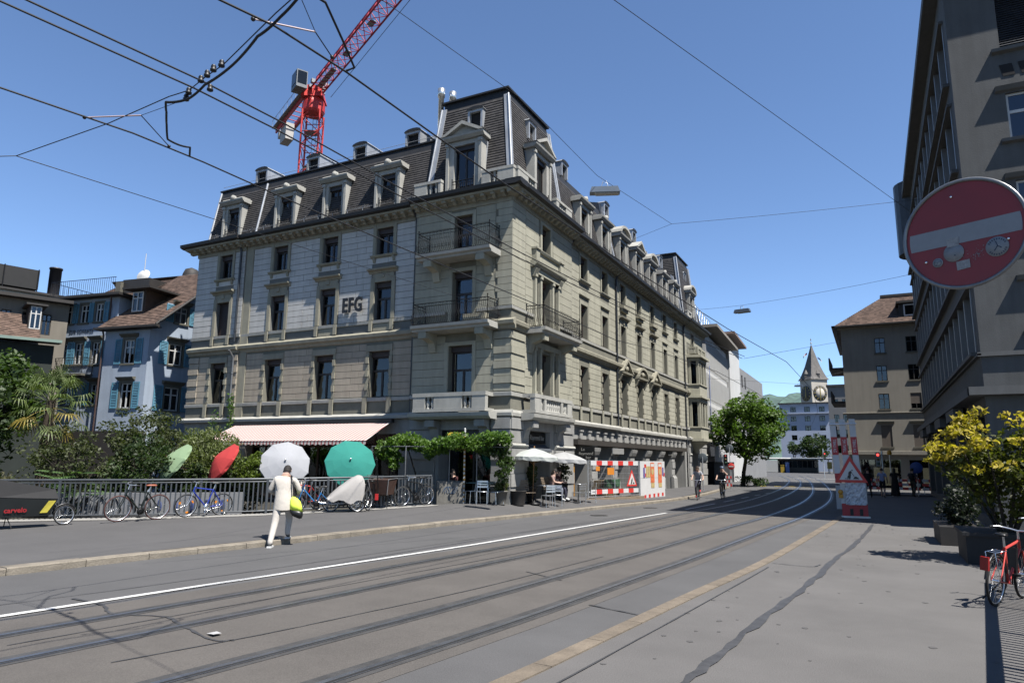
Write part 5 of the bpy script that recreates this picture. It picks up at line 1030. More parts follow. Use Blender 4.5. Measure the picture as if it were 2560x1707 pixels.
for a, b in BN:
    for z0, z1, e in ((b, b+0.1, 0.14), (a-0.12, a, 0.2)): mb = MB(); FQ.box(mb, Y0+0.6, Y1-0.4, -0.02, e, z0+0.002, z1-0.002); mb.build('ledge', m_rbt, rb)
    fu = [Y0+0.75+i*(Y1-Y0-1.25)/15 for i in range(16)]
    for i in range(16): mb = MB(); FQ.box(mb, fu[i]-0.09, fu[i]+0.09, -0.3, 0.03, a, b); mb.build('fin', m_fin, rb)
    for i in range(15):
        mb = MB(); FQ.box(mb, fu[i]+0.09, fu[i+1]-0.09, -0.28, -0.26, a, b); mb.build('pane', m_pane, rb)
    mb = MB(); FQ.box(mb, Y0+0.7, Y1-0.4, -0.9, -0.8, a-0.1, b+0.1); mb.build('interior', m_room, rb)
    mb = MB(); FQ.box(mb, Y0+0.76, Y1-0.5, -0.34, -0.285, b-0.35, b-0.002); mb.build('blind_box', m_rbt, rb)
m_blue_gl = glass_mat('blue_glass', (0.15,0.22,0.4), 0.6)
for k, o in enumerate(NW):
    if k in (0, 4): 
        mb = MB()
        for z in np.arange(o[2], o[3]-0.05, 0.08): FQN.prof(mb, [(-0.14,z),(-0.08,z+0.01),(-0.12,z+0.075),(-0.14,z+0.075)], o[0], o[1])
        mb.build('louvre_blind', m_pipe, rb)
    else:
        mb = MB(); t = 0.07; FQN.box(mb, o[0], o[0]+t, -0.16, -0.1, o[2], o[3]); FQN.box(mb, o[1]-t, o[1], -0.16, -0.1, o[2], o[3]); zt = o[2]+(o[3]-o[2])*0.6; FQN.box(mb, o[0]+t, o[1]-t, -0.16, -0.1, zt-0.05, zt+0.05); FQN.box(mb, o[0]+t, o[1]-t, -0.16, -0.1, o[2], o[2]+t); FQN.box(mb, o[0]+t, o[1]-t, -0.16, -0.1, o[3]-t, o[3]); s_ = mb.build('window', m_wht, rb)
        FQN.box(MB(), o[0]+t, o[1]-t, -0.135, -0.125, o[2]+t, zt-0.05).build('pane', m_blue_gl, s_); FQN.box(MB(), o[0]+t, o[1]-t, -0.135, -0.125, zt+0.05, o[3]-t).build('pane', m_blue_gl, s_); q = MB(); q.quad(FQN.P(o[0],-0.29,o[2]), FQN.P(o[1],-0.29,o[2]), FQN.P(o[1],-0.29,o[3]), FQN.P(o[0],-0.29,o[3])); q.build('interior', m_room, s_)
    mb = MB(); FQN.prof(mb, [(0,o[2]-0.16),(0.16,o[2]-0.12),(0.18,o[2]-0.02),(0,o[2])], o[0]-0.25, o[1]+0.25); mb.build('window_sill', m_rbt, rb); mb = MB(); FQN.prof(mb, [(0,o[3]+0.04),(0.12,o[3]+0.08),(0.22,o[3]+0.2),(0,o[3]+0.24)], o[0]-0.28, o[1]+0.28); mb.build('window_hood', m_rbt, rb)
    if k % 4 == 0:
        for j in range(3): mb = MB(); FQN.hexa_ = None; FQN.poly(mb, [(o[0]+j*0.5,14.35),(o[0]+0.32+j*0.5,14.35),(o[0]+0.26+j*0.5,14.75),(o[0]-0.08+j*0.5,14.75)], 0.0, 0.02); mb.build('vent_panel', m_room, rb)
mb = MB(); FQ.box(mb, Y0-0.3, Y1, 0.0, 0.45, 4.05, 4.32); FQN.box(mb, 2.75, 22, 0.0, 0.42, 4.06, 4.31); mb.build('canopy', m_rbt, rb); mb = MB(); FQ.box(mb, Y0-0.1, Y1, 0.001, 0.1, 5.3, 5.36); FQN.box(mb, 3.1, 22, 0.001, 0.1, 5.27, 5.4); mb.build('ledge', m_rbt, rb)
mb = MB(); FQN.wall(mb, 3.2, 22, 0, 4.05, [(6.5,9,0.3,3.2)], 0.3); FQ.wall(mb, Y0, Y1, 0, 4.05, [(Y0+0.6+i*4.5,Y0+4.4+i*4.5,0.3,3.6) for i in range(6)], 0.4); mb.build('plinth_wall', m_rb, rb)
for i in range(6): shop = MB(); FQ.box(shop, Y0+0.6+i*4.5, Y0+4.4+i*4.5, -0.38, -0.34, 0.3, 3.6); s_ = shop.build('shop_window', m_pane, rb); q = MB(); FQ.box(q, Y0+0.4+i*4.5, Y0+4.5+i*4.5, -1.5, -1.4, 0.2, 3.8); q.build('interior', m_room, s_)
q = MB(); FQN.box(q, 6.5, 9, -0.3, -0.26, 0.3, 3.2); q.build('shop_window', m_room, rb)
mb = MB(); N = 10; mb.extrude([(2.35+0.0+1.3*(1-math.sin(math.pi*k/N)), 48.5+1.3*-math.cos(math.pi*k/N), 14.9) for k in range(N+1)], (0,0,4.6)); mb.build('rounded_attic', m_pipe, rb)
mb = MB(); mb.tube([(3.9,45.5,18.8),(3.9,45.5,24.2)], 0.04, 6); mb.build('flag_pole', m_fin, rb)
for i in range(4): mb = MB(); FQ.box(mb, Y0+5.0+i*6, Y0+8.0+i*6, 0.1, 0.42, 3.62, 4.04); mb.build('awning_box', m_rbt, rb)

# ---- beige apartment house at the end right
ah = thing('beige_apartment_house', (6, 68, 0), 'beige apartment house with brown hipped tile roof beyond the dark office', 'building')
FH = FA((0,62), (1,0), (0,-1)); FHS = FA((-1.65,62), (0,1), (-1,0)); m_ah = mat('putty_render', (0.42,0.39,0.33), 0.9, 0.08, 0.6, streak=0.12); m_shb = mat('taupe_shutter', (0.19,0.155,0.125), 0.7, 0.1, 4)
wh = [(x, x+0.75, z0, z1) for x in (0.74,2.95,5.2) for z0, z1 in ((10.75,11.98),(8.5,9.74),(6.26,7.48),(3.3,5.0))]
mb = MB(); FH.wall(mb, -1.65, 16, 2.9, 13.1, wh, 0.25); FHS.wall(mb, 0, 16, 2.9, 13.1, [(2,3,z,z+1.6) for z in (3.6,6.4,9.4)], 0.25); mb.build('house_wall', m_ah, ah)
for k, o in enumerate(wh):
    if k % 4 == 3 or k in (6,): q = MB(); FH.box(q, o[0], o[1], -0.1, -0.05, o[2]+(0.4 if k == 6 else 0), o[3]); q.build('roller_shutter', m_shb, ah)
    if k % 4 != 3: simple_win(FH, ah, *o, m_eave if k % 4 else m_shop, gm=m_blue_gl if k % 4 == 0 else None, curtain=k % 4 == 2)
    q = MB(); FH.box(q, o[0]-0.08, o[1]+0.08, -0.02, 0.08, o[2]-0.1, o[2]-0.002); q.build('window_sill', m_ftrim, ah)
    if k % 4 == 3: q = MB(); FH.prof(q, [(0,o[3]+0.1),(0.18,o[3]+0.18),(0.2,o[3]+0.3),(0,o[3]+0.32)], o[0]-0.2, o[1]+0.2); q.build('window_hood', m_ftrim, ah)
for z0, z1, e in ((2.65,2.95,0.35),(5.9,6.0,0.1),(12.85,13.1,0.2)): q = MB(); FH.prof(q, [(0,z0),(e,z0+0.05),(e,z1),(0,z1+0.02)], -1.9, 16); q.build('cornice', m_ah, ah)
mb = MB(); FH.wall(mb, -1.65, 16, 0, 2.66, [(-0.9,1.9,0.1,2.3),(2.5,5.6,0.1,2.3)], 0.3); FHS.wall(mb, 0, 16, 0, 2.9, [], 0.3); mb.build('shop_wall', m_ah, ah)
m_lit = mat('lit_shop', (0.9,0.75,0.5), 0.8, 0.3, 2.5, emit=0.25)
for a, b in ((-0.9,1.9),(2.5,5.6)):
    q = MB(); FH.box(q, a, b, -0.28, -0.25, 0.1, 2.3); s_ = q.build('shop_window', m_pane, ah); q = MB(); FH.box(q, a+0.9, b-0.2, -1.2, -1.1, 0.3, 1.7); q.build('lit_display', m_lit, s_); q = MB(); FH.box(q, a, b, -1.5, -1.4, 0.1, 2.3); q.build('interior', m_room, s_)
tiles((-2.1,61.5,13.1), (16,61.5,13.1), (16,65.5,16.0), (1.6,65.5,16.0), 26, ah, (0,-0.3,1)); tiles((-2.1,78,13.1), (-2.1,61.5,13.1), (1.6,65.5,16.0), (1.6,74,16.0), 26, ah, (-0.3,0,1))
q = MB(); q.box(1.5, 16, 65.3, 74, 15.98, 16.2); q.box(-2.3, 16, 61.3, 61.6, 12.98, 13.1); q.box(-2.3,-2.05,61.3,78,12.98,13.1); q.build('roof_edge', m_eave, ah)
q = MB(); q.box(2.7, 4.6, 62.2, 64.5, 13.5, 14.7); q.box(2.5, 4.8, 61.9, 64.6, 14.7, 14.85); rd = q.build('roof_dormer', m_eave, ah); FHD = FA((0,62.18), (1,0), (0,-1)); simple_win(FHD, ah, 3.0, 4.4, 13.65, 14.6, m_wht, 0.0, bars=False)
q = MB()
for z in (4.2,6.9,9.7): FHS.box(q, 1.0, 6.0, 0, 1.1, z, z+0.15); FHS.box(q, 1.0, 6.0, 1.0, 1.1, z+0.15, z+1.0)
q.build('side_balconies', m_eave, ah)

# ---- far end of the street
fb = thing('blue_grey_block', (-14, 192, 0), 'blue-grey five storey block behind the tram stop shelter', 'building')
FD = FA((0,189), (1,0), (0,-1)); m_fb = mat('blue_grey_render', (0.58,0.66,0.82), 0.9, 0.06, 0.2); wf = [(x, x+1.3, z, z+1.3) for x in (-17.9,-14.6,-11.2) for z in (14.8,12.45,10.1,7.7,5.3)]
mb = MB(); FD.wall(mb, -20.5, -8.0, 0, 16.9, wf, 0.4); FA((-8.0,189),(0,1),(1,0)).wall(mb, 0, 12, 0, 16.9, [], 0.3); mb.build('block_wall', m_fb, fb)
for o in wf: simple_win(FD, fb, *o, m_eave, 0.25, curtain=False)
mb = MB(); FD.box(mb, -20.8, -7.9, -8, 0.5, 16.9, 17.15); mb.build('roof_edge', m_eave, fb); mb = MB(); FD.box(mb, -20.7, -8.0, 0, 0.8, 14.3, 14.6); mb.build('balcony_band', m_fb, fb)
gb = thing('grey_balcony_block', (-3, 155, 0), 'grey block with balconies between blue-grey block and apartment house', 'building')
FG = FA((0,150), (1,0), (0,-1)); wg = [(x, x+0.9, z, z+1.5) for x in (-6.2,-4.6,-3.0) for z in (4,7,10,13)]; mb = MB(); FG.wall(mb, -7.1, 4, 0, 17, wg, 0.3); mb.build('block_wall', mat('mid_grey_render', (0.27,0.27,0.27), 0.9, 0.1, 0.3), gb)
for o in wg: simple_win(FG, gb, *o, m_eave, 0.2, bars=False, curtain=False)
mb = MB(); FG.box(mb, -7.3, 4, -5, 0.4, 17, 17.4); mb.build('roof_edge', m_eave, gb)
# clock tower
ct = thing('church_clock_tower', (-22.7,358,0), 'church tower with pointed shingled spire and large clock faces', 'tower')
m_tw = mat('tower_render', (0.75,0.70,0.61), 0.9, 0.1, 0.2); m_shg = mat('spire_shingle', (0.2,0.19,0.18), 0.85, 0.25, 0.6); m_gold = mat('gold', (0.55,0.42,0.12), 0.4, 0.1, 2, metal=0.6); m_cdark = mat('clock_dark', (0.10,0.095,0.09), 0.7)
ang = rad(40); s = 4.35; cx, cy = -23.1, 362.5
def TW(a, b, z): return Vector((cx+a*math.cos(ang)-b*math.sin(ang), cy+a*math.sin(ang)+b*math.cos(ang), z))
mb = MB(); mb.hexa([TW(-s,-s,0),TW(s,-s,0),TW(s,s,0),TW(-s,s,0),TW(-s,-s,42),TW(s,-s,42),TW(s,s,42),TW(-s,s,42)]); mb.build('tower_shaft', m_tw, ct); e = s+0.25
mb = MB(); mb.hexa([TW(-e,-e,30),TW(e,-e,30),TW(e,e,30),TW(-e,e,30),TW(-e,-e,30.5),TW(e,-e,30.5),TW(e,e,30.5),TW(-e,e,30.5)]); mb.build('tower_cornice', m_tw, ct)
mb = MB(); pr_ = [(5.05,41.8),(4.2,43.2),(3.4,45.6),(2.5,48.6),(1.7,52),(0.9,55.6),(0.12,59.2)]
for i in range(len(pr_)-1):
    (a, z), (b, zz) = pr_[i], pr_[i+1]
    for (p, q_) in (((-1,-1),(1,-1)),((1,-1),(1,1)),((1,1),(-1,1)),((-1,1),(-1,-1))): mb.quad(TW(p[0]*a,p[1]*a,z), TW(q_[0]*a,q_[1]*a,z), TW(q_[0]*b,q_[1]*b,zz), TW(p[0]*b,p[1]*b,zz))
mb.build('spire', m_shg, ct); mb = MB(); mb.tube([TW(0,0,59),TW(0,0,62.6)], 0.1, 6); mb.ball(TW(0,0,61.8), 0.3, 8, 6); mb.ball(TW(0,0,60), 0.35, 8, 6); mb.build('finial', m_gold, ct)
for a, b in ((0,-1),(-1,0),(1,0)):
    mb = MB(); p = TW(a*3.7,b*3.7,43.3); mb.box(p.x-0.8,p.x+0.8,p.y-0.8,p.y+0.8,42.4,44.6); mb.lathe([(1.3,0),(0.05,2.4)], (p.x,p.y,44.6), 4); mb.build('spire_dormer', m_shg, ct)
for k, (nx, ny) in enumerate(((0,-1),(-1,0))):
    c = TW(nx*(s+0.06),ny*(s+0.06),35.2); n_ = (TW(nx,ny,0)-TW(0,0,0)).normalized(); tx = Vector((-n_.y,n_.x,0)); mb = MB(); mb.lathe([(3.7,0),(3.7,0.1),(0.05,0.1)], c, 28, n_); d_ = mb.build('clock_face', m_cdark, ct)
    if k == 0: mb = MB(); mb.lathe([(2.4,0.12),(2.4,0.16),(0.05,0.16)], c, 24, n_); mb.build('clock_centre', m_tw, d_)
    mb = MB()
    for h in range(12): t_ = h*math.pi/6; mb.obox(c+n_*0.2+(tx*math.sin(t_)+Vector((0,0,1))*math.cos(t_))*3.05, (0.15,0.45,0.04), tx*math.cos(t_)-Vector((0,0,1))*math.sin(t_), tx*math.sin(t_)+Vector((0,0,1))*math.cos(t_))
    mb.obox(c+n_*0.26+Vector((0,0,1.3)), (0.18,1.7,0.04), tx, Vector((0,0,1))); mb.obox(c+n_*0.27-Vector((0,0,0.9)), (0.22,1.3,0.04), tx, Vector((0,0,1))); mb.build('clock_hands', m_gold, d_)
for k, (x, z, cc, nm) in enumerate(((-25.6,53.6,(0.6,0.2,0.25),'red and white'),(-19.3,51.3,(0.25,0.35,0.6),'blue and white'))):
    mb = MB(); N = 6; dx = -0.9 if k == 0 else 0.9
    for i in range(N):
        a, b = i/N, (i+1)/N; f = lambda t: (x-dx+dx*2*t, 355.5+0.3*math.sin(t*6), z-1.6*t+0.2*math.sin(t*5)); p, q_ = f(a), f(b); mb.cm = 0 if i < 3 else 1; mb.hexa([p, q_, (q_[0],q_[1]+0.05,q_[2]), (p[0],p[1]+0.05,p[2]), (p[0],p[1],p[2]+0.9), (q_[0],q_[1],q_[2]+0.9), (q_[0],q_[1]+0.05,q_[2]+0.9), (p[0],p[1]+0.05,p[2]+0.9)])
    mb.build('flag', [mat('flag_%d' % k, cc, 0.8), m_wht], ct)
# wooded hill; distance haze is put into its blue-green colour
g = np.random.default_rng(9); mb = MB(); N = 90; vs = []
for i in range(N):
    x = -420+i*8; h = 88+6*math.sin(i*0.11)+3*math.sin(i*0.31+1)+g.uniform(-1.2,1.6)
    for j, (yy, k) in enumerate(((560,0.0),(640,0.25),(730,0.55),(820,0.82),(900,1.0),(960,0.97))): vs.append((x+g.uniform(-3,3), yy+g.uniform(-8,8), h*k+(g.uniform(-1.8,1.8) if 0 < j else 0)))
mb.add(vs, [(i*6+j, (i+1)*6+j, (i+1)*6+j+1, i*6+j+1) for i in range(N-1) for j in range(5)]); struct(mb.build('hill', mat('forest_hazed', (0.11,0.19,0.16), 0.95, 0.5, 0.06, 0.9, 0.15)))
# tram-stop kiosk
ks = thing('tram_stop_kiosk', (-14,160,0), 'low glazed tram stop kiosk with thin white projecting roof', 'kiosk'); FKI = FA((0,158), (1,0), (0,-1))
mb = MB(); FKI.prof(mb, [(1.5,2.75),(1.7,2.95),(1.6,3.05),(-4,3.15),(-4,2.75)], -20.3, -6.6); mb.build('roof', m_wht, ks); mb = MB(); FKI.box(mb, -18.1, -10.3, -3, -0.2, 0, 2.74); mb.build('kiosk_body', mat('kiosk_dark', (0.05,0.045,0.04), 0.5, 0.3, 0.8), ks)
for i in range(8): mb = MB(); FKI.box(mb, -18.0+i*0.97, -17.2+i*0.97, -0.19, -0.14, 1.1, 2.5); mb.build('pane', m_pane, ks)
mb = MB(); mb.tube([(-20.8,157.4,0),(-20.8,157.4,2.75)], 0.16, 10); mb.tube([(-8.2,157.4,0),(-8.2,157.4,2.75)], 0.1, 8); mb.build('roof_post', m_wht, ks)
for x, z, c, lab in ((-17.0,1.5,(0.7,0.45,0.04),'yellow'),(-16.0,2.0,(0.15,0.25,0.6),'blue and white')):
    mb = MB(); mb.box(x-0.35,x+0.35,156.2,156.7,0,z); mb.box(x-0.38,x+0.38,156.15,156.75,z,z+0.12); tag(mb.build('ticket_machine', mat('machine_'+lab, c, 0.5)), lab+' ticket machine in front of the tram stop kiosk', 'ticket machine')
mb = MB(); mb.box(-21.9,-18.9,166,166.1,0,2.6); tag(mb.build('notice_board', m_wht), 'large white notice board left of the tram stop kiosk', 'board')
mb = MB(); mb.box(-8.4,-7.5,156.5,156.7,0.9,2.3); mb.box(-8.0,-7.9,156.55,156.65,0,0.9); tag(mb.build('poster_stand', mat('poster_yellow', (0.8,0.6,0.15), 0.6, 0.4, 2)), 'yellow poster stand right of the tram stop kiosk', 'poster stand')
# ================================================================ CRANE
m_red = mat('crane_red', (0.95,0.06,0.05), 0.5, 0.1, 1.5); m_redd = mat('crane_red_deep', (0.75,0.035,0.08), 0.5, 0.1, 1.5); m_cgrey = mat('crane_grey', (0.5,0.53,0.57), 0.5, 0.1, 2); m_conc = mat('counterweight', (0.85,0.82,0.78), 0.9, 0.12, 1)
cr = thing('tower_crane', (-53,53,0), 'red lattice tower crane with grey operator cab rising behind the slate roof', 'crane')
mx, my = -53.0, 53.0; hw = 0.95; th = rad(30)
def MP(a, b, z): return Vector((mx+a*math.cos(th)-b*math.sin(th), my+a*math.sin(th)+b*math.cos(th), z))
mb = MB(); cs = [(-hw,-hw),(hw,-hw),(hw,hw),(-hw,hw)]
for a, b in cs: mb.tube([MP(a,b,0), MP(a,b,40)], 0.11, 6)
z = 0; i = 0
while z < 39.5:
    for k in range(4):
        p, q = cs[k], cs[(k+1) % 4]; zz = z+1.7
        A, B = (p, q) if (i+k) % 2 else (q, p); mb.tube([MP(*A,z), MP(*B,zz)], 0.05, 5); mb.tube([MP(*p,z), MP(*q,z)], 0.045, 5)
    z += 1.7; i += 1
mb.build('mast', m_red, cr)
mb = MB()
for z in np.arange(25, 40, 4.2): mb.hexa([MP(-0.7,-0.7,z),MP(0.7,-0.7,z),MP(0.7,0.7,z),MP(-0.7,0.7,z),MP(-0.7,-0.7,z+0.06),MP(0.7,-0.7,z+0.06),MP(0.7,0.7,z+0.06),MP(-0.7,0.7,z+0.06)])
mb.tube([MP(0.3,0.5,0), MP(0.3,0.5,40)], 0.04, 4); mb.tube([MP(-0.1,0.5,0), MP(-0.1,0.5,40)], 0.04, 4)
for z in np.arange(24, 40, 0.5): mb.tube([MP(0.3,0.5,z), MP(-0.1,0.5,z)], 0.025, 4)
mb.build('mast_ladder', m_cgrey, cr)
mb = MB(); mb.lathe([(1.1,39.8),(1.25,40.1),(1.25,41.0),(1.1,41.5)], (mx,my,0), 14, None, False); mb.hexa([MP(-1.2,-1.2,41.5),MP(1.2,-1.2,41.5),MP(1.2,1.2,41.5),MP(-1.2,1.2,41.5),MP(-0.8,-0.8,43),MP(0.8,-0.8,43),MP(0.8,0.8,43),MP(-0.8,0.8,43)]); mb.build('slewing_unit', m_red, cr)
jd = Vector((0.889,-0.458,0)).normalized(); js = Vector((-jd.y,jd.x,0)); base = Vector((mx,my,42.4))
def JP(l, s, h): return base+jd*l+js*s+Vector((0,0,h))
mb = MB(); Lj = 52
for s, h in ((-0.75,0),(0.75,0),(0,1.7)): mb.tube([JP(0.5,s,h), JP(Lj,s,h)], 0.1 if h == 0 else 0.12, 6)
l = 0.5
while l < Lj-1.5:
    for s in (-0.75,0.75): mb.tube([JP(l,s,0), JP(l+0.85,0,1.7)], 0.045, 5); mb.tube([JP(l+0.85,0,1.7), JP(l+1.7,s,0)], 0.045, 5)
    mb.tube([JP(l,-0.75,0), JP(l,0.75,0)], 0.04, 5); mb.tube([JP(l,-0.75,0), JP(l+1.7,0.75,0)], 0.035, 5); l += 1.7
mb.build('jib', m_redd, cr)
for a, b in ((1.5,6.0),(9,10),(15,16),(20,21),(26,27)): mb = MB(); mb.hexa([JP(a,-0.3,0.05),JP(b,-0.3,0.05),JP(b,0.3,0.05),JP(a,0.3,0.05),JP(a,-0.3,0.12),JP(b,-0.3,0.12),JP(b,0.3,0.12),JP(a,0.3,0.12)]); mb.build('jib_walkway', m_cgrey, cr)
mb = MB(); mb.tube([JP(0.8,1.6,-0.3), JP(Lj,1.6,1.5)], 0.03, 4); mb.build('hoist_cable', m_iron2, cr)
mb = MB()
for s in (-0.7,0.7): mb.obox(JP(-6,s,0.1), (6,0.09,0.28), jd, js)
for l in np.arange(-11.5, 0, 1.2): mb.tube([JP(l,-0.7,0.1), JP(l,0.7,0.1)], 0.06, 5)
mb.build('counter_jib', m_red, cr); mb = MB()
for s in (-1.2,1.2):
    for l in np.arange(-12, 0.1, 1.5): mb.tube([JP(l,s,0.3), JP(l,s,1.4)], 0.03, 4)
    mb.tube([JP(-12,s,1.4), JP(0,s,1.4)], 0.03, 4); mb.obox(JP(-6,s*0.83,0.35), (6,0.25,0.03), jd, js)
mb.build('counter_jib_railing', m_cgrey, cr); mb = MB(); mb.obox(JP(-9.6,0,-1.05), (1.1,0.5,1.05), jd, js); mb.obox(JP(-11.2,0,-0.6), (0.25,0.6,0.5), jd, js); mb.build('counterweight', m_conc, cr)
mb = MB(); cb = base+js*-2.3+jd*0.2; mb.obox(JP(0.5,-1.9,0.5), (0.9,0.6,1.0), jd, js); cab = mb.build('cab', mat('cab_grey', (0.28,0.31,0.34), 0.5), cr)
cc = JP(0.6,-2.0,0.9)
mb = MB(); mb.obox(JP(1.42,-1.9,0.65), (0.02,0.5,0.72), jd, js); mb.build('cab_window', mat('cab_glass', (0.02,0.025,0.03), 0.1), cab); mb = MB(); mb.obox(JP(0.5,-2.52,0.65), (0.72,0.02,0.68), jd, js); mb.obox(JP(0.5,-1.28,0.65), (0.72,0.02,0.68), jd, js); mb.build('cab_window', mat('cab_glass', (0.02,0.025,0.03), 0.1), cab)
mb = MB()
for i in range(7): mb.obox(JP(0.4+0.4*i-1.0,(-1) ** i*0.7,0.3+0.15*(i % 3)), (0.22,0.2,0.22), jd, js)
mb.build('winch_gear', m_cgrey, cr); mb = MB(); mb.obox(MP(hw-0.25,-hw-0.1,31.5), (0.22,0.22,0.5)); mb.build('warning_lamp', m_iron2, cr)
# ================================================================ VEGETATION
lf_dark = leaf_mat('leaf_dark', (0.018,0.035,0.012), (0.05,0.085,0.022)); lf_mid = leaf_mat('leaf_mid', (0.03,0.06,0.014), (0.075,0.125,0.028)); lf_bright = leaf_mat('leaf_bright', (0.055,0.12,0.016), (0.12,0.21,0.03))
lf_olive = leaf_mat('leaf_olive', (0.035,0.05,0.02), (0.085,0.10,0.04)); lf_pale = leaf_mat('leaf_pale', (0.075,0.10,0.03), (0.17,0.20,0.075)); lf_yel = leaf_mat('leaf_yellow', (0.30,0.24,0.02), (0.50,0.40,0.05)); lf_street = leaf_mat('leaf_street', (0.05,0.10,0.018), (0.13,0.21,0.04), 0.4, 0.9)
m_bark = mat('bark', (0.06,0.048,0.036), 0.95, 0.3, 4, 0.6, 20)
def tree(name, label, base, h, crown, r, leafm, n, size, cr, seed, trunk=0.16, per=42, cat='tree', group=None, limbs=7):
    t = thing(name, base, label, cat, group=group); b = Vector(base); c = Vector(crown); g = random.Random(seed); mb = MB()
    fork = b+(c-b)*0.45; mb.tube([b, b+(fork-b)*0.5+Vector((g.uniform(-.1,.1),g.uniform(-.1,.1),0)), fork], [trunk,trunk*0.8,trunk*0.7], 8)
    for i in range(limbs):
        a = i*2*math.pi/limbs+g.uniform(-0.3,0.3); e = c+Vector((math.cos(a)*r[0]*0.65, math.sin(a)*r[1]*0.65, g.uniform(-0.3,0.55)*r[2])); mid = fork.lerp(e, 0.5)+Vector((0,0,0.25*r[2])); mb.tube([fork, mid, e], [trunk*0.55,trunk*0.35,trunk*0.12], 6)
    mb.build('trunk', m_bark, t); leaves('crown', clump_cloud(c, r, n, cr, seed), leafm, t, size, per, seed=seed); return t
tree('street_tree', 'round leafy green street tree standing at the kerb beyond the stone building', (-9.9,61.6,0), 7.8, (-9.2,61.6,4.9), (3.1,3.0,2.75), lf_street, 240, 0.26, 0.62, 21, 0.2, 60)
for k, (x, y, zc, r, lab) in enumerate(((-21.3,125,8.2,5.0,'large bright green tree behind the street tree'),(-21.0,142,9.6,4.2,'tall green tree left of the blue-grey block'),(-27,150,7.5,5,'green tree at the far left side of the square'))):
    tree('square_tree', lab, (x,y,0), 13, (x,y,zc), (r,r,r*0.85), lf_street if k else lf_bright, 170, 0.5, 1.1, 30+k, 0.3, 40)
tree('kiosk_tree', 'dark green tree growing in front of the blue-grey block behind kiosk', (-11.5,170,0), 9, (-11.5,170,5.4), (3.3,3,3.0), lf_dark, 110, 0.45, 0.9, 41, 0.2, 36)
tree('low_tree', 'small light green tree above the kiosk roof', (-16.0,172,0), 6, (-16.0,172,5.4), (1.3,1.3,1.5), lf_mid, 40, 0.35, 0.5, 42, 0.1, 30)
sh = thing('planting_bed', (-9.3,62.2,0), 'low green planting bed around the street tree base', 'planting'); leaves('foliage', clump_cloud((-9.3,62,0.45), (1.3,1.6,0.4), 30, 0.3, 43), lf_mid, sh, 0.15, 40, seed=43)
# big dark trees at the left
tree('garden_tree', 'dense dark green tree at the left edge behind the railing', (-25.4,10.6,0), 6, (-25.3,10.6,2.9), (2.0,2.0,2.4), lf_dark, 150, 0.2, 0.55, 51, 0.16, 60)
tree('maple_tree', 'bright leaved maple crown in front of the dark veranda', (-27.6,13.2,0), 6.5, (-27.4,13.1,4.1), (1.7,1.7,1.5), lf_mid, 95, 0.2, 0.5, 52, 0.14, 46)
# palm with fan leaves
pm = thing('fan_palm', (-24.1,13.2,0), 'fan palm with drooping green and yellow leaves beside the blue house', 'palm'); mb = MB(); pc = Vector((-24.1,13.2,3.75)); mb.tube([(-24.1,13.2,0),(-24.12,13.15,1.8),pc], [0.17,0.15,0.14], 9); mb.build('trunk', mat('palm_fibre', (0.075,0.055,0.035), 0.95, 0.3, 8, 0.8, 30), pm)
g = random.Random(8); mp_a = leaf_mat('palm_green', (0.06,0.095,0.025), (0.13,0.17,0.045), 0.2); mp_b = leaf_mat('palm_yellow', (0.18,0.15,0.03), (0.30,0.23,0.05), 0.2)
for i in range(30):
    az = i*2.399; el = rad(72-4.2*i+g.uniform(-6,6)); d = Vector((math.cos(az)*math.cos(el), math.sin(az)*math.cos(el), math.sin(el))); st = pc+Vector((0,0,-0.012*i)); tip = st+d*g.uniform(0.75,0.95); side = d.cross(Vector((0,0,1))).normalized(); nrm = side.cross(d); mb = MB(); mb.tube([st, st.lerp(tip,0.6)+Vector((0,0,0.06)), tip], 0.014, 5)
    N = 17
    for k in range(N):
        a = (k/(N-1)-0.5)*rad(230); L_ = g.uniform(0.5,0.62)*(1-0.25*abs(a)/2); v = d*math.cos(a)+side*math.sin(a); b_ = tip+v*L_*0.6; e = tip+v*L_-Vector((0,0,0.16+0.1*abs(a))); w_ = v.cross(nrm).normalized()*0.022
        mb.add([tip, b_-w_, e, b_+w_], [(0,1,2,3)])
    mb.build('frond', mp_b if i > 20 and i % 2 else mp_a, pm)
SHR = [('hedge_shrub','dark olive shrub under the palm leaves',(-22.4,12.9,1.6),(1.2,1.2,1.3),lf_olive,0.11,70),('hedge_shrub','dense dark shrub in front of the blue house corner',(-22.3,15.2,1.9),(1.4,1.3,1.5),lf_olive,0.12,80),('hedge_shrub','broad dark green shrub between palm and pale willow hedge',(-21.0,14.6,1.55),(1.2,1.1,1.25),lf_dark,0.12,75),
 ('hedge_shrub','tall loose shrub reaching up before the blue house windows',(-23.6,16.4,2.6),(1.5,1.3,1.3),lf_olive,0.12,70),('willow_hedge','pale green willow leaved hedge left of the awning',(-21.8,17.2,1.95),(1.5,1.2,1.25),lf_pale,0.14,100),('willow_hedge','pale green arching hedge beside the light green parasol',(-20.6,16.9,1.9),(1.1,1.0,1.05),lf_pale,0.14,80),
 ('hedge_shrub','dark shrub behind the light green parasol',(-20.6,16.2,1.0),(1.0,0.9,0.95),lf_dark,0.12,60),('hedge_shrub','bright green creeper hump at the left end of the awning',(-25.6,20.3,2.1),(1.5,0.8,0.65),lf_bright,0.12,60),('hedge_shrub','dark shrub behind the red parasol',(-19.7,17.3,1.0),(0.9,0.8,0.95),lf_dark,0.12,55),
 ('hedge_shrub','dark hedge base left of the willow hedge',(-21.9,14.0,0.6),(1.3,1.0,0.75),lf_dark,0.12,60)]
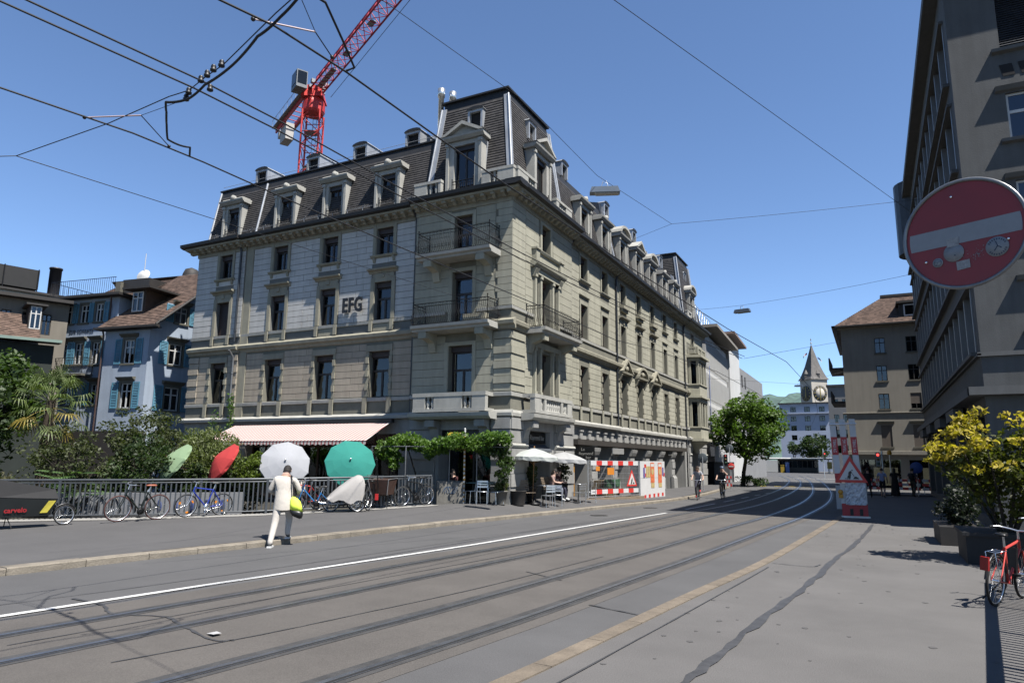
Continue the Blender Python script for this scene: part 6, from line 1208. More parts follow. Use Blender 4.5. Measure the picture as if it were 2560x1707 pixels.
for k, (nm, lab, c, r, lm_, sz, n) in enumerate(SHR):
    t = thing(nm, (c[0],c[1],0), lab, 'shrub'); mb = MB(); g = random.Random(k)
    for i in range(7): mb.tube([(c[0]+g.uniform(-.2,.2),c[1]+g.uniform(-.2,.2),0), (c[0]+g.uniform(-.4,.4)*r[0],c[1]+g.uniform(-.4,.4)*r[1],c[2]*0.7), (c[0]+g.uniform(-.9,.9)*r[0],c[1]+g.uniform(-.9,.9)*r[1],c[2]+g.uniform(0,.8)*r[2])], [0.035,0.022,0.008], 5)
    mb.build('stems', m_bark, t); leaves('foliage', clump_cloud(c, r, n, 0.27, 60+k, 0.35), lm_, t, sz, 48, seed=60+k, aspect=3.2 if lm_ is lf_pale else 1.8, droop=1.2 if lm_ is lf_pale else 0.2)
# ailanthus-like plant with big compound leaves behind the railing
ai = thing('compound_leaf_plant', (-21.3,12.9,0), 'young plant with long feathered green leaves just behind the railing', 'plant'); g = random.Random(5); mb = MB(); ms = MB()
for i in range(14):
    az = g.uniform(0,6.28); b = Vector((-21.4,12.75,0.1)); top = b+Vector((math.cos(az)*g.uniform(.1,.5), math.sin(az)*g.uniform(.1,.5), g.uniform(0.7,1.4))); e = top+Vector((math.cos(az)*0.6, math.sin(az)*0.6, g.uniform(-.15,.15))); ms.tube([b, top, e], [0.015,0.01,0.004], 4)
    sd = (e-top).cross(Vector((0,0,1))).normalized()
    for k in range(9):
        for s in (-1,1): p = top.lerp(e, k/8); q = p+sd*s*0.17+(e-top)*0.12-Vector((0,0,0.05)); w_ = (e-top).normalized()*0.035; mb.add([p, (p+q)/2-w_, q, (p+q)/2+w_], [(0,1,2,3)])
ms.build('stems', lf_mid, ai); mb.build('foliage', leaf_mat('leaf_mint', (0.07,0.13,0.05), (0.12,0.20,0.08)), ai)
tree('feathery_maple', 'small feathery yellow-green maple behind the railing between red and grey parasols', (-18.75,17.15,0.1), 1.6, (-18.75,17.15,1.55), (0.62,0.62,0.62), leaf_mat('leaf_lime', (0.06,0.10,0.012), (0.14,0.19,0.03)), 60, 0.10, 0.2, 71, 0.04, 40, 'shrub')
gr = thing('wild_grass_patch', (-23.3,11.2,0), 'brown and green tangle of wild grass behind the railing at the left', 'grass'); leaves('foliage', clump_cloud((-23.4,11.3,0.9), (1.0,1.0,0.6), 40, 0.22, 72), leaf_mat('leaf_dry', (0.06,0.06,0.025), (0.13,0.12,0.05)), gr, 0.16, 40, seed=72, aspect=6, droop=-1)
# creepers on the stone wall and the pergola vines
cv = thing('climbing_vine', (-27.4,23.2,0), 'green creeper climbing beside the downpipe of the stone building', 'vine'); cl = [((-27.5+0.15*math.sin(z*2),23.25,z),(0.2,0.14,0.28)) for z in np.arange(2.2,5.0,0.22)]+[((-28.3+0.2*math.sin(z*3),23.2,z),(0.28,0.18,0.3)) for z in np.arange(2.0,4.2,0.25)]+[((-28+i*0.35,23.0,2.35),(0.35,0.3,0.3)) for i in range(5)]
leaves('foliage', cl, lf_bright, cv, 0.11, 26, seed=73); mb = MB(); mb.tube([(-27.5,23.4,0.1),(-27.55,23.42,2.5),(-27.4,23.4,4.9)], [0.03,0.025,0.01], 5); mb.tube([(-28.3,23.3,0.1),(-28.3,23.35,4.0)], [0.03,0.01], 5); mb.build('stems', m_bark, cv)
pv = thing('pergola_vine', (-15.4,21.9,0.36), 'bright green wisteria canopy over the terrace left of the signpost', 'vine')
cl = clump_cloud((-15.85,21.9,2.55), (1.15,0.7,0.27), 62, 0.25, 74, 0.3)+clump_cloud((-16.7,21.6,2.25), (0.4,0.4,0.35), 14, 0.18, 75)+clump_cloud((-16.1,21.5,2.0), (0.35,0.3,0.4), 12, 0.18, 76)
leaves('foliage', cl, lf_bright, pv, 0.12, 46, seed=74, droop=0.6); mb = MB(); mb.tube([(-16.0,22.6,0.3),(-15.9,22.5,1.4),(-16.1,22.2,2.4)], [0.035,0.03,0.02], 6); mb.build('stems', m_bark, pv)
pv2 = thing('pergola_vine', (-13.2,22.0,0.36), 'bright green wisteria canopy with trailing end behind the yellow signpost', 'vine')
cl = clump_cloud((-13.6,21.9,2.55), (1.2,0.65,0.28), 60, 0.25, 77, 0.3)+clump_cloud((-12.3,22.2,2.72), (0.75,0.6,0.22), 34, 0.22, 78)+clump_cloud((-14.5,21.6,2.25), (0.45,0.4,0.3), 16, 0.2, 79)
leaves('foliage', cl, lf_bright, pv2, 0.12, 46, seed=78, droop=0.6); leaves('trailing_foliage', clump_cloud((-12.05,22.6,1.95), (0.38,0.35,0.75), 30, 0.2, 80)+clump_cloud((-12.6,22.5,2.35), (0.5,0.4,0.35), 18, 0.2, 82), lf_mid, pv2, 0.11, 44, seed=81, droop=0.9); mb = MB(); mb.tube([(-12.2,23.0,0.4),(-12.15,22.8,1.5),(-12.4,22.5,2.6)], [0.03,0.025,0.015], 6); mb.build('stems', m_bark, pv2)
pf = thing('steel_pergola', (-14.6,22,0.36), 'thin grey steel posts and rails carrying the wisteria canopies', 'pergola')
for x, y in ((-17.2,21.4),(-15.45,21.2),(-14.0,21.95),(-13.05,22.35)): mb = MB(); mb.tube([(x,y,zp(x,y)),(x,y,2.45)], 0.022, 7); mb.build('post', m_pipeL, pf)
mb = MB(); mb.tube([(-17.2,21.4,2.42),(-15.45,21.2,2.42),(-14.0,21.95,2.42),(-11.8,22.3,2.42)], 0.016, 6); mb.tube([(-17.2,21.4,2.42),(-17.2,23.5,2.6)], 0.014, 5); mb.tube([(-15.45,21.2,2.42),(-15.45,23.4,2.6)], 0.014, 5); mb.build('top_rail', m_pipeL, pf)
# yellow-green bush in planter at the right
yb = thing('yellow_bush', (2.35,17.6,0), 'large bush with bright yellow young leaves beside the dark office', 'bush'); mb = MB(); g = random.Random(12)
for i in range(12): a = i*0.55; mb.tube([(2.35,17.6,0.3),(2.35+math.cos(a)*0.5,17.6+math.sin(a)*0.5,1.4),(2.35+math.cos(a)*1.1,17.6+math.sin(a)*1.0,g.uniform(1.6,2.9))], [0.04,0.025,0.006], 5)
mb.build('stems', m_bark, yb); leaves('foliage', clump_cloud((2.35,17.6,1.85), (1.25,1.0,0.95), 80, 0.27, 90, 0.3)+clump_cloud((2.9,16.6,1.7), (0.6,0.7,0.8), 30, 0.25, 94), leaf_mat('leaf_yellowgreen', (0.035,0.05,0.008), (0.11,0.12,0.018)), yb, 0.13, 40, seed=90)
cl = [((2.35+1.2*math.cos(a)*math.sin(b_)*g.uniform(.75,1.1), 17.45+1.0*math.sin(a)*math.sin(b_)*g.uniform(.75,1.1), 1.95+1.05*math.cos(b_)*g.uniform(.8,1.12)), (0.26,0.2,0.09)) for a, b_ in [(g.uniform(2.6,6.6), math.acos(g.uniform(-0.1,1))) for _ in range(34)]]+[((1.35,17.2,2.15),(0.28,0.2,0.08)),((1.1,17.2,2.05),(0.2,0.12,0.05)),((2.0,17.2,3.05),(0.2,0.2,0.12)),((2.85,16.9,2.95),(0.3,0.2,0.1))]
leaves('young_foliage', cl, lf_yel, yb, 0.12, 34, seed=91)
pl = MB(); pl.box(1.55,4.2,16.9,18.6,0.0,0.55); pl.box(1.5,4.25,16.85,18.65,0.55,0.62); tag(pl.build('planter_trough', mat('planter_dark', (0.02,0.02,0.022), 0.7, 0.2, 3)), 'long dark planter trough under the yellow bush', 'planter')  # trough is coloured near-black to stand for the shade over it
hg = thing('box_hedge', (1.6,21.5,0), 'clipped hedge left of the yellow bush, leaves coloured dark for shade', 'hedge'); leaves('foliage', clump_cloud((1.9,21.5,0.85), (0.45,1.1,0.6), 50, 0.22, 92, 0.2), leaf_mat('leaf_hedge_shade', (0.006,0.012,0.006), (0.014,0.022,0.01)), hg, 0.09, 50, seed=92); mb = MB(); mb.box(1.35,2.2,20.4,22.6,0.0,0.45); mb.build('planter', m_eave, hg)  # leaf colour is darkened in place of shade falling on the hedge
# ================================================================ RAILINGS, BICYCLES, STREET OBJECTS
m_rail = mat('railing_grey', (0.16,0.175,0.19), 0.45, 0.12, 3, metal=0.5); m_rub = mat('rubber', (0.02,0.02,0.02), 0.8); m_alu = mat('aluminium', (0.55,0.56,0.57), 0.3, 0.08, 4, metal=0.85); m_chrome = mat('chrome', (0.7,0.7,0.7), 0.18, 0.05, 4, metal=1.0)
m_blk = mat('black_paint', (0.016,0.016,0.017), 0.4)
rg = thing('bridge_railing', (-18.5,15,0.2), 'long grey steel railing of vertical bars behind the parked bicycles', 'railing')
RP_ = [Vector((p[0], p[1], 0)) for p in RAIL[:6]]; RP_[-1] = Vector((-14.2,21.1,0))
cum = [0]
for i in range(1, len(RP_)): cum.append(cum[-1]+(RP_[i]-RP_[i-1]).length)
def rl(s):
    for i in range(1, len(cum)):
        if s <= cum[i]+1e-6: return RP_[i-1].lerp(RP_[i], (s-cum[i-1])/(cum[i]-cum[i-1])), (RP_[i]-RP_[i-1]).normalized()
    return RP_[-1], (RP_[-1]-RP_[-2]).normalized()
def rbz(s): p, t = rl(s); return interp(p.y, [11,21], [0.12,0.35])
tot = cum[-1]; smp = [tot*i/40 for i in range(41)]
def rpt(s, z): p, t = rl(s); return p+Vector((0,0,rbz(s)+z))
mb = MB(); mb.tube([rpt(s, interp(s,[0,tot],[1.14,1.02])) for s in smp], 0.035, 8); mb.build('handrail', m_rail, rg)
for z, r in ((1.0,0.02),(0.1,0.024)): mb = MB(); mb.tube([rpt(s, z*interp(s,[0,tot],[1.06,0.94])) for s in smp], r, 6); mb.build('rail', m_rail, rg)
bar_me = MB().box(-0.009,0.009,-0.02,0.02,0,1).mesh('bar', m_rail); post_me = MB().box(-0.03,0.03,-0.035,0.035,-0.15,1).mesh('post', m_rail)
n = int(tot/0.135)
for i in range(n+1):
    s = i*tot/n; p, t = rl(s); ps = i % 14 == 6 or i == n; k = interp(s,[0,tot],[1.06,0.94]); o = bpy.data.objects.new('post' if ps else 'bar', post_me if ps else bar_me); col.objects.link(o)
    o.matrix_basis = Matrix.Translation(p+Vector((0,0,rbz(s)+(0 if ps else 0.1)))) @ Matrix.Rotation(math.atan2(t.y,t.x)+math.pi/2, 4, 'Z') @ Matrix.Diagonal((1,1,k*(1.06 if ps else 0.9),1)); set_parent(o, rg, True)
mb = MB(); strip(mb, RP_, -0.16, 0.55, 0.012, lambda x, y: interp(y,[11,21],[0.12,0.35])); struct(mb.build('railing_plinth', mat('pale_concrete', (0.5,0.485,0.45), 0.9, 0.15, 2, 0.3, 30)))
mb = MB(); strip(mb, [p for p in RP_], -14, -0.16, -0.02, lambda x, y: 0.1); struct(mb.build('terrace_floor', m_ground))
# concrete wall end
cw = MB(); A, B = Vector((-14.25,21.55,0.3)), Vector((-13.45,22.2,0.3)); t = (B-A).normalized(); nn = Vector((-t.y,t.x,0)); cw.hexa([A,B,B+nn*0.35,A+nn*0.35,A+Vector((0,0,0.86)),B+Vector((0,0,0.82)),B+nn*0.35+Vector((0,0,0.88)),A+nn*0.35+Vector((0,0,0.92))])
cwo = tag(cw.build('concrete_wall', mat('board_concrete', (0.30,0.285,0.25), 0.9, 0.25, 3, 0.3, 30, streak=0.3)), 'short stained concrete wall with blue scribble between railing and signpost', 'wall')
gf = MB(); nb = -nn; g = random.Random(3)
for k in range(5): c = A.lerp(B, 0.3+0.08*k)+nb*0.012+Vector((0,0,0.55)); gf.tube([c+t*(0.12*math.cos(a*1.3+k))+Vector((0,0,0.13*math.sin(a*2+k))) for a in np.linspace(0,4,9)], 0.009, 4)
gf.build('scribble', mat('spray_blue', (0.10,0.16,0.26), 0.8), cwo)
# painted low wall behind the railing
gw = thing('painted_low_wall', (-19,16.6,0), 'low grey wall with black and blue spray painting seen through the railing', 'wall')
def GW(s, o, z): p, t = rl(s); q = Vector((-t.y,t.x,0)); return p+q*o+Vector((0,0,z))
mb = MB(); ss = np.linspace(4.2, 9.6, 10)
for a, b in zip(ss[:-1], ss[1:]): mb.hexa([GW(a,0.9,-0.05),GW(b,0.9,-0.05),GW(b,1.1,-0.05),GW(a,1.1,-0.05),GW(a,0.9,0.85),GW(b,0.9,0.85),GW(b,1.1,0.85),GW(a,1.1,0.85)])
mb.build('wall_body', mat('greyish_white_paint', (0.30,0.31,0.33), 0.85, 0.12, 2), gw); mb = MB()
for k in range(6): c = GW(4.6+k*0.42,0.885,0.52); tt = (GW(4.7+k*0.42,0.885,0.52)-c).normalized(); mb.tube([c+tt*(0.13*math.cos(a+k))+Vector((0,0,0.2*math.sin(a*1.5+k*2))) for a in np.linspace(0,4.5,9)], 0.028, 5)
mb.tube([GW(s,0.885,0.12) for s in ss], 0.06, 5); mb.build('black_painting', m_blk, gw); mb = MB()
for k in range(5): c = GW(7.2+k*0.45,0.885,0.45); mb.ball(c, (0.16,0.02,0.2), 8, 6)
mb.build('blue_painting', mat('spray_indigo', (0.06,0.10,0.30), 0.8, 0.4, 8), gw)

# ---- bicycles
def wheel(par, x, R_, tyre=None, rim=None, spk=16, w=0.02, z=None, y=0.0, refl=None):
    z = R_ if z is None else z; c = Vector((x, y, z)); N = 26
    circ = lambda r: [c+Vector((math.cos(a)*r, 0, math.sin(a)*r)) for a in np.linspace(0, 2*math.pi, N, endpoint=False)]
    mb = MB(); mb.tube(circ(R_-w*1.6), 0.011, 6, True); mb.tube(circ(R_-w*2.1), 0.008, 5, True); o = mb.build('wheel', rim or m_alu, par, False)
    mb = MB(); mb.tube(circ(R_-w), w, 7, True); mb.build('tyre', tyre or m_rub, o, False)
    mb = MB(); mb.tube([c+Vector((0,-0.045,0)), c+Vector((0,0.045,0))], 0.022, 8)
    for k in range(spk): a = k*2*math.pi/spk; b = a+(0.5 if k % 2 else -0.5); mb.tube([c+Vector((math.cos(b)*0.025, 0.03*(-1) ** k, math.sin(b)*0.025)), c+Vector((math.cos(a)*(R_-w*2), 0, math.sin(a)*(R_-w*2)))], 0.0022, 3, cap=False)
    mb.build('spokes', m_chrome, o, False)
    if refl:
        mb = MB()
        for a in (0.4, 2.6, 4.5): p = c+Vector((math.cos(a)*R_*0.6, 0, math.sin(a)*R_*0.6)); mb.obox(p, (0.035,0.02,0.02), (math.cos(a+1.57),0,math.sin(a+1.57)), (0,1,0))
        mb.build('reflector', refl, o, False)
    return o
def bicycle(name, label, loc, heading, col_, R_=0.345, lean=0.0, style='city', saddle=None, tyre=None, rim=None, refl=None, fender=None, rack=False, barm=None, group='parked bicycles', steer=0.0, cat='bicycle', low=False):
    t = thing(name, loc, label, cat, group=group); t.rotation_euler = (lean, 0, heading); wb_ = 0.525; bb = Vector((-0.06,0,0.27)); rear = Vector((-wb_,0,R_)); front = Vector((wb_,0,R_)); st = Vector((-0.22,0,0.80)) if not low else Vector((-0.2,0,0.62)); ht = Vector((0.33,0,0.88)); hb = Vector((0.37,0,0.74))
    mb = MB(); fr = 0.019
    mb.tube([bb, st], fr, 7); mb.tube([hb, bb], fr*1.15, 7); mb.tube([ht, hb], fr*1.2, 7)
    if not low: mb.tube([ht-Vector((0,0,0.03)), st-Vector((0,0,0.03))], fr, 7)
    for s in (-1, 1): mb.tube([bb+Vector((0,s*0.03,0)), rear+Vector((0,s*0.06,0))], 0.011, 6); mb.tube([st+Vector((0,s*0.02,-0.04)), rear+Vector((0,s*0.06,0))], 0.010, 6)
    mb.build('frame', col_, t, False); mb = MB()
    for s in (-1, 1): mb.tube([hb+Vector((0.01,s*0.035,-0.02)), Vector((0.45,s*0.05,0.5)), front+Vector((0,s*0.05,0))], 0.013, 6)
    mb.build('fork', m_alu if refl else col_, t, False); wheel(t, wb_, R_, tyre, rim, refl=refl); wheel(t, -wb_, R_, tyre, rim, refl=refl)
    top = ht+Vector((-0.03,0,0.12)); mb = MB(); mb.tube([ht, top], 0.016, 6)
    if style == 'mtb': mb.tube([top+Vector((0,-0.31,0.0)), top, top+Vector((0,0.31,0.0))], 0.014, 6)
    else: mb.tube([top+Vector((-0.16,-0.30,0.02)), top+Vector((-0.04,-0.24,0.03)), top+Vector((0.03,-0.1,0.01)), top, top+Vector((0.03,0.1,0.01)), top+Vector((-0.04,0.24,0.03)), top+Vector((-0.16,0.30,0.02))], 0.013, 6)
    h = mb.build('handlebar', barm or m_alu, t, False); mb = MB()
    for s in (-1, 1):
        a = top+Vector((-0.16,s*0.30,0.02)) if style != 'mtb' else top+Vector((0,s*0.31,0)); b = a+(Vector((0.1,-s*0.04,0)) if style != 'mtb' else Vector((0,-s*0.11,0))); mb.tube([a, b], 0.018, 6); mb.tube([b, b+Vector((0.1,s*0.02,-0.03))], 0.006, 4)
    mb.build('grip', m_rub, h, False)
    sp = st+Vector((-0.045,0,0.16)); mb = MB(); mb.tube([st, sp], 0.014, 6); mb.build('seat_post', m_alu, t, False); mb = MB()
    prof = [(-0.14,0.075,0.02),(-0.1,0.085,0.03),(-0.02,0.06,0.03),(0.07,0.028,0.028),(0.13,0.02,0.02)]; vs = []
    for x, w_, hh in prof: vs += [sp+Vector((x,-w_,0.01)), sp+Vector((x,-w_*0.7,0.01+hh)), sp+Vector((x,0,0.015+hh)), sp+Vector((x,w_*0.7,0.01+hh)), sp+Vector((x,w_,0.01)), sp+Vector((x,0,-0.01))]
    mb.add(vs, [(i*6+j, i*6+(j+1) % 6, (i+1)*6+(j+1) % 6, (i+1)*6+j) for i in range(len(prof)-1) for j in range(6)]+[tuple(range(6))[::-1], tuple(range((len(prof)-1)*6, len(prof)*6))], True); mb.build('saddle', saddle or m_blk, t, False)
    mb = MB(); mb.tube([bb+Vector((0.1*math.cos(a),0.05,0.1*math.sin(a))) for a in np.linspace(0,6.283,16,endpoint=False)], 0.008, 5, True); mb.lathe([(0.09,0),(0.09,0.004),(0.03,0.006)], bb+Vector((0,0.046,0)), 14, (0,1,0))
    for s in (-1, 1): e = bb+Vector((0.06*s,0.07*s,-0.15*s)); mb.tube([bb+Vector((0,0.05*s,0)), e], 0.010, 5); mb.obox(e+Vector((0,0.05*s,0)), (0.045,0.045,0.012))
    for z in (0.1, -0.1): mb.tube([bb+Vector((0,0.05,z)), rear+Vector((0,0.05,z*0.35))], 0.005, 4)
    mb.build('crank', m_chrome if style == 'mtb' else m_iron2, t, False)
    if fender:
        for cx_, a0, a1 in ((wb_,0.3,2.7),(-wb_,0.2,3.0)): mb = MB(); mb.tube([Vector((cx_+(R_+0.03)*math.cos(a),0,R_+(R_+0.03)*math.sin(a))) for a in np.linspace(a0,a1,12)], 0.02, 5); mb.build('mudguard', fender, t, False)
    if rack:
        mb = MB()
        for s in (-0.06, 0.06): mb.tube([Vector((-0.3,s,0.76)), Vector((-0.75,s,0.76)), Vector((-wb_,s,R_))], 0.006, 4)
        for x in (-0.4,-0.55,-0.7): mb.tube([Vector((x,-0.06,0.76)), Vector((x,0.06,0.76))], 0.005, 4)
        mb.build('rack', m_chrome, t, False)
    return t
def hd(a, b): return math.atan2(b[1]-a[1], b[0]-a[0])
def on(x, y): return (x, y, zp(x, y)+0.012)
m_greenblk = mat('dark_green_paint', (0.015,0.025,0.02), 0.35); m_brown = mat('tan_leather', (0.55,0.15,0.07), 0.5); m_bluep = mat('bike_blue', (0.04,0.08,0.55), 0.3); m_orange = mat('orange_reflector', (1.2,0.4,0.03), 0.3); m_redp = mat('bike_red', (0.9,0.05,0.05), 0.35); m_ltblue = mat('bike_sky_blue', (0.05,0.28,0.7), 0.3); m_brntyre = mat('brown_tyre', (0.13,0.05,0.04), 0.8)
bicycle('city_bicycle', 'dark green city bicycle with tan leather saddle leaning on the railing', on(-18.45,12.75), hd((-18.35,13.25),(-18.6,12.2)), m_greenblk, 0.36, -0.12, 'city', m_brown, m_brntyre, None, None, None)
bicycle('mountain_bicycle', 'blue mountain bike with orange wheel reflectors leaning on the railing', on(-17.85,14.45), hd((-17.7,14.95),(-18.0,13.95)), m_bluep, 0.335, -0.12, 'mtb', None, None, None, m_orange, None)
bicycle('folding_bicycle', 'blue and white small wheeled folding bicycle behind the walking man', on(-15.85,16.95), hd((-15.6,17.2),(-16.3,16.3)), m_ltblue, 0.27, -0.1, 'city', None, None, None, None, m_blk, low=True)
bicycle('red_ebike', 'red electric bicycle parked between folding bicycle and railing', on(-16.5,17.15), hd((-16.2,17.6),(-16.8,16.7)), m_redp, 0.35, -0.08, 'city', None, None, None, None, m_blk, True)
bicycle('touring_bicycle', 'black touring bicycle with chrome rack near the railing end', on(-14.35,20.25), hd((-14.15,20.8),(-14.5,19.7)), m_blk, 0.35, -0.12, 'city', None, None, m_chrome, None, None, True)
bicycle('grey_bicycle', 'dark bicycle standing behind the railing near the covered trailer', (-15.6,19.6,0.1), rad(60), m_iron2, 0.34, 0.05, 'city')
# orange-red e-bike on the right footway
eb = bicycle('coral_ebike', 'coral red electric bicycle with rear light parked on the right footway', (1.62,12.62,0), hd((1.37,12.1),(1.95,13.3)), mat('bike_coral', (1.0,0.11,0.09), 0.35), 0.35, 0.1, 'city', None, None, None, None, m_blk, True, None, 'bicycles on the right footway')
mb = MB(); mb.obox((-0.93,0,0.62), (0.03,0.05,0.09)); mb.build('rear_light', mat('tail_red', (0.5,0.01,0.01), 0.3), eb, False); mb = MB(); mb.obox((0.14,0,0.55), (0.03,0.045,0.22), Vector((0.75,0,-0.66)).normalized() if False else (1,0,0)); mb.build('battery', m_blk, eb, False); mb = MB(); mb.tube([(-0.1,0.06,0.3),(-0.3,0.24,0.02)], 0.012, 5); mb.build('kick_stand', m_iron2, eb, False)
bicycle('dark_bicycle', 'dark bicycle in the shade ahead of the coral electric bicycle', (2.35,14.9,0), rad(68), m_blk, 0.35, 0.08, 'city', None, None, None, None, None, False, None, 'bicycles on the right footway')
# ---- cargo bike with black box
def cargo():
    h = hd((-19.25,10.0),(-18.95,11.5)); t = thing('cargo_bike', on(-19.45,10.25), 'black cargo bike with covered box and yellow panel at the left edge', 'cargo bike', h); m_bx = mat('box_black', (0.012,0.016,0.016), 0.5, 0.2, 3); m_cov = mat('tarp_black', (0.022,0.022,0.024), 0.7, 0.2, 3)
    mb = MB(); mb.hexa([(-0.55,-0.3,0.28),(0.55,-0.24,0.28),(0.55,0.24,0.28),(-0.55,0.3,0.28),(-0.62,-0.34,0.78),(0.72,-0.27,0.70),(0.72,0.27,0.70),(-0.62,0.34,0.78)]); b = mb.build('cargo_box', m_bx, t, False)
    mb = MB(); mb.hexa([(-0.63,-0.35,0.782),(0.73,-0.28,0.702),(0.73,0.28,0.702),(-0.63,0.35,0.782),(-0.62,-0.26,1.22),(0.66,-0.2,0.94),(0.66,0.2,0.94),(-0.62,0.26,1.22)]); mb.build('box_cover', m_cov, t, False)
    mb = MB(); mb.hexa([(0.33,-0.285,0.36),(0.50,-0.272,0.36),(0.50,-0.262,0.36),(0.33,-0.275,0.36),(0.50,-0.317,0.66),(0.67,-0.295,0.66),(0.67,-0.285,0.66),(0.50,-0.307,0.66)]); mb.build('yellow_panel', mat('panel_yellow', (1.0,0.85,0.12), 0.5), b, False)
    tx = text_mesh('carvelo', 0.17, mat('letter_red', (0.6,0.03,0.04), 0.5), 'box_letters', 0.003, 0.004); place_text(tx, (-0.22,-0.325,0.40), (1,0.06,0), (0,-0.1,1), None); tx.parent = t
    tx = text_mesh('rent & ride me!', 0.07, m_wht, 'frame_letters', 0.002); place_text(tx, (-0.9,-0.07,0.38), (1,0,0), (0,0,1), None); tx.parent = t
    wheel(t, 1.0, 0.26, spk=14); wheel(t, -1.15, 0.34, spk=14); mb = MB(); mb.tube([(-1.15,0,0.34),(-0.8,0,0.34),(0.6,0,0.24),(0.78,0,0.6),(1.0,0.06,0.26)], 0.03, 7); mb.tube([(-0.8,0,0.3),(-0.95,0,0.85)], 0.022, 6); mb.tube([(-0.7,0,0.3),(-0.72,0,1.05)], 0.022, 6); mb.tube([(-0.3,0.05,0.25),(-0.25,0.3,0.02)], 0.012, 5); mb.tube([(-0.3,-0.05,0.25),(-0.25,-0.3,0.02)], 0.012, 5); mb.build('frame', m_blk, t, False)
    mb = MB(); mb.tube([(-0.85,-0.32,1.14),(-0.72,-0.15,1.12),(-0.72,0.15,1.12),(-0.85,0.32,1.14)], 0.016, 6); mb.build('handlebar', m_blk, t, False); mb = MB(); mb.ball((-0.98,0,0.93), (0.14,0.075,0.04), 10, 6); mb.build('saddle', m_blk, t, False)
    mb = MB(); mb.tube([(1.0+0.29*math.cos(a),0,0.26+0.29*math.sin(a)) for a in np.linspace(0.6,3.0,10)], 0.025, 5); mb.build('mudguard', m_blk, t, False); return t
cargo()
# ---- bakfiets with brown wooden box, seen from behind
bk_ = thing('box_tricycle', on(-14.75,18.75), 'cargo bike with brown wooden front box by the railing', 'cargo bike', rad(105)); m_wd = mat('brown_box_wood', (0.10,0.05,0.035), 0.6, 0.25, 5)
mb = MB(); mb.hexa([(0.1,-0.28,0.45),(0.8,-0.24,0.45),(0.8,0.24,0.45),(0.1,0.28,0.45),(0.0,-0.36,0.95),(0.95,-0.3,0.98),(0.95,0.3,0.98),(0.0,0.36,0.95)]); bx_ = mb.build('wooden_box', m_wd, bk_, False); mb = MB()
for s in (-1,1): mb.tube([(0.0,s*0.365,0.96),(0.95,s*0.305,0.99)], 0.014, 5); mb.tube([(0.1,s*0.285,0.45),(0.0,s*0.365,0.96)], 0.014, 5)
mb.build('box_edge', m_alu, bx_, False); wheel(bk_, -0.75, 0.34, spk=14); wheel(bk_, 1.15, 0.25, spk=12); mb = MB(); mb.tube([(-0.75,0,0.34),(-0.3,0,0.34),(0.1,0,0.42),(0.9,0,0.42),(1.15,0,0.25)], 0.025, 6); mb.tube([(-0.3,0,0.34),(-0.42,0,0.85)], 0.018, 6); mb.tube([(0.05,0,0.42),(-0.08,0,1.1)], 0.018, 6)
for s in (-1,1): mb.tube([(0.3,s*0.05,0.42),(0.25,s*0.25,0.01)], 0.014, 5)
mb.build('frame', m_blk, bk_, False); mb = MB(); mb.tube([(-0.25,-0.3,1.1),(-0.1,-0.15,1.1),(-0.1,0.15,1.1),(-0.25,0.3,1.1)], 0.013, 6); mb.build('handlebar', m_blk, bk_, False); mb = MB(); mb.ball((-0.46,0,0.92), (0.13,0.08,0.04), 10, 6); mb.build('saddle', m_blk, bk_, False)
mb = MB(); mb.obox((-0.5,-0.18,0.42), (0.02,0.05,0.1)); mb.build('rear_reflector', m_redp, bk_, False)
# ---- covered bicycle trailer
tr = thing('covered_trailer', on(-15.1,17.65), 'bicycle trailer under a draped light grey cover', 'trailer', rad(50)); m_tarp = mat('cover_grey', (0.62,0.59,0.56), 0.8, 0.06, 2, 0.3, 6); xs_ = np.linspace(-0.64, 0.50, 16); N = 20; vs = []
def ctop(x): return interp(x, [-0.64,-0.56,-0.25,0.12,0.30,0.44,0.50], [0.40,0.52,0.80,1.06,1.15,1.12,0.98])
for i, x in enumerate(xs_):
    zt_, zb_ = ctop(x), 0.30-0.06*math.sin(i*0.9)+(0.06 if x < -0.3 else 0); wy = 0.33*min(1, 0.75+0.4*(x+0.64))*(0.9 if i in (0, 15) else 1)
    for k in range(N+1):
        a = math.pi*k/N; cx_, sx_ = math.cos(a), math.sin(a); y = math.copysign(abs(cx_) ** 0.45, cx_)*wy*(1-0.22*sx_ ** 3); f = sx_ ** 0.55; fold = 0.018*math.sin(i*2.3+k*0.7)*(1-f)+0.012*math.sin(i*1.1+k*1.9)
        vs.append((x+0.03*math.sin(k*1.3)*(1-f), y*(1+fold), zb_+(zt_-zb_)*f+fold*0.5))
mb = MB(); M1 = N+1; mb.add(vs, [(i*M1+k, (i+1)*M1+k, (i+1)*M1+k+1, i*M1+k+1) for i in range(15) for k in range(N)]+[tuple(range(M1))[::-1], tuple(range(15*M1, 16*M1))], True); mb.build('cover', m_tarp, tr, False)
wheel(tr, 0.28, 0.25, spk=14, y=-0.3); wheel(tr, 0.28, 0.25, spk=14, y=0.3); mb = MB(); mb.tube([(0.3,-0.3,0.25),(0.3,0.3,0.25)], 0.016, 6); mb.tube([(0.3,0,0.26),(-0.5,0,0.24),(-0.9,0.0,0.30)], 0.018, 6); mb.build('tow_bar', m_alu, tr, False)
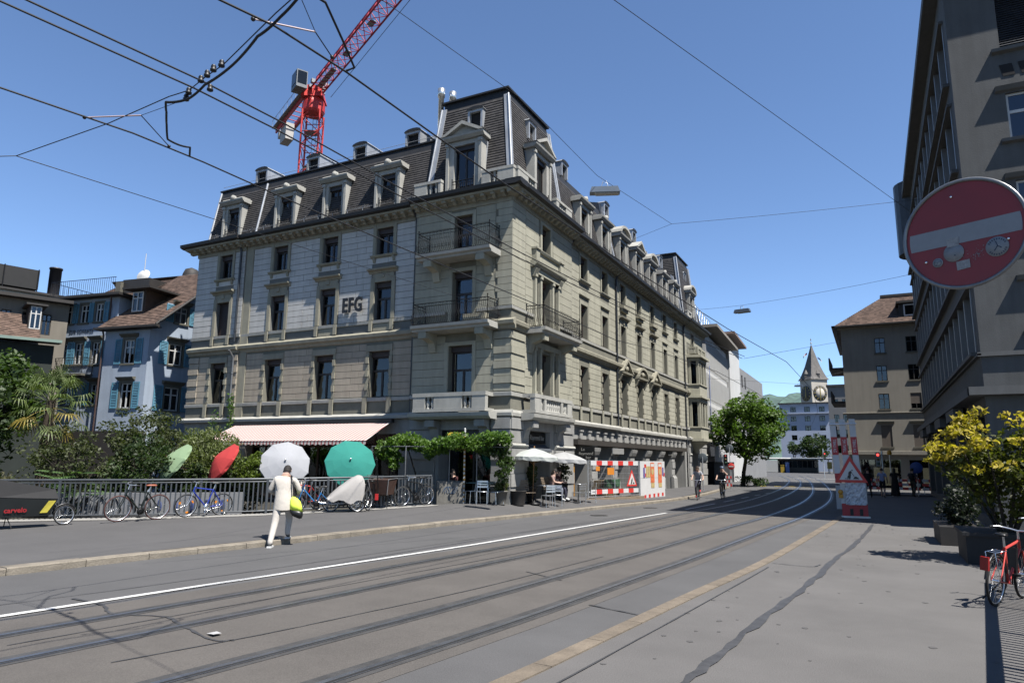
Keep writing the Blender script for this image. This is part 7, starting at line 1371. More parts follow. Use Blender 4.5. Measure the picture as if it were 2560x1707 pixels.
# ---- right footway railing (its bars throw the striped shadow)
rr = thing('footway_railing', (1.6,9,0), 'steel bar railing along the right edge of the footway', 'railing'); A, B = Vector((0.93,3.2,0)), Vector((2.2,14.2,0)); L_ = (B-A).length; t = (B-A)/L_; mb = MB(); mb.obox((A+B)/2+Vector((0,0,1.09)), (L_/2,0.055,0.03), t, Vector((-t.y,t.x,0))); mb.build('handrail', m_rail, rr); mb = MB(); mb.tube([A+Vector((0,0,0.12)), B+Vector((0,0,0.12))], 0.02, 6); mb.build('rail', m_rail, rr); nbr = int(L_/0.125)
for i in range(nbr+1):
    o = bpy.data.objects.new('post' if i % 14 == 0 else 'bar', post_me if i % 14 == 0 else bar_me); col.objects.link(o); o.matrix_basis = Matrix.Translation(A+t*(L_*i/nbr)+Vector((0,0,0.0 if i % 14 == 0 else 0.12))) @ Matrix.Rotation(math.atan2(t.y,t.x)+math.pi/2, 4, 'Z') @ Matrix.Diagonal((1,1,1.06 if i % 14 == 0 else 0.95,1)); set_parent(o, rr, True)
# ================================================================ AWNING, PARASOLS, BAR TERRACE
def stripe_mat():
    m = bpy.data.materials.new('striped_canvas'); m.use_nodes = True; t = m.node_tree; n = t.nodes; l = t.links; b = n['Principled BSDF']; b.inputs['Roughness'].default_value = 0.9
    g = n.new('ShaderNodeNewGeometry'); s = n.new('ShaderNodeSeparateXYZ'); l.new(g.outputs['Position'], s.inputs[0])
    k = n.new('ShaderNodeMath'); k.operation = 'MULTIPLY'; k.inputs[1].default_value = 5.2; l.new(s.outputs[0], k.inputs[0]); f = n.new('ShaderNodeMath'); f.operation = 'FRACT'; l.new(k.outputs[0], f.inputs[0])
    gt = n.new('ShaderNodeMath'); gt.operation = 'GREATER_THAN'; gt.inputs[1].default_value = 0.62; l.new(f.outputs[0], gt.inputs[0])
    mx = n.new('ShaderNodeMix'); mx.data_type = 'RGBA'; mx.inputs[6].default_value = (0.42,0.38,0.35,1); mx.inputs[7].default_value = (0.22,0.045,0.045,1); l.new(gt.outputs[0], mx.inputs[0]); l.new(mx.outputs[2], b.inputs['Base Color'])
    tl = n.new('ShaderNodeBsdfTranslucent'); l.new(mx.outputs[2], tl.inputs[0]); ms = n.new('ShaderNodeMixShader'); ms.inputs[0].default_value = 0.12; l.new(b.outputs[0], ms.inputs[1]); l.new(tl.outputs[0], ms.inputs[2]); l.new(ms.outputs[0], n['Material Output'].inputs[0]); return m
m_str = stripe_mat(); aw = thing('striped_awning', (-22.4,23.4,3.5), 'wide red and white striped awning on the stone building', 'awning'); mb = MB(); N = 60; vs = []
for i in range(N+1):
    f = i/N; xb = -27.0+9.2*f; xf = -26.75+9.2*f; sc_ = 0.05 if i % 2 else 0.0
    vs += [(xb,23.35,3.5), (xb*0.5+xf*0.5,22.4,3.09), (xf,21.45,2.66), (xf,21.44,2.52-sc_)]
mb.add(vs, [(i*4+j, (i+1)*4+j, (i+1)*4+j+1, i*4+j+1) for i in range(N) for j in range(3)]); mb.build('canvas', m_str, aw); mb = MB(); mb.box(-27.1,-17.7,23.2,23.4,3.45,3.6); mb.tube([(-26.75,21.47,2.63),(-17.55,21.47,2.63)], 0.03, 6); mb.build('cassette', m_shop, aw)
for x in (-26.0,-22.2,-18.4): mb = MB(); mb.tube([(x,23.3,3.3),(x+0.6,22.4,2.9),(x+0.2,21.5,2.6)], 0.025, 6); mb.build('arm', m_pipe, aw)
def parasol(name, label, apex, axis, R_, depth, m, n=10, pole=1.6, pm=None, flap=0.12, scal=True, seed=0, base=None, group='garden parasols'):
    ax = Vector(axis).normalized(); t = thing(name, base or apex, label, 'parasol', group=group); a1 = ax.orthogonal().normalized(); a2 = ax.cross(a1); ap = Vector(apex); g = random.Random(seed); K = n*4; rings = [(0.02,0.0),(0.35,0.25),(0.7,0.62),(1.0,1.0)]; vs = []
    def rib(k): return 1-0.055*abs(math.sin(math.pi*k/4.0))
    for f, dz in rings:
        for k in range(K): th_ = 2*math.pi*k/K; r = R_*f*(rib(k) if f > 0.1 else 1); vs.append(ap+(a1*math.cos(th_)+a2*math.sin(th_))*r-ax*(depth*dz-0.03*f*math.sin(math.pi*f)*(1-rib(k))*8))
    mb = MB(); mb.add(vs, [(i*K+k, i*K+(k+1) % K, (i+1)*K+(k+1) % K, (i+1)*K+k) for i in range(3) for k in range(K)]); mb.add(vs[:K], [tuple(range(K))])
    if flap:
        fv = []
        for k in range(K): th_ = 2*math.pi*k/K; d = a1*math.cos(th_)+a2*math.sin(th_); r = R_*rib(k); q = ap+d*r-ax*depth; fv += [q, q-ax*flap*(0.75+0.25*abs(math.sin(math.pi*k/4)))+d*0.02*math.sin(k*2.1+seed)]
        mb.add(fv, [(2*k, 2*((k+1) % K), 2*((k+1) % K)+1, 2*k+1) for k in range(K)])
    mb.build('canopy', m, t); mb = MB(); mb.tube([ap+ax*0.07, ap-ax*pole], 0.018, 7); mb.build('pole', pm or m_alu, t); mb = MB()
    for k in range(0, n): th_ = 2*math.pi*k/n; d = a1*math.cos(th_)+a2*math.sin(th_); mb.tube([ap-ax*0.03, ap+d*R_*0.97-ax*(depth+0.015)], 0.006, 4, cap=False); mb.tube([ap-ax*(depth+0.35), ap+d*R_*0.5-ax*(depth*0.45+0.02)], 0.005, 4, cap=False)
    mb.build('ribs', pm or m_alu, t); mb = MB(); mb.ball(ap+ax*0.05, 0.035, 8, 6); mb.build('finial', pm or m_alu, t); return t
m_wood = mat('light_wood', (0.45,0.25,0.10), 0.6, 0.15, 6)
def cv(name, c): 
    m = mat(name, c, 0.9, 0.05, 2)
    t = m.node_tree; n = t.nodes; l = t.links; b = n['Principled BSDF']; tl = n.new('ShaderNodeBsdfTranslucent'); l.new(b.inputs['Base Color'].links[0].from_socket, tl.inputs[0]); ms = n.new('ShaderNodeMixShader'); ms.inputs[0].default_value = 0.3; l.new(b.outputs[0], ms.inputs[1]); l.new(tl.outputs[0], ms.inputs[2]); l.new(ms.outputs[0], n['Material Output'].inputs[0]); return m
parasol('parasol', 'light green parasol tilted sideways at the left end of the hedge', (-20.35,14.9,1.95), (-0.30,-0.76,0.55), 0.72, 0.3, cv('canvas_light_green', (0.50,0.72,0.42)), 8, 0.75, m_wood, 0.1, seed=1)
parasol('parasol', 'red parasol tilted sideways behind the railing', (-19.35,15.95,1.95), (-0.32,-0.76,0.5), 0.72, 0.3, cv('canvas_red', (0.95,0.09,0.09)), 8, 0.75, m_wood, 0.1, seed=2)
vt = Vector((0,0,1.95))
parasol('parasol', 'light grey parasol tipped towards the street behind the walking man', (-17.6,17.35,1.87), (0.66,-0.62,0.42), 0.83, 0.28, cv('canvas_grey', (0.78,0.80,0.85)), 10, 1.3, m_alu, 0.1, seed=3)
parasol('parasol', 'teal green parasol tipped towards the street behind the railing', (-16.15,18.95,1.92), (0.62,-0.66,0.42), 0.88, 0.28, cv('canvas_teal', (0.06,0.50,0.41)), 10, 1.3, m_alu, 0.12, seed=4)
parasol('cafe_parasol', 'pale mint cafe parasol over the bar tables at the building corner', (-11.72,24.5,2.42), (0.03,0.0,1), 0.98, 0.32, cv('canvas_mint', (0.95,1.0,0.95)), 8, 2.1, m_wood, 0.16, seed=5, group='cafe parasols at the bar')
parasol('cafe_parasol', 'grey-white cafe parasol beside the hanging bar sign', (-11.55,27.1,2.32), (0.02,0.03,1), 1.0, 0.32, cv('canvas_pale_grey', (0.85,0.86,0.86)), 8, 2.0, m_iron2, 0.16, seed=6, group='cafe parasols at the bar')
for x, y, o_ in ((-11.72,24.5,bpy.data.objects['cafe_parasol']),(-11.55,27.1,bpy.data.objects['cafe_parasol.001'])): mb = MB(); mb.lathe([(0.26,0),(0.26,0.05),(0.05,0.08),(0.03,0.3)], on(x,y), 14); mb.build('foot', m_iron2, o_)
# chairs and tables
def chair(m=m_alu, sm=None):
    t = bpy.data.objects.new('cafe_chair', None); col.objects.link(t); r = 0.011
    for x in (-0.19,0.19):
        mb = MB(); mb.tube([(x,-0.22,0),(x,-0.19,0.44),(x,-0.245,0.82)], r, 6); mb.build('leg', m, t, False); mb = MB(); mb.tube([(x,0.22,0),(x,0.19,0.44)], r, 6); mb.build('leg', m, t, False)
    mb = MB(); mb.tube([(-0.19,-0.19,0.44),(-0.19,0.19,0.44),(0.19,0.19,0.44),(0.19,-0.19,0.44)], r, 6, True)
    for k in range(6): y = -0.16+k*0.065; mb.box(-0.185,0.185,y-0.022,y+0.022,0.436,0.448)
    mb.build('seat', sm or m, t, False); mb = MB()
    for z in (0.60,0.70,0.79): k = -0.19-(z-0.44)*0.145; mb.box(-0.195,0.195,k-0.007,k+0.007,z-0.03,z+0.03)
    mb.build('backrest', sm or m, t, False); return t
def table(r=0.35, h=0.73, top=None):
    t = bpy.data.objects.new('cafe_table', None); col.objects.link(t); mb = MB(); mb.lathe([(0.02,h-0.02),(r-0.02,h-0.02),(r,h-0.01),(r,h),(0.02,h)], n=22); mb.build('table_top', top or m_alu, t, False); mb = MB(); mb.tube([(0,0,0.04),(0,0,h-0.02)], 0.025, 8); mb.build('pedestal', m_iron2, t, False); mb = MB(); mb.lathe([(0.22,0),(0.22,0.02),(0.03,0.05)], n=14); mb.build('foot', m_iron2, t, False); return t
ch0 = chair(); tb0 = table(); tb_t = table(0.34, 0.72, mat('teal_top', (0.22,0.42,0.46), 0.4)); first = [True]*3
def put(proto, k, loc, rz, label, cat, group):
    if first[k]: o = proto; first[k] = False; o.location = loc; o.rotation_euler = (0,0,rz)
    else: o = copy_tree(proto, None, loc, rz)
    tag(o, label, cat, group); return o
CH = [(-13.2,22.35,2.6,'aluminium chair nearest the yellow signpost'),(-12.75,22.25,3.6,'aluminium chair turned towards the street at the teal tables'),(-12.45,22.75,4.4,'aluminium chair between teal table and flower pot'),(-11.15,24.55,0.9,'aluminium chair on the street side of the mint parasol table'),(-11.05,25.3,0.2,'aluminium chair right of the mint parasol table'),(-10.95,27.2,1.3,'dark slatted chair beside the seated couple'),(-10.8,28.2,1.9,'aluminium chair nearest the fence panels')]
for x, y, r_, lab in CH: put(ch0, 0, on(x,y), r_, lab, 'chair', 'cafe chairs')
for x, y, lab in ((-11.55,24.95,'round aluminium cafe table under the mint parasol'),(-11.2,27.75,'round aluminium cafe table under the grey-white parasol')): put(tb0, 1, on(x,y), 0, lab, 'table', 'cafe tables')
for x, y, lab in ((-12.85,22.75,'teal topped cafe table beside the stone corner pier'),(-13.4,22.8,'teal topped cafe table behind the signpost')): put(tb_t, 2, on(x,y), 0, lab, 'table', 'teal cafe tables')
m_slat = mat('pale_slat_wood', (0.36,0.28,0.2), 0.7, 0.2, 6)
def folding(loc, rz, label):
    t = thing('folding_bench', loc, label, 'bench', rz, 'folding wooden seats'); 
    for k in range(6): mb = MB(); mb.box(-0.42,0.42,-0.20-0.02*k,-0.18-0.02*k,0.50+k*0.07,0.55+k*0.07); mb.build('slat', m_slat, t, False)
    for k in range(5): mb = MB(); mb.box(-0.42,0.42,-0.17+k*0.08,-0.11+k*0.08,0.43,0.45); mb.build('slat', m_slat, t, False)
    for x in (-0.36,0.36):
        mb = MB(); mb.tube([(x,-0.2,0),(x,0.2,0.44)], 0.012, 5); mb.build('leg', m_iron2, t, False); mb = MB(); mb.tube([(x,0.22,0),(x,-0.16,0.44),(x,-0.32,0.95)], 0.012, 5); mb.build('leg', m_iron2, t, False)
folding(on(-11.9,23.95), rad(-115), 'pale slatted folding bench against the corner pier'); folding(on(-11.85,26.4), rad(-90), 'dark legged folding bench carrying the seated couple')
def pot(loc, lab, r, h, fol, seed, fr, fh, m):
    t = thing('potted_plant', loc, lab, 'potted plant'); mb = MB(); mb.lathe([(r*0.7,0),(r,h*0.9),(r*1.08,h*0.9),(r*1.08,h),(r*0.9,h),(r*0.85,h*0.85),(0.02,h*0.85)], loc, 16); mb.build('pot', m, t); leaves('foliage', clump_cloud((loc[0],loc[1],loc[2]+h+fh*0.55), (fr,fr,fh*0.6), 22, 0.14, seed, 0.2), fol, t, 0.09, 44, seed=seed)
pot(on(-12.32,22.95), 'tall pale pot of light green grass near the corner pier', 0.22, 0.5, lf_pale, 101, 0.22, 0.3, mat('pot_beige', (0.28,0.26,0.22), 0.8)); pot(on(-11.9,24.98) if False else on(-11.95,24.75), 'olive bush in dark pot left of the bar door', 0.22, 0.6, lf_olive, 102, 0.28, 1.0, m_eave); pot(on(-11.95,27.85), 'olive bush in dark pot right of the bar door', 0.22, 0.6, lf_olive, 103, 0.3, 0.95, m_eave)
pt = thing('planter_tub', on(-12.25,23.35) if False else on(-11.95,23.6), 'large dark round planter tub at the corner pier', 'planter'); mb = MB(); mb.lathe([(0.24,0),(0.3,0.5),(0.32,0.52),(0.27,0.5),(0.02,0.45)], pt.location, 16); mb.build('tub', m_eave, pt)
# yellow hiking signpost
sp = thing('hiking_signpost', (-13.5,22.2,zp(-13.5,22.2)), 'striped pole with three yellow direction arrows by the concrete wall', 'signpost'); z0 = zp(-13.5,22.2); m_ysign = mat('sign_yellow', (1.0,0.70,0.06), 0.5, 0.05, 3); m_wsign = mat('sign_white', (1.0,1.0,0.97), 0.5, 0.05, 3)
mb = MB(); mb.tube([(-13.5,22.2,z0),(-13.5,22.2,z0+2.72)], 0.036, 10); mb.ball((-13.5,22.2,z0+2.72), 0.04, 8, 6); mb.build('pole', m_wsign, sp); mb = MB()
for k in range(16): zz = z0+0.05+k*0.155; mb.tube([(-13.5+0.006*math.cos(a),22.2+0.006*math.sin(a),zz+0.05*a/3.14) for a in (0,3.14)], 0.0375, 10) if False else mb.lathe([(0.0375,zz),(0.0375,zz+0.07)], (-13.5,22.2,0), 12)
mb.build('stripe', mat('stripe_orange', (0.65,0.33,0.03), 0.5), sp)
FS = FA((-13.5,22.2), (0.85,0.52), (0.52,-0.85))
for k, (zz, m, lines) in enumerate(((2.5,m_ysign,('Wanderweg','')),(2.27,mat('sign_tan', (0.45,0.30,0.14), 0.5),('Schanzengraben','')),(2.04,mat('sign_lightyellow', (0.80,0.60,0.22), 0.5),('Sihlpromenade','')))):
    mb = MB(); FS.poly(mb, [(-0.04,z0+zz-0.085),(-0.04,z0+zz+0.085),(-0.56,z0+zz+0.085),(-0.65,z0+zz),(-0.56,z0+zz-0.085)], 0.04, 0.055); pn = mb.build('arrow_panel', m, sp)
    mb = MB(); FS.box(mb, -0.2, -0.05, 0.056, 0.058, z0+zz-0.06, z0+zz+0.06); mb.build('white_field', m_wsign, pn); mb = MB()
    for q in range(2): FS.box(mb, -0.52, -0.3+0.04*q, 0.056, 0.058, z0+zz+0.015-0.05*q, z0+zz+0.03-0.05*q)
    mb.build('text_line', m_blk, pn)
# construction fence, hoarding, warning signs
m_bred = mat('barrier_red', (0.95,0.07,0.055), 0.5, 0.05, 3); m_bwht = mat('barrier_white', (1.0,1.0,1.0), 0.5, 0.05, 3); m_galv = mat('fence_wire', (0.5,0.51,0.52), 0.35, 0.05, 3, metal=0.8)
def roadworks(F, par, uc, zb, s, w, pole=False):
    "triangular roadworks sign in facade frame F"
    h = s*0.87; mb = MB(); F.poly(mb, [(uc-s/2,zb),(uc+s/2,zb),(uc,zb+h)], w, w+0.012); o = mb.build('warning_triangle', m_bred, par); k = 0.70; mb = MB(); cz = zb+h/3; F.poly(mb, [(uc-s/2*k,cz-h/3*k),(uc+s/2*k,cz-h/3*k),(uc,cz+h*2/3*k)], w+0.013, w+0.016); mb.build('white_field', m_wsign, o); mb = MB(); q = s*0.5
    def pl_(pts): F.poly(mb, [(uc+a*q, cz-h/3*k+0.02+b*q) for a, b in pts], w+0.017, w+0.02)
    pl_([(0.12,0.02),(0.22,0.16),(0.3,0.2),(0.42,0.12),(0.5,0.02)]); pl_([(-0.12,0),(-0.04,0),(0.0,0.2),(0.02,0.3),(-0.1,0.32),(-0.12,0.2)]); pl_([(-0.22,0),(-0.16,0),(-0.1,0.22),(-0.14,0.3),(-0.2,0.2)]); pl_([(-0.16,0.3),(0.0,0.3),(0.08,0.5),(0.0,0.56),(-0.12,0.48)]); pl_([(0.05,0.56),(0.12,0.54),(0.14,0.62),(0.07,0.64)]); pl_([(0.02,0.48),(0.06,0.46),(0.22,0.2),(0.18,0.19)]); pl_([(-0.4,0.02),(-0.3,0.08),(-0.22,0.02)]); mb.build('worker_symbol', m_blk, o); return o
A, B = Vector((-11.35,29.3,0)), Vector((-10.25,33.35,0)); t = (B-A).normalized(); FX = FA(A, t, (t.y,-t.x)); LF = (B-A).length; zf = 0.27
fp = thing('fence_panel', (A.x,A.y,zf), 'steel mesh fence panel with red and white boards in front of the arcade', 'fence'); mb = MB()
for u in (0,LF/2,LF): mb.tube([FX.P(u,0,zf), FX.P(u,0,zf+1.72)], 0.02, 6)
for z in (0.1,1.7): mb.tube([FX.P(0,0,zf+z), FX.P(LF,0,zf+z)], 0.016, 6)
mb.build('frame', m_galv, fp); mb = MB()
for u in np.arange(0.12, LF, 0.13): mb.tube([FX.P(u,0,zf+0.1), FX.P(u,0,zf+1.7)], 0.0035, 3, cap=False)
for z in np.arange(0.25, 1.7, 0.22): mb.tube([FX.P(0,0,zf+z), FX.P(LF,0,zf+z)], 0.005, 3, cap=False)
mb.build('wire_mesh', m_galv, fp)
for z in (1.5,0.22):
    for k in range(9): a = 0.15+k*(LF-0.3)/9; mb = MB(); FX.box(mb, a, a+(LF-0.3)/9-0.003, 0.03, 0.05, zf+z, zf+z+0.2); mb.build('board_stripe', m_bwht if k % 2 == 0 else m_bred, fp)
for u, z, c in ((0.55,1.3,0.2),(1.45,1.12,0.36)): mb = MB(); FX.box(mb, u, u+c*1.5, 0.03, 0.045, zf+z-0.05, zf+z+c*0.75); mb.build('orange_plate', mat('plate_orange', (1.0,0.36,0.05), 0.5), fp)
roadworks(FX, fp, LF-0.75, zf+0.52, 0.9, 0.06)
mb = MB(); FX.box(mb, -0.3, LF+0.2, -0.15, 0.15, zf-0.25, zf+0.04); mb.build('base_plank', m_slat, fp)
hd_ = thing('white_hoarding', (-10.2,33.4,0.2), 'white plywood hoarding with circus posters and red squares', 'hoarding'); A2, B2 = Vector((-10.2,33.4,0)), Vector((-9.85,36.6,0)); t2 = (B2-A2).normalized(); FY = FA(A2, t2, (t2.y,-t2.x)); LH = (B2-A2).length; zh = 0.16
for a, b in ((0,LH*0.48),(LH*0.48+0.01,LH)):
    mb = MB(); FY.box(mb, a, b, -0.03, 0.0, zh, zh+0.98); mb.build('panel', m_bwht, hd_); mb = MB(); FY.box(mb, a, b, -0.03, 0.0, zh+0.99, zh+1.82); mb.build('panel', m_bwht, hd_)
FY2 = FA(A2, (-0.95,0.3), (-0.3,-0.95)); mb = MB(); FY2.box(mb, 0.0, 0.6, -0.03, 0, zh, zh+1.82); mb.build('return_panel', m_bwht, hd_)
for u, z in ((0.45,0.0),(1.0,0.02),(1.6,0.03),(2.15,0.04),(2.75,0.05),(0.45,1.05),(1.05,1.05),(2.95,1.05),(0.5,1.5)): mb = MB(); FY.box(mb, u, u+0.24, 0.002, 0.008, zh+z, zh+z+0.17); mb.build('red_square', m_bred, hd_)
m_post = mat('poster_coral', (1.0,0.25,0.1), 0.6, 0.35, 9); m_posy = mat('poster_cream', (0.80,0.62,0.28), 0.6, 0.2, 9); m_posb = mat('poster_violet', (0.25,0.2,0.5), 0.6, 0.4, 9)
for u, w_, z, h, m in ((1.28,0.5,0.75,1.0,m_post),(2.28,0.5,0.72,1.02,m_post),(1.33,0.44,0.5,0.24,m_posy),(2.33,0.44,0.5,0.22,m_posy),(0.72,0.24,1.02,0.55,m_posy),(1.0,0.24,1.02,0.55,m_posy),(0.35,0.22,1.0,0.5,m_posb),(2.85,0.2,1.1,0.4,m_posb)):
    mb = MB(); FY.box(mb, u, u+w_, 0.009, 0.013, zh+z, zh+z+h); po = mb.build('poster', m, hd_)
    if m is m_post: q = MB(); q.lathe([(0.02,0.0),(0.16,0.0),(0.16,0.004)], FY.P(u+w_/2,0.014,zh+z+h*0.55), 16, FY.n); q.build('poster_motif', m_posy, po); q = MB(); FY.box(q, u+0.05, u+w_-0.05, 0.014, 0.016, zh+z+h-0.2, zh+z+h-0.06); q.build('poster_motif', m_wsign, po)
# site materials behind the fence
mb = MB(); mb.box(-11.9,-11.2,31.2,33.2,0.2,0.75); mb.box(-11.85,-11.25,31.3,33.1,0.75,1.05); tag(mb.build('material_crate', mat('crate_wood', (0.20,0.15,0.08), 0.8, 0.3, 5)), 'wooden crate of site materials behind the mesh fence', 'crate')
gn = MB(); gn.box(-11.2,-11.17,31.0,33.2,0.75,1.1); tag(gn.build('green_banner', mat('banner_green', (0.05,0.16,0.07), 0.7, 0.4, 6)), 'green printed banner hung behind the mesh fence', 'banner')
# round traffic sign seen from behind and the junction poles
def round_sign(name, label, x, y, zb, h, r, m, bar=False, back=True, nrm=(0,-1,0)):
    t = thing(name, (x,y,zb), label, 'traffic sign'); mb = MB(); mb.tube([(x,y,zb),(x,y,zb+h+r*0.3)], 0.03, 8); mb.build('pole', m_galv, t); n_ = Vector(nrm).normalized(); mb = MB(); mb.lathe([(0.02,-0.012),(r-0.02,-0.012),(r,0.0),(r-0.02,0.012),(0.02,0.012)], Vector((x,y,zb+h))+n_*0.05, 22, n_); d = mb.build('disc', m, t)
    if bar: mb = MB(); sx = Vector((-n_.y,n_.x,0)); mb.obox(Vector((x,y,zb+h))+n_*0.068, (r*0.7,0.004,r*0.16), sx, n_); mb.build('white_bar', m_wsign, d)
    return t
round_sign('round_sign_back', 'back of a round grey traffic sign on a pole by the kerb', -9.75,45.5,0.12,2.1,0.32,mat('sign_back', (0.14,0.17,0.19), 0.5), nrm=(0,1,0)); round_sign('junction_sign', 'grey round sign back above a small no-entry sign by the street tree', -10.35,58.5,0.1,3.0,0.32,mat('sign_back', (0.14,0.17,0.19), 0.5), nrm=(0,1,0))
round_sign('small_no_entry_sign', 'small red no-entry sign on the junction pole beside the tree', -10.2,58.2,0.1,1.55,0.27,m_bred, True)
# ================================================================ SIGNS, BARRIERS, SIGNALS ON THE RIGHT
ns = thing('no_entry_sign', (1.1,4.2,0), 'large red no-entry sign with stickers in the right foreground', 'traffic sign'); n_ = Vector((-0.429,-0.903,0)).normalized(); sx = Vector((-n_.y,n_.x,0)); sx = sx if sx.x > 0 else -sx; zu = Vector((0,0,1)); c = Vector((0.535,4.42,3.225)); R_ = 0.30
def SP(a, b, w): return c+sx*a+zu*b+n_*w
m_nred = mat('retro_red', (0.40,0.016,0.024), 0.45, 0.12, 6, spec=0.5); m_nw = mat('retro_white', (0.45,0.47,0.50), 0.5, 0.06, 20); m_sgrey = mat('sign_rim_alu', (0.40,0.41,0.42), 0.35, 0.2, 12, metal=0.6)
mb = MB(); mb.lathe([(0.002,-0.004),(R_,-0.004),(R_,0.0),(0.002,0.0)], c, 48, n_, False); mb.build('disc', m_nred, ns)
mb = MB(); mb.tube([SP(math.cos(a)*(R_+0.006),math.sin(a)*(R_+0.006),0.002) for a in np.linspace(0,2*math.pi,64,endpoint=False)], 0.011, 8, True); mb.build('rim', m_sgrey, ns)
mb = MB(); hh = 0.052; wd = math.sqrt((R_*0.93) ** 2-hh ** 2); a0 = math.asin(hh/(R_*0.93)); ring = [(R_*0.93*math.cos(a), R_*0.93*math.sin(a)) for a in np.linspace(-a0,a0,6)]+[(-R_*0.93*math.cos(a), R_*0.93*math.sin(a)) for a in np.linspace(a0,-a0,6)]; mb.extrude([SP(a,b,0.001) for a, b in ring], n_*0.0015); mb.build('white_bar', m_nw, ns)
def disc(a, b, r, m, name, n=24, w=0.003): mb = MB(); mb.lathe([(0.001,0),(r,0),(r,0.0012),(0.001,0.0012)], SP(a,b,w), n, n_); return mb.build(name, m, ns)
m_stk = mat('sticker_white', (0.42,0.44,0.46), 0.6, 0.12, 40); m_ink = mat('sticker_ink', (0.06,0.09,0.16), 0.7)
disc(-0.055,-0.10,0.052,m_stk,'sticker'); s2 = disc(0.155,-0.115,0.055,m_stk,'sticker'); s3 = disc(-0.14,-0.14,0.027,m_stk,'sticker'); disc(-0.05,-0.115,0.004,m_ink,'sticker_dot',10,0.0045)
mb = MB(); mb.extrude([SP(a,b,0.0045) for a, b in ((-0.085,-0.065),(-0.025,-0.062),(-0.022,-0.012),(-0.085,-0.014))], n_*0.001); mb.build('sticker', mat('sticker_torn', (0.5,0.5,0.5), 0.6, 0.3, 60), ns); mb = MB(); mb.extrude([SP(a,b,0.003) for a, b in ((-0.045,-0.205),(0.02,-0.2),(0.02,-0.152),(-0.048,-0.155))], n_*0.001); mb.build('sticker', mat('sticker_torn', (0.5,0.5,0.5), 0.6, 0.3, 60), ns)
mb = MB(); mb.tube([SP(-0.14+0.019*math.cos(a),-0.14+0.019*math.sin(a),0.0045) for a in np.linspace(0,2*math.pi,18,endpoint=False)], 0.0009, 4, True); mb.tube([SP(-0.16,-0.135,0.0045), SP(-0.12,-0.135,0.0045)], 0.0009, 4); mb.tube([SP(-0.14,-0.137,0.0045), SP(-0.15,-0.157,0.0045)], 0.0009, 4); mb.build('ink_mark', m_ink, ns)
mb = MB()
for k in range(22):
    if k in (9,10,20,21): continue
    a = rad(150-k*15.5); mb.obox(SP(0.155+0.043*math.cos(a),-0.115+0.043*math.sin(a),0.0045), (0.0025,0.0045,0.0004), (sx*math.cos(a-1.57)+zu*math.sin(a-1.57)), (sx*math.cos(a)+zu*math.sin(a)))
mb.tube([SP(0.15,-0.085,0.0045), SP(0.157,-0.11,0.0045), SP(0.14,-0.135,0.0045)], 0.0025, 5); mb.tube([SP(0.157,-0.11,0.0045), SP(0.175,-0.125,0.0045)], 0.0022, 5); mb.build('ink_mark', m_ink, ns)
g = random.Random(9); mb = MB()
for k in range(60): a, b = g.gauss(0.055,0.03), g.gauss(-0.13,0.018); q = g.uniform(0.002,0.007); mb.extrude([SP(a,b,0.003), SP(a+q,b+q*0.3,0.003), SP(a+q*0.5,b-q*0.7,0.003)], n_*0.0006)
tag(mb.build('sticker_residue', m_stk, ns), kind='stuff'); mb = MB()
for a, b in ((-0.04,0.225),(0.21,-0.085),(-0.20,-0.125)): mb.ball(SP(a,b,0.004), 0.008, 8, 6)
mb.build('rivet', m_chrome, ns)
mb = MB(); mb.obox(SP(0.0,0.1,-0.03), (0.28,0.012,0.02), sx, n_); mb.obox(SP(0.0,-0.1,-0.03), (0.28,0.012,0.02), sx, n_); mb.obox(SP(0.45,0.1,-0.03), (0.2,0.012,0.02), sx, n_); mb.obox(SP(0.45,-0.1,-0.03), (0.2,0.012,0.02), sx, n_); mb.build('bracket', m_galv, ns); mb = MB(); pb = SP(0.64,0,-0.03); mb.tube([(pb.x,pb.y,0),(pb.x,pb.y,3.6)], 0.045, 12); mb.build('pole', m_galv, ns)
# barrier stack with company boards
bs = thing('barrier_board_stand', (-0.8,28.9,0), 'red and white barrier boards stacked upright with roadworks triangle', 'barrier'); FZ = FA((-0.78,28.95), (0.995,0.1), (0.1,-0.995)); tilt = 0.0
m_bw = mat('board_white', (0.95,0.95,0.95), 0.55, 0.06, 3); m_br = mat('board_red', (0.75,0.065,0.07), 0.55, 0.06, 3)
for k, u in enumerate((-0.42,-0.09,0.25)):
    zs = [(1.25,1.6,m_br),(1.6,2.28,m_bw),(2.28,2.95,m_br),(2.95,3.62,m_bw)]; hb_ = 0.105; sh_ = -0.035
    for z0_, z1_, m in zs:
        mb = MB(); mb.hexa([FZ.P(u-hb_+sh_*(z0_-1.2),0.0,z0_),FZ.P(u+hb_+sh_*(z0_-1.2),0.0,z0_),FZ.P(u+hb_+sh_*(z0_-1.2),-0.03,z0_),FZ.P(u-hb_+sh_*(z0_-1.2),-0.03,z0_),FZ.P(u-hb_+sh_*(z1_-1.2),0.0,z1_-0.002),FZ.P(u+hb_+sh_*(z1_-1.2),0.0,z1_-0.002),FZ.P(u+hb_+sh_*(z1_-1.2),-0.03,z1_-0.002),FZ.P(u-hb_+sh_*(z1_-1.2),-0.03,z1_-0.002)]); bd = mb.build('board_section', m, bs)
        if z0_ == 2.28:
            tx = text_mesh('TIBAU AG', 0.15, m_bw, 'board_letters', 0.002, 0.002); d = 1 if k == 1 else -1; place_text(tx, FZ.P(u+sh_*1.4-0.05*d if False else u+sh_*1.4+(0.05 if d > 0 else -0.05),0.004,2.615), Vector((0,0,d)), -FZ.u*d, bd, 0.72)
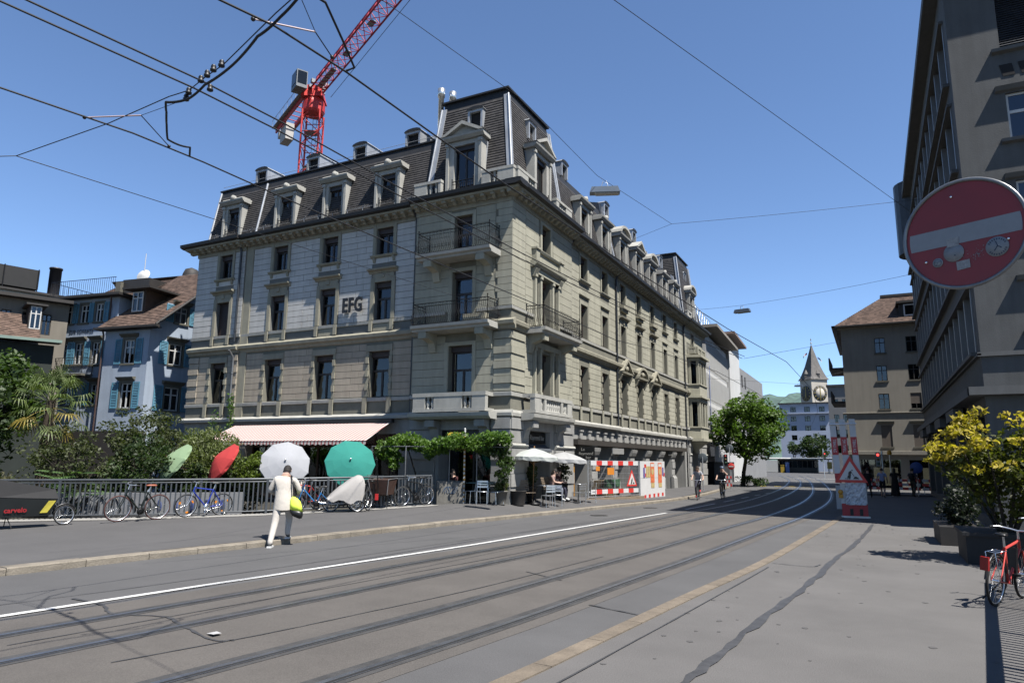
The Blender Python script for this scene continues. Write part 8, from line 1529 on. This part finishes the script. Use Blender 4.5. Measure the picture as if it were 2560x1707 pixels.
mb = MB(); mb.tube([FZ.P(-0.62,0.04,3.42), FZ.P(0.32,0.04,3.44)], 0.025, 6); mb.tube([FZ.P(-0.3,-0.1,0.0), FZ.P(-0.4,-0.06,3.4)], 0.02, 6); mb.tube([FZ.P(0.5,-0.1,0), FZ.P(0.2,-0.06,3.4)], 0.02, 6); mb.build('stand_frame', m_galv, bs)
mb = MB(); FZ.box(mb, -0.38, 0.5, -0.04, -0.01, 0.5, 1.25); mb.build('back_board', m_bw, bs); mb = MB(); FZ.box(mb, -0.36, 0.5, -0.04, 0.0, 0.06, 0.5); mb.build('base_board', m_br, bs); mb = MB()
for u in (-0.1,0.22): FZ.box(mb, u, u+0.11, 0.002, 0.02, 0.08, 0.32)
mb.build('slot', m_blk, bs); mb = MB(); FZ.box(mb, -0.4, 0.55, -0.12, 0.14, 0.0, 0.05); mb.build('foot_bar', m_galv, bs)
def paper_mat():
    m = mat('crumpled_foil', (0.9,0.92,0.96), 0.5, 0.45, 9, 1.0, 9); return m
g = np.random.default_rng(2); N = 12; vs = [FZ.P(-0.22+0.68*i/N+g.uniform(-.01,.01), 0.02+g.uniform(0,0.05), 0.46+0.8*j/N+g.uniform(-.01,.01)) for j in range(N+1) for i in range(N+1)]; mb = MB(); mb.add(vs, [(j*(N+1)+i, j*(N+1)+i+1, (j+1)*(N+1)+i+1, (j+1)*(N+1)+i) for j in range(N) for i in range(N)]); mb.build('crumpled_sheet', paper_mat(), bs)
roadworks(FZ, bs, 0.0, 1.27, 1.12, 0.05); mb = MB(); mb.lathe([(0.09,0),(0.09,0.02),(0.07,0.06),(0.02,0.06)], FZ.P(-0.38,0.05,0.92), 14, FZ.n); FZ.box(mb, -0.45, -0.3, 0.0, 0.06, 0.7, 0.84); mb.build('warning_lamp', mat('lamp_amber', (0.85,0.4,0.02), 0.4), bs)
bw = MB(); bw.box(-1.55,-1.35,34,34.2,0,1.0); tag(bw.build('white_bollard', m_bw), 'slim white bollard left behind the barrier boards', 'bollard')
# traffic signals
def signal(name, label, x, y, h, heads):
    t = thing(name, (x,y,0), label, 'traffic light'); mb = MB(); mb.tube([(x,y,0),(x,y,h)], 0.055, 10); mb.build('pole', m_galv, t)
    for dx, z, m, bm in heads:
        mb = MB(); mb.box(x+dx-0.12,x+dx+0.12,y-0.2,y+0.02,z-0.42,z+0.42); hd2 = mb.build('signal_head', bm, t)
        for k, cc in enumerate(((0.8,0.05,0.04),(0.25,0.16,0.02),(0.03,0.15,0.08))): q = MB(); q.lathe([(0.075,0),(0.075,0.03),(0.02,0.035)], (x+dx,y-0.2,z+0.27-0.27*k), 12, (0,-1,0)); q.build('lens', mat('lens_red_lit', cc, 0.4, emit=1.5) if k == 0 and m else mat('lens_%d' % k, cc, 0.4), hd2)
    return t
signal('traffic_light', 'traffic light with red lamp in front of the beige apartment house', 0.5,48.6,2.75,((-0.22,2.25,True,mat('signal_grey', (0.4,0.42,0.4), 0.5)),)); mb = MB(); mb.tube([(0.95,50,0),(0.95,50,2.6)], 0.04, 8); mb.build('pole', m_galv, tag(bpy.data.objects.new('beacon_pole', None), 'pole with amber beacon just right of the red traffic light', 'beacon')); bo = bpy.data.objects['beacon_pole']; col.objects.link(bo); mb = MB(); mb.lathe([(0.12,0),(0.14,0.1),(0.1,0.26),(0.02,0.3)], (0.95,50,2.55), 12); mb.build('amber_lamp', mat('lamp_amber', (0.85,0.4,0.02), 0.4), bo)
signal('far_traffic_light', 'far traffic light pole left of the barrier boards', -6.0,104,4.0,((0.2,3.0,True,m_blk),)); signal('junction_traffic_light', 'traffic light at the junction beside the street tree', -10.9,58.8,2.6,((0.2,2.2,False,m_blk),))
round_sign('blue_round_sign', 'blue round footpath sign behind the red and white barriers', 2.4,51.0,0,1.75,0.36,mat('sign_blue', (0.03,0.09,0.40), 0.5))
def barrier(x, y, L_, label):
    t = thing('road_barrier', (x,y,0), label, 'barrier', group='red and white road barriers')
    for k, z in enumerate((0.35,0.62,0.9)):
        for j in range(4): mb = MB(); a = x+L_*j/4; mb.box(a, a+L_/4-0.004, y-0.02, y+0.02, z-0.09, z+0.09); mb.build('board_stripe', m_bred if (j+k) % 2 else m_bwht, t)
    for a in (x+0.1, x+L_-0.1): mb = MB(); mb.tube([(a,y+0.04,0),(a,y+0.04,1.05)], 0.025, 6); mb.build('post', m_galv, t)
for x, y, L_, lab in ((-0.6,53.8,0.9,'short red and white barrier left of the traffic light'),(1.3,54.0,1.4,'red and white barrier behind the black dressed pedestrian'),(2.8,53.9,1.5,'red and white barrier at the corner of the dark office'),(-9.7,52.5,0.5,'narrow red and white barrier on the left pavement behind the cyclist')): barrier(x, y, L_, lab)
# ---- overhead line
m_wire = mat('wire_black', (0.012,0.012,0.013), 0.6); m_ins = mat('insulator', (0.02,0.02,0.022), 0.5); m_rod = mat('pink_rod', (0.9,0.7,0.7), 0.5)
def sag(pts, s=0.0, n=6):
    P = [Vector(p) for p in pts]; res = []
    for a, b in zip(P[:-1], P[1:]):
        for k in range(n): f = k/n; res.append(a.lerp(b, f)-Vector((0,0,s*4*f*(1-f))))
    res.append(P[-1]); return res
def wire(name, label, pts, r, s=0.0, m=None): mb = MB(); mb.tube(sag(pts, s), r, 5); return tag(mb.build(name, m or m_wire), label, 'wire')
Z = 5.8
D_ = [(-5.4,-4),(-4.69,3.52),(-4.54,4.0),(-4.46,4.87),(-4.42,6.45),(-4.36,7.98),(-4.07,13.0),(-3.5,20.4),(-2.7,28.15),(-2.6,40),(-3.4,56),(-6,84)]
C_ = [(-9.0,-3),(-7.98,3.46),(-7.68,4.76),(-7.61,5.71),(-7.6,7.04),(-7.5,9.4),(-7.22,15.1),(-7.1,20.8),(-6.5,23.4),(-5.7,30.1),(-5.5,40),(-6.0,60),(-9,90)]
A_ = [(-7.2,-2),(-6.35,2.69),(-6.06,4.42),(-5.98,5.47),(-5.93,7.38),(-5.75,11.3),(-5.49,15.0),(-5.17,18.7),(-4.03,26.6)]
wire('contact_wire', 'tram contact wire over the right track crossing above the tower roof', [(x,y,Z) for x, y in D_], 0.011); wire('contact_wire', 'tram contact wire over the left track passing the third floor balcony', [(x,y,Z) for x, y in C_], 0.011)
wire('feeder_wire', 'upper wire of the feeder pair running between the two tram tracks', [(x+0.03,y,Z+0.07) for x, y in A_], 0.010); wire('feeder_wire', 'lower wire of the feeder pair running between the two tram tracks', [(x-0.06,y-0.03,Z) for x, y in A_], 0.010)
node = Vector((-9.62,4.46,5.8)); SPN = [(-9.62,4.46,5.78),(-7.71,4.47,5.8),(-6.55,4.41,5.82),(-6.24,4.42,5.82),(-5.88,4.34,5.84),(-5.55,4.28,5.85),(-4.48,3.95,5.88),(-4.02,3.83,5.9),(0.5,2.6,6.3)]
wire('span_cable', 'thin cross span cable carrying the tram line junction', SPN, 0.006); mb = MB(); mb.tube(sag([(-6.55,4.38,5.74),(-6.24,4.42,5.72),(-5.88,4.34,5.75),(-5.3,4.2,5.74),(-4.75,4.0,5.76),(-4.4,3.93,5.80),(-4.02,3.83,5.88)], 0.015), 0.014, 6); mb.tube(sag([(-6.55,4.38,5.74),(-6.7,4.5,5.72),(-7.0,4.72,5.74),(-7.25,4.92,5.7),(-7.35,5.3,5.78),(-7.62,5.5,5.81)], 0.02), 0.012, 6); mb.tube([(-4.02,3.83,5.88),(-3.96,4.02,5.86),(-4.18,4.5,5.84),(-4.38,4.9,5.84),(-4.46,4.87,5.81)], 0.012, 6)
cab_ = tag(mb.build('feeder_cable', m_wire), 'thick black feeder cable looping between the tram wires', 'cable')
ins = thing('line_insulator', (-5.7,4.3,5.8), 'cluster of black insulators at the tram wire junction', 'insulator')
for k, (x, y, z) in enumerate(((-5.95,4.34,5.83),(-5.82,4.31,5.84),(-5.69,4.28,5.85),(-5.56,4.27,5.86),(-5.9,4.42,5.76),(-6.24,4.42,5.81),(-6.3,4.44,5.76))): mb = MB(); mb.lathe([(0.015,-0.04),(0.032,-0.03),(0.032,-0.01),(0.02,0.0),(0.028,0.015),(0.02,0.035)], (x,y,z), 10); mb.build('insulator_disc', m_ins, ins)
for (a, b, lab) in (((-4.66,3.86,5.82),(-4.36,4.32,5.88),'right'),((-7.86,4.28,5.82),(-7.18,4.52,5.80),'left')):
    t = thing('registration_arm', a, 'pale registration arm holding the %s contact wire' % lab, 'arm'); mb = MB(); mb.tube([a, b], 0.008, 6); mb.build('rod', m_rod, t); mb = MB(); e = (-4.42,4.62,5.81) if lab == 'right' else (-7.62,5.2,5.81); mb.tube([b, e], 0.006, 5); mb.tube([b, (-4.15,3.87,5.95) if lab == 'right' else (-6.26,4.46,5.76)], 0.004, 4); mb.build('hanger', m_wire, t); mb = MB(); mb.ball(a, 0.022, 8, 6); mb.ball(e, 0.02, 8, 6); mb.build('clamp', m_ins, t)
wire('span_wire', 'thin span wire from left edge to the corner balcony', [(-12.5,3.2,5.75),(-9.62,4.46,5.78),(-12.3,22.6,7.6)], 0.006); wire('span_wire', 'span wire coming from upper left to the first hanging lamp', [(-8.3,6.0,10.6),(-7.1,14.0,10.75),(-7.05,19.2,10.75),(-6.1,24.6,10.75)], 0.007); wire('span_wire', 'span wire from the wire joint to the dark office', [(-6.1,24.6,10.75),(3.2,26.6,11.0)], 0.007, 0.05); wire('span_wire', 'span wire from the wire joint to the stone facade', [(-6.1,24.6,10.75),(-12.0,32.6,12.6)], 0.006); wire('span_wire', 'long span wire crossing the sky from top centre to the dark office', [(-6.0,6.5,11),(-4.1,11.4,11),(3.2,31.5,11)], 0.008, 0.0)
wire('span_wire', 'span wire carrying the second hanging lamp across the street', [(-12.3,41.5,11.3),(-6.2,41.1,11.05),(3.2,36.8,11)], 0.008, 0.1); wire('span_wire', 'span wire from the far contact wire fitting to the apartment house', [(-4.03,26.6,5.8),(-0.9,45,9.2),(-1.6,62,10.5)], 0.007); wire('span_wire', 'far span wire between white office and apartment house', [(-12.4,61,9.2),(-5,60,8.3),(-1.6,62,9.4)], 0.009)
def lamp(label, c, d, L_):
    t = thing('hanging_lamp', c, label, 'street lamp', group='hanging street lamps'); d = Vector(d).normalized(); s = Vector((-d.y,d.x,0)); c = Vector(c); mb = MB(); h = L_/2; P = [c-d*h-s*0.16, c+d*h-s*0.16, c+d*h+s*0.16, c-d*h+s*0.16]; mb.hexa([p+Vector((0,0,-0.13)) for p in P]+[c+(p-c)*0.86+Vector((0,0,0.06)) for p in P]); mb.build('housing', mat('lamp_housing', (0.20,0.25,0.31), 0.4, 0.1, 3, metal=0.4), t); mb = MB(); mb.hexa([c+(p-c)*0.75+d*0.08+Vector((0,0,-0.165)) for p in P]+[c+(p-c)*0.8+d*0.06+Vector((0,0,-0.131)) for p in P]); mb.build('diffuser', mat('lamp_glass', (0.5,0.5,0.46), 0.3), t); mb = MB()
    for q in (-0.12,0.12): mb.tube([c+d*q+Vector((0,0,0.05)), c+d*q*0.4+Vector((0,0,0.3))], 0.012, 5)
    mb.tube([c+Vector((0.1*math.cos(a),0,0.15+0.1*math.sin(a))) for a in np.linspace(0,6,12)], 0.006, 4); mb.build('hanger', m_galv, t)
lamp('blue-grey hanging street lamp above the dormers of the stone building', (-6.95,19.6,10.42), (0.9,0.35,0), 0.95); lamp('blue-grey hanging street lamp above the far end of the street', (-6.2,41.1,10.75), (1,-0.2,0), 0.95); lamp('small far hanging lamp left of the church spire', (-7.6,92,11.5), (1,0,0), 1.0)
# ================================================================ PEOPLE
m_skin = mat('skin', (0.85,0.55,0.42), 0.6, 0.08, 6); m_hair = mat('hair_dark', (0.02,0.015,0.012), 0.8, 0.2, 30); m_shoe = mat('shoe_dark', (0.06,0.06,0.06), 0.7); m_sole = mat('shoe_white', (1.0,1.0,0.97), 0.6)
def person(name, label, loc, rz, mats, J=None, rad_=None, hair=True, hairlen=0.0, long_dress=False, head_pitch=0.0, shoes=None, cat='person', short_sleeve=True, shorts=False, hat=None):
    "mats: dict top,bottom; J: joint overrides in local coords, facing +Y"
    j = dict(pel=(0,0,0.95), bel=(0,0.0,1.10), che=(0,0.0,1.30), nec=(0,-0.01,1.47), hd1=(0,0.01,1.56), hd2=(0,0.02,1.66), hL=(-0.09,0,0.90), hR=(0.09,0,0.90), kL=(-0.10,0.02,0.50), kR=(0.10,0.02,0.50), aL=(-0.10,-0.02,0.09), aR=(0.10,-0.02,0.09), tL=(-0.115,0.15,0.035), tR=(0.115,0.15,0.035), sL=(-0.18,-0.01,1.41), sR=(0.18,-0.01,1.41), eL=(-0.25,-0.03,1.14), eR=(0.25,-0.03,1.14), wL=(-0.26,0.06,0.90), wR=(0.26,0.06,0.90), pL=(-0.26,0.09,0.83), pR=(0.26,0.09,0.83))
    j.update(J or {}); R = dict(pel=(0.155,0.12), bel=(0.145,0.11), che=(0.165,0.12), nec=(0.058,0.058), hd1=(0.075,0.085), hd2=(0.08,0.095), h=(0.09,0.095), k=(0.062,0.065), a=(0.042,0.045), t=(0.04,0.028), s=(0.066,0.066), e=(0.044,0.044), w=(0.03,0.028), p=(0.038,0.024)); R.update(rad_ or {})
    keys = list(j); E_ = [('pel','bel','top'),('bel','che','top'),('che','nec','skin'),('nec','hd1','skin'),('hd1','hd2','skin')]
    for s in 'LR': E_ += [('pel','h'+s,'bottom'),('h'+s,'k'+s,'bottom'),('k'+s,'a'+s,'skin' if shorts else 'bottom'),('a'+s,'t'+s,'shoe'),('che','s'+s,'top'),('s'+s,'e'+s,'top'),('e'+s,'w'+s,'skin' if short_sleeve else 'top'),('w'+s,'p'+s,'skin')]
    bm = bmesh.new(); lay = bm.verts.layers.skin.verify(); V = {}
    for k in keys:
        v = bm.verts.new(j[k]); V[k] = v; v[lay].radius = R.get(k) or R[k[0]]
        if k == 'pel': v[lay].use_root = True
    for a, b, _ in E_: bm.edges.new((V[a], V[b]))
    me = bpy.data.meshes.new('body'); bm.to_mesh(me); bm.free(); o = bpy.data.objects.new('tmp', me); col.objects.link(o)
    sk = o.modifiers.new('s', 'SKIN'); sk.use_smooth_shade = True; sb = o.modifiers.new('u', 'SUBSURF'); sb.levels = 2; sb.render_levels = 2
    dg = bpy.context.evaluated_depsgraph_get(); body = bpy.data.meshes.new_from_object(o.evaluated_get(dg)); bpy.data.objects.remove(o); bpy.data.meshes.remove(me)
    order = ['top','bottom','skin','shoe']; ml = [mats['top'], mats['bottom'], mats.get('skin', m_skin), mats.get('shoe', shoes or m_shoe)]
    S_ = [(Vector(j[a]), Vector(j[b]), order.index(c)) for a, b, c in E_]
    vs = [v.co.copy() for v in body.vertices]; fs = [tuple(p.vertices) for p in body.polygons]; mi = []
    for p in body.polygons:
        c = p.center; best = (9, 0)
        for a, b, m in S_:
            d = b-a; t_ = max(0, min(1, (c-a).dot(d)/d.length_squared)); q = (a+d*t_-c).length
            if q < best[0]: best = (q, m, t_, a, b)
        m = best[1]
        if m == 2 and best[3] == Vector(j['che']) and best[2] < 0.78: m = 0
        if m == 0 and short_sleeve and best[4] in (Vector(j['eL']), Vector(j['eR'])) and best[2] > 0.62: m = 2
        if m == 1 and shorts and best[4] in (Vector(j['kL']), Vector(j['kR'])) and best[2] > 0.92: m = 2
        mi.append(m)
    mb = MB(); mb.v = [tuple(v) for v in vs]; mb.f = fs; mb.mi = mi; mb.sm = [True]*len(fs); mb.cm = 2; bpy.data.meshes.remove(body)
    h1, h2 = Vector(j['hd1']), Vector(j['hd2']); up_ = (h2-h1).normalized(); hc = h1.lerp(h2, 0.55); fwd = Vector((0,1,0)); fwd = (fwd-up_*fwd.dot(up_)).normalized(); sd = fwd.cross(up_)
    def hp(a, b, c): return hc+sd*a+fwd*b+up_*c
    mb.ball(hp(0,0.105,-0.02), (0.014,0.02,0.022), 6, 5)
    for s in (-1, 1): mb.ball(hp(s*0.082,-0.005,-0.005), (0.014,0.022,0.032), 8, 6)
    for s in 'LR':   # fingers and thumb
        w_, p_ = Vector(j['w'+s]), Vector(j['p'+s]); d = (p_-w_).normalized(); q = d.orthogonal().normalized(); q2 = d.cross(q)
        for k in range(4): b = p_+q*(0.018*(k-1.5)); L_ = (0.055,0.068,0.064,0.048)[k]; mb.tube([b-d*0.02, b+d*L_*0.5+q2*0.008, b+d*L_+q2*0.024], [0.009,0.0085,0.007], 5)
        mb.tube([w_+d*0.02+q*0.025, w_+d*0.05+q*0.045+q2*0.01, w_+d*0.08+q*0.045+q2*0.02], [0.011,0.010,0.008], 5)
    t = thing(name, loc, label, cat, rz); mb.build('body', ml, t, False)
    ey = MB()
    for s in (-1, 1): ey.ball(hp(s*0.032,0.088,0.012), (0.012,0.008,0.008), 6, 5)
    ey.ball(hp(0,0.092,-0.062), (0.022,0.006,0.006), 6, 4); ey.build('eyes_and_mouth', m_hair, t, False)
    if hair:
        hm = MB(); vs = []; N, M_ = 16, 7
        for i in range(M_):
            ph = math.pi*0.5*i/(M_-1)*1.15
            for k in range(N):
                a = 2*math.pi*k/N; back = max(0, -math.sin(a)); z = math.cos(ph)*0.118; r = math.sin(min(ph,1.57)); low = (0.0 if math.sin(a) > 0.2 else -0.05-hairlen*back)*max(0,(i-4)/2)
                vs.append(hp(math.cos(a)*r*0.092, math.sin(a)*r*0.108-0.008, z*0.95+0.02+low+(0.03 if math.sin(a) > 0.2 and i > 4 else 0)))
        hm.add(vs, [(i*N+k, (i+1)*N+k, (i+1)*N+(k+1) % N, i*N+(k+1) % N) for i in range(M_-1) for k in range(N)], True); hm.build('hair', mats.get('hair', m_hair), t, False)
    if hat: hm = MB(); hm.lathe([(0.12,-0.01),(0.118,0.03),(0.09,0.09),(0.02,0.115)], hp(0,0.0,0.03), 14, up_); hm.build('helmet', hat, t, False)
    return t, j
def garment(t, rings, m, name):
    "rings: list of (centre, rx, ry) -> loose cloth tube with folds"
    mb = MB(); N = 22; vs = []
    for i, (c, rx, ry) in enumerate(rings):
        for k in range(N): a = 2*math.pi*k/N; f = 1+0.035*math.sin(k*2.4+i*1.3); vs.append((c[0]+math.cos(a)*rx*f, c[1]+math.sin(a)*ry*f, c[2]+0.012*math.sin(a*2+1) if i == 0 else c[2]))
    mb.add(vs, [(i*N+k, i*N+(k+1) % N, (i+1)*N+(k+1) % N, (i+1)*N+k) for i in range(len(rings)-1) for k in range(N)], True); return mb.build(name, m, t, False)
# man in cream clothes stepping onto the kerb, seen from behind
m_cream = mat('cream_linen', (0.92,0.85,0.75), 0.9, 0.06, 3, 0.5, 9); m_cream2 = mat('cream_trousers', (0.88,0.82,0.74), 0.9, 0.06, 3, 0.5, 9)
wk_, J_ = person('person', 'man in cream shirt and trousers stepping onto the kerb with a neon bag', (-11.98,11.82,0.0), rad(33), dict(top=m_cream, bottom=m_cream2, shoe=mat('sneaker_grey', (0.25,0.25,0.25), 0.7)),
  dict(pel=(0,0.02,0.98), bel=(0,0.06,1.13), che=(-0.01,0.12,1.36), nec=(0.0,0.17,1.53), hd1=(0.0,0.22,1.61), hd2=(0.0,0.275,1.695), hL=(-0.10,0.0,0.93), hR=(0.10,0.03,0.94), kL=(-0.13,-0.10,0.50), kR=(0.11,0.26,0.60), aL=(-0.15,-0.36,0.09), aR=(0.09,0.22,0.24), tL=(-0.16,-0.20,0.035), tR=(0.10,0.38,0.165), sL=(-0.21,0.10,1.46), sR=(0.21,0.10,1.46), eL=(-0.34,0.12,1.20), eR=(0.33,0.14,1.20), wL=(-0.22,0.34,1.12), wR=(0.20,0.36,1.10), pL=(-0.14,0.40,1.12), pR=(0.12,0.42,1.10)),
  dict(pel=(0.165,0.13), bel=(0.165,0.13), che=(0.19,0.13), h=(0.10,0.105), k=(0.08,0.085), a=(0.062,0.062), e=(0.062,0.062), s=(0.08,0.08), w=(0.045,0.045)), True, 0.0, short_sleeve=False)
garment(wk_, [((0,0.01,0.80),0.215,0.165),((0,0.02,0.92),0.205,0.165),((0,0.05,1.08),0.195,0.155),((-0.005,0.09,1.22),0.205,0.15),((-0.01,0.12,1.36),0.215,0.14),((0,0.13,1.46),0.17,0.11),((0,0.15,1.51),0.085,0.085)], m_cream, 'shirt')
for x, y, z in ((-0.155,-0.27,0.0),(0.095,0.30,0.135)): mb = MB(); mb.hexa([(x-0.05,y-0.13,z),(x+0.05,y-0.13,z),(x+0.045,y+0.15,z),(x-0.045,y+0.15,z),(x-0.045,y-0.125,z+0.035),(x+0.045,y-0.125,z+0.035),(x+0.04,y+0.145,z+0.03),(x-0.04,y+0.145,z+0.03)]); mb.build('shoe_sole', m_sole, wk_, False)
bag = thing('shoulder_bag', (-11.98,11.82,0.0), 'neon yellow and black bag hanging at the walking man\'s right hip', 'bag', rad(33)); m_neon = mat('neon_yellow', (1.35,1.7,0.16), 0.7, 0.05, 4); mb = MB(); N = 18; vs = []
prof = [(0.62,0.06,0.05),(0.64,0.11,0.085),(0.70,0.135,0.10),(0.78,0.14,0.105)]; prof2 = [(0.781,0.143,0.108),(0.90,0.13,0.10),(1.0,0.11,0.085),(1.06,0.06,0.05),(1.065,0.02,0.02)]
for pr2, mm, nm in ((prof,m_blk,'bag_base'),(prof2,m_neon,'bag_cover')):
    mb = MB(); vs = []
    for z, rx, ry in pr2:
        for k in range(N): a = 2*math.pi*k/N; q = 0.7; vs.append((0.27+0.06*(1.06-z)/0.4+math.copysign(abs(math.cos(a)) ** q,math.cos(a))*rx, 0.0-0.02+math.copysign(abs(math.sin(a)) ** q,math.sin(a))*ry, z+0.03*math.cos(a)*(-1)))
    mb.add(vs, [(i*N+k, i*N+(k+1) % N, (i+1)*N+(k+1) % N, (i+1)*N+k) for i in range(len(pr2)-1) for k in range(N)]+[tuple(range(N))[::-1], tuple(range((len(pr2)-1)*N, len(pr2)*N))], True); mb.build(nm, mm, bag, False)
mb = MB(); 
for P in ([(0.24,-0.02,1.05),(0.235,-0.055,1.2),(0.2,-0.035,1.38),(0.15,0.02,1.50),(0.12,0.12,1.545),(0.16,0.22,1.46),(0.26,0.14,1.1)],): mb.tube(P, 0.02, 6)
mb.build('strap', m_blk, bag, False)
# cyclists riding towards the camera
def rider(lab, bl, x, y, hdg, top, bot, shoe, helmet, hair, skin2=None, phone=False):
    b = bicycle('ridden_bicycle', bl, (x,y,0.005), hdg, m_iron2, 0.345, 0.0, 'city', group='bicycles being ridden'); d = Vector((math.cos(hdg), math.sin(hdg), 0)); rz = hdg-math.pi/2
    J = dict(pel=(0,-0.28,0.98), bel=(0,-0.22,1.12), che=(0,-0.12,1.32), nec=(0,-0.06,1.48), hd1=(0,-0.03,1.56), hd2=(0,-0.01,1.66), hL=(-0.09,-0.25,0.94), hR=(0.09,-0.25,0.94), kL=(-0.11,0.08,0.82), kR=(0.11,0.02,0.58), aL=(-0.10,-0.06,0.48), aR=(0.10,-0.10,0.19), tL=(-0.11,0.09,0.42), tR=(0.11,0.06,0.13), sL=(-0.18,-0.12,1.42), sR=(0.18,-0.12,1.42), eL=(-0.27,0.0,1.2), eR=(0.27,0.0,1.2), wL=(-0.29,0.16,1.06), wR=(0.29,0.16,1.06), pL=(-0.28,0.2,1.05), pR=(0.28,0.2,1.05))
    if phone: J.update(eL=(-0.28,0.08,1.28), wL=(-0.12,0.14,1.48), pL=(-0.08,0.12,1.55))
    return person('person', lab, (x,y,0.005), rz, dict(top=top, bottom=bot, shoe=shoe, hair=hair), J, None, helmet is None, 0.1, hat=helmet)[0]
m_tee = mat('grey_tee', (0.5,0.52,0.57), 0.9, 0.08, 4); m_navy = mat('navy_cloth', (0.05,0.05,0.085), 0.9, 0.1, 4); m_blkc = mat('black_cloth', (0.018,0.018,0.02), 0.9, 0.1, 4); m_brh = mat('hair_brown', (0.05,0.025,0.015), 0.8)
rider('cyclist in grey shirt and navy trousers riding towards the viewer at left', 'city bicycle under the cyclist in navy trousers', -8.35,37.6, rad(-82), m_tee, m_navy, m_redp, None, m_brh); rider('helmeted cyclist in dark shirt raising a hand to the face', 'city bicycle under the helmeted cyclist', -7.4,39.3, rad(-86), mat('charcoal_tee', (0.06,0.065,0.075), 0.9), m_blkc, m_sole, mat('helmet_blue', (0.08,0.12,0.2), 0.4), m_hair, phone=True)
# couple on the bar bench
SIT = dict(pel=(0,0,0.52), bel=(0,0.03,0.68), che=(0,0.08,0.88), nec=(0,0.12,1.04), hd1=(0,0.15,1.12), hd2=(0,0.18,1.21), hL=(-0.1,0.03,0.5), hR=(0.1,0.03,0.5), kL=(-0.12,0.45,0.50), kR=(0.12,0.45,0.50), aL=(-0.12,0.42,0.09), aR=(0.12,0.47,0.09), tL=(-0.12,0.58,0.035), tR=(0.12,0.63,0.035), sL=(-0.18,0.08,0.99), sR=(0.18,0.08,0.99), eL=(-0.25,0.18,0.76), eR=(0.25,0.18,0.76), wL=(-0.14,0.40,0.72), wR=(0.14,0.40,0.72), pL=(-0.09,0.45,0.73), pR=(0.09,0.45,0.73))
z_ = zp(-11.75,26.5)
person('person', 'seated woman in pale pink top and light jeans at the bar', (-11.75,26.15,z_), rad(-75), dict(top=mat('pink_top', (0.45,0.30,0.27), 0.9), bottom=mat('jeans_light', (0.28,0.31,0.40), 0.9), shoe=m_sole, hair=m_hair), SIT, None, True, 0.14); person('person', 'seated person in dark maroon shirt looking down at a phone', (-11.8,26.75,z_), rad(-85), dict(top=mat('maroon_cloth', (0.09,0.02,0.022), 0.9), bottom=m_navy, shoe=m_sole, hair=m_hair), SIT, None, True, 0.0)
person('person', 'seated guest in white shirt behind the railing under the awning', (-18.6,19.3,0.12), rad(150), dict(top=m_cream, bottom=m_navy), dict(SIT), None, True, 0.0); person('person', 'seated guest in the shade behind the concrete wall', (-14.3,22.9,0.3), rad(160), dict(top=mat('maroon_cloth', (0.09,0.02,0.022), 0.9), bottom=m_navy), dict(SIT), None, True, 0.1)
# pedestrians in the shade on the right
WALK = dict(kL=(-0.1,0.16,0.52), aL=(-0.1,0.22,0.10), tL=(-0.11,0.38,0.06), kR=(0.1,-0.02,0.5), aR=(0.1,-0.26,0.13), tR=(0.11,-0.12,0.04), wL=(-0.25,-0.1,0.92), pL=(-0.25,-0.08,0.84), wR=(0.25,0.16,0.94), pR=(0.25,0.2,0.87))
person('person', 'person in black clothes right behind the barrier boards', (-0.35,46.5,0), rad(10), dict(top=m_blkc, bottom=m_blkc), WALK, short_sleeve=False); person('person', 'man in light blue shirt and black shorts walking away', (0.40,47.2,0), rad(-10), dict(top=mat('sky_shirt', (0.45,0.54,0.85), 0.9), bottom=m_blkc, hair=m_brh), WALK, shorts=True)
pd, _ = person('person', 'woman in long black dress walking between the traffic light and barriers', (1.1,49.3,0), rad(0), dict(top=m_blkc, bottom=m_blkc), WALK, None, True, 0.25); garment(pd, [((0,0,0.06),0.27,0.25),((0,0,0.4),0.23,0.21),((0,0,0.8),0.20,0.17),((0,0,1.1),0.175,0.135),((0,0,1.3),0.185,0.14)], m_blkc, 'dress')
pn_, _ = person('person', 'pedestrian in navy top with backpack before the blue round sign', (2.05,48.8,0), rad(-20), dict(top=m_navy, bottom=mat('olive_trousers', (0.05,0.055,0.045), 0.9)), WALK, None, True, 0.0); bp = thing('backpack', (2.05,48.8,0), 'dark backpack worn by the pedestrian in navy', 'backpack', rad(-20)); mb = MB(); mb.ball((0,-0.2,1.22), (0.16,0.11,0.24), 12, 8); mb.build('sack', m_blkc, bp, False); mb = MB(); mb.tube([(-0.1,-0.12,1.4),(-0.1,0.06,1.46),(-0.1,0.12,1.2)], 0.015, 5); mb.tube([(0.1,-0.12,1.4),(0.1,0.06,1.46),(0.1,0.12,1.2)], 0.015, 5); mb.build('strap', m_blkc, bp, False)
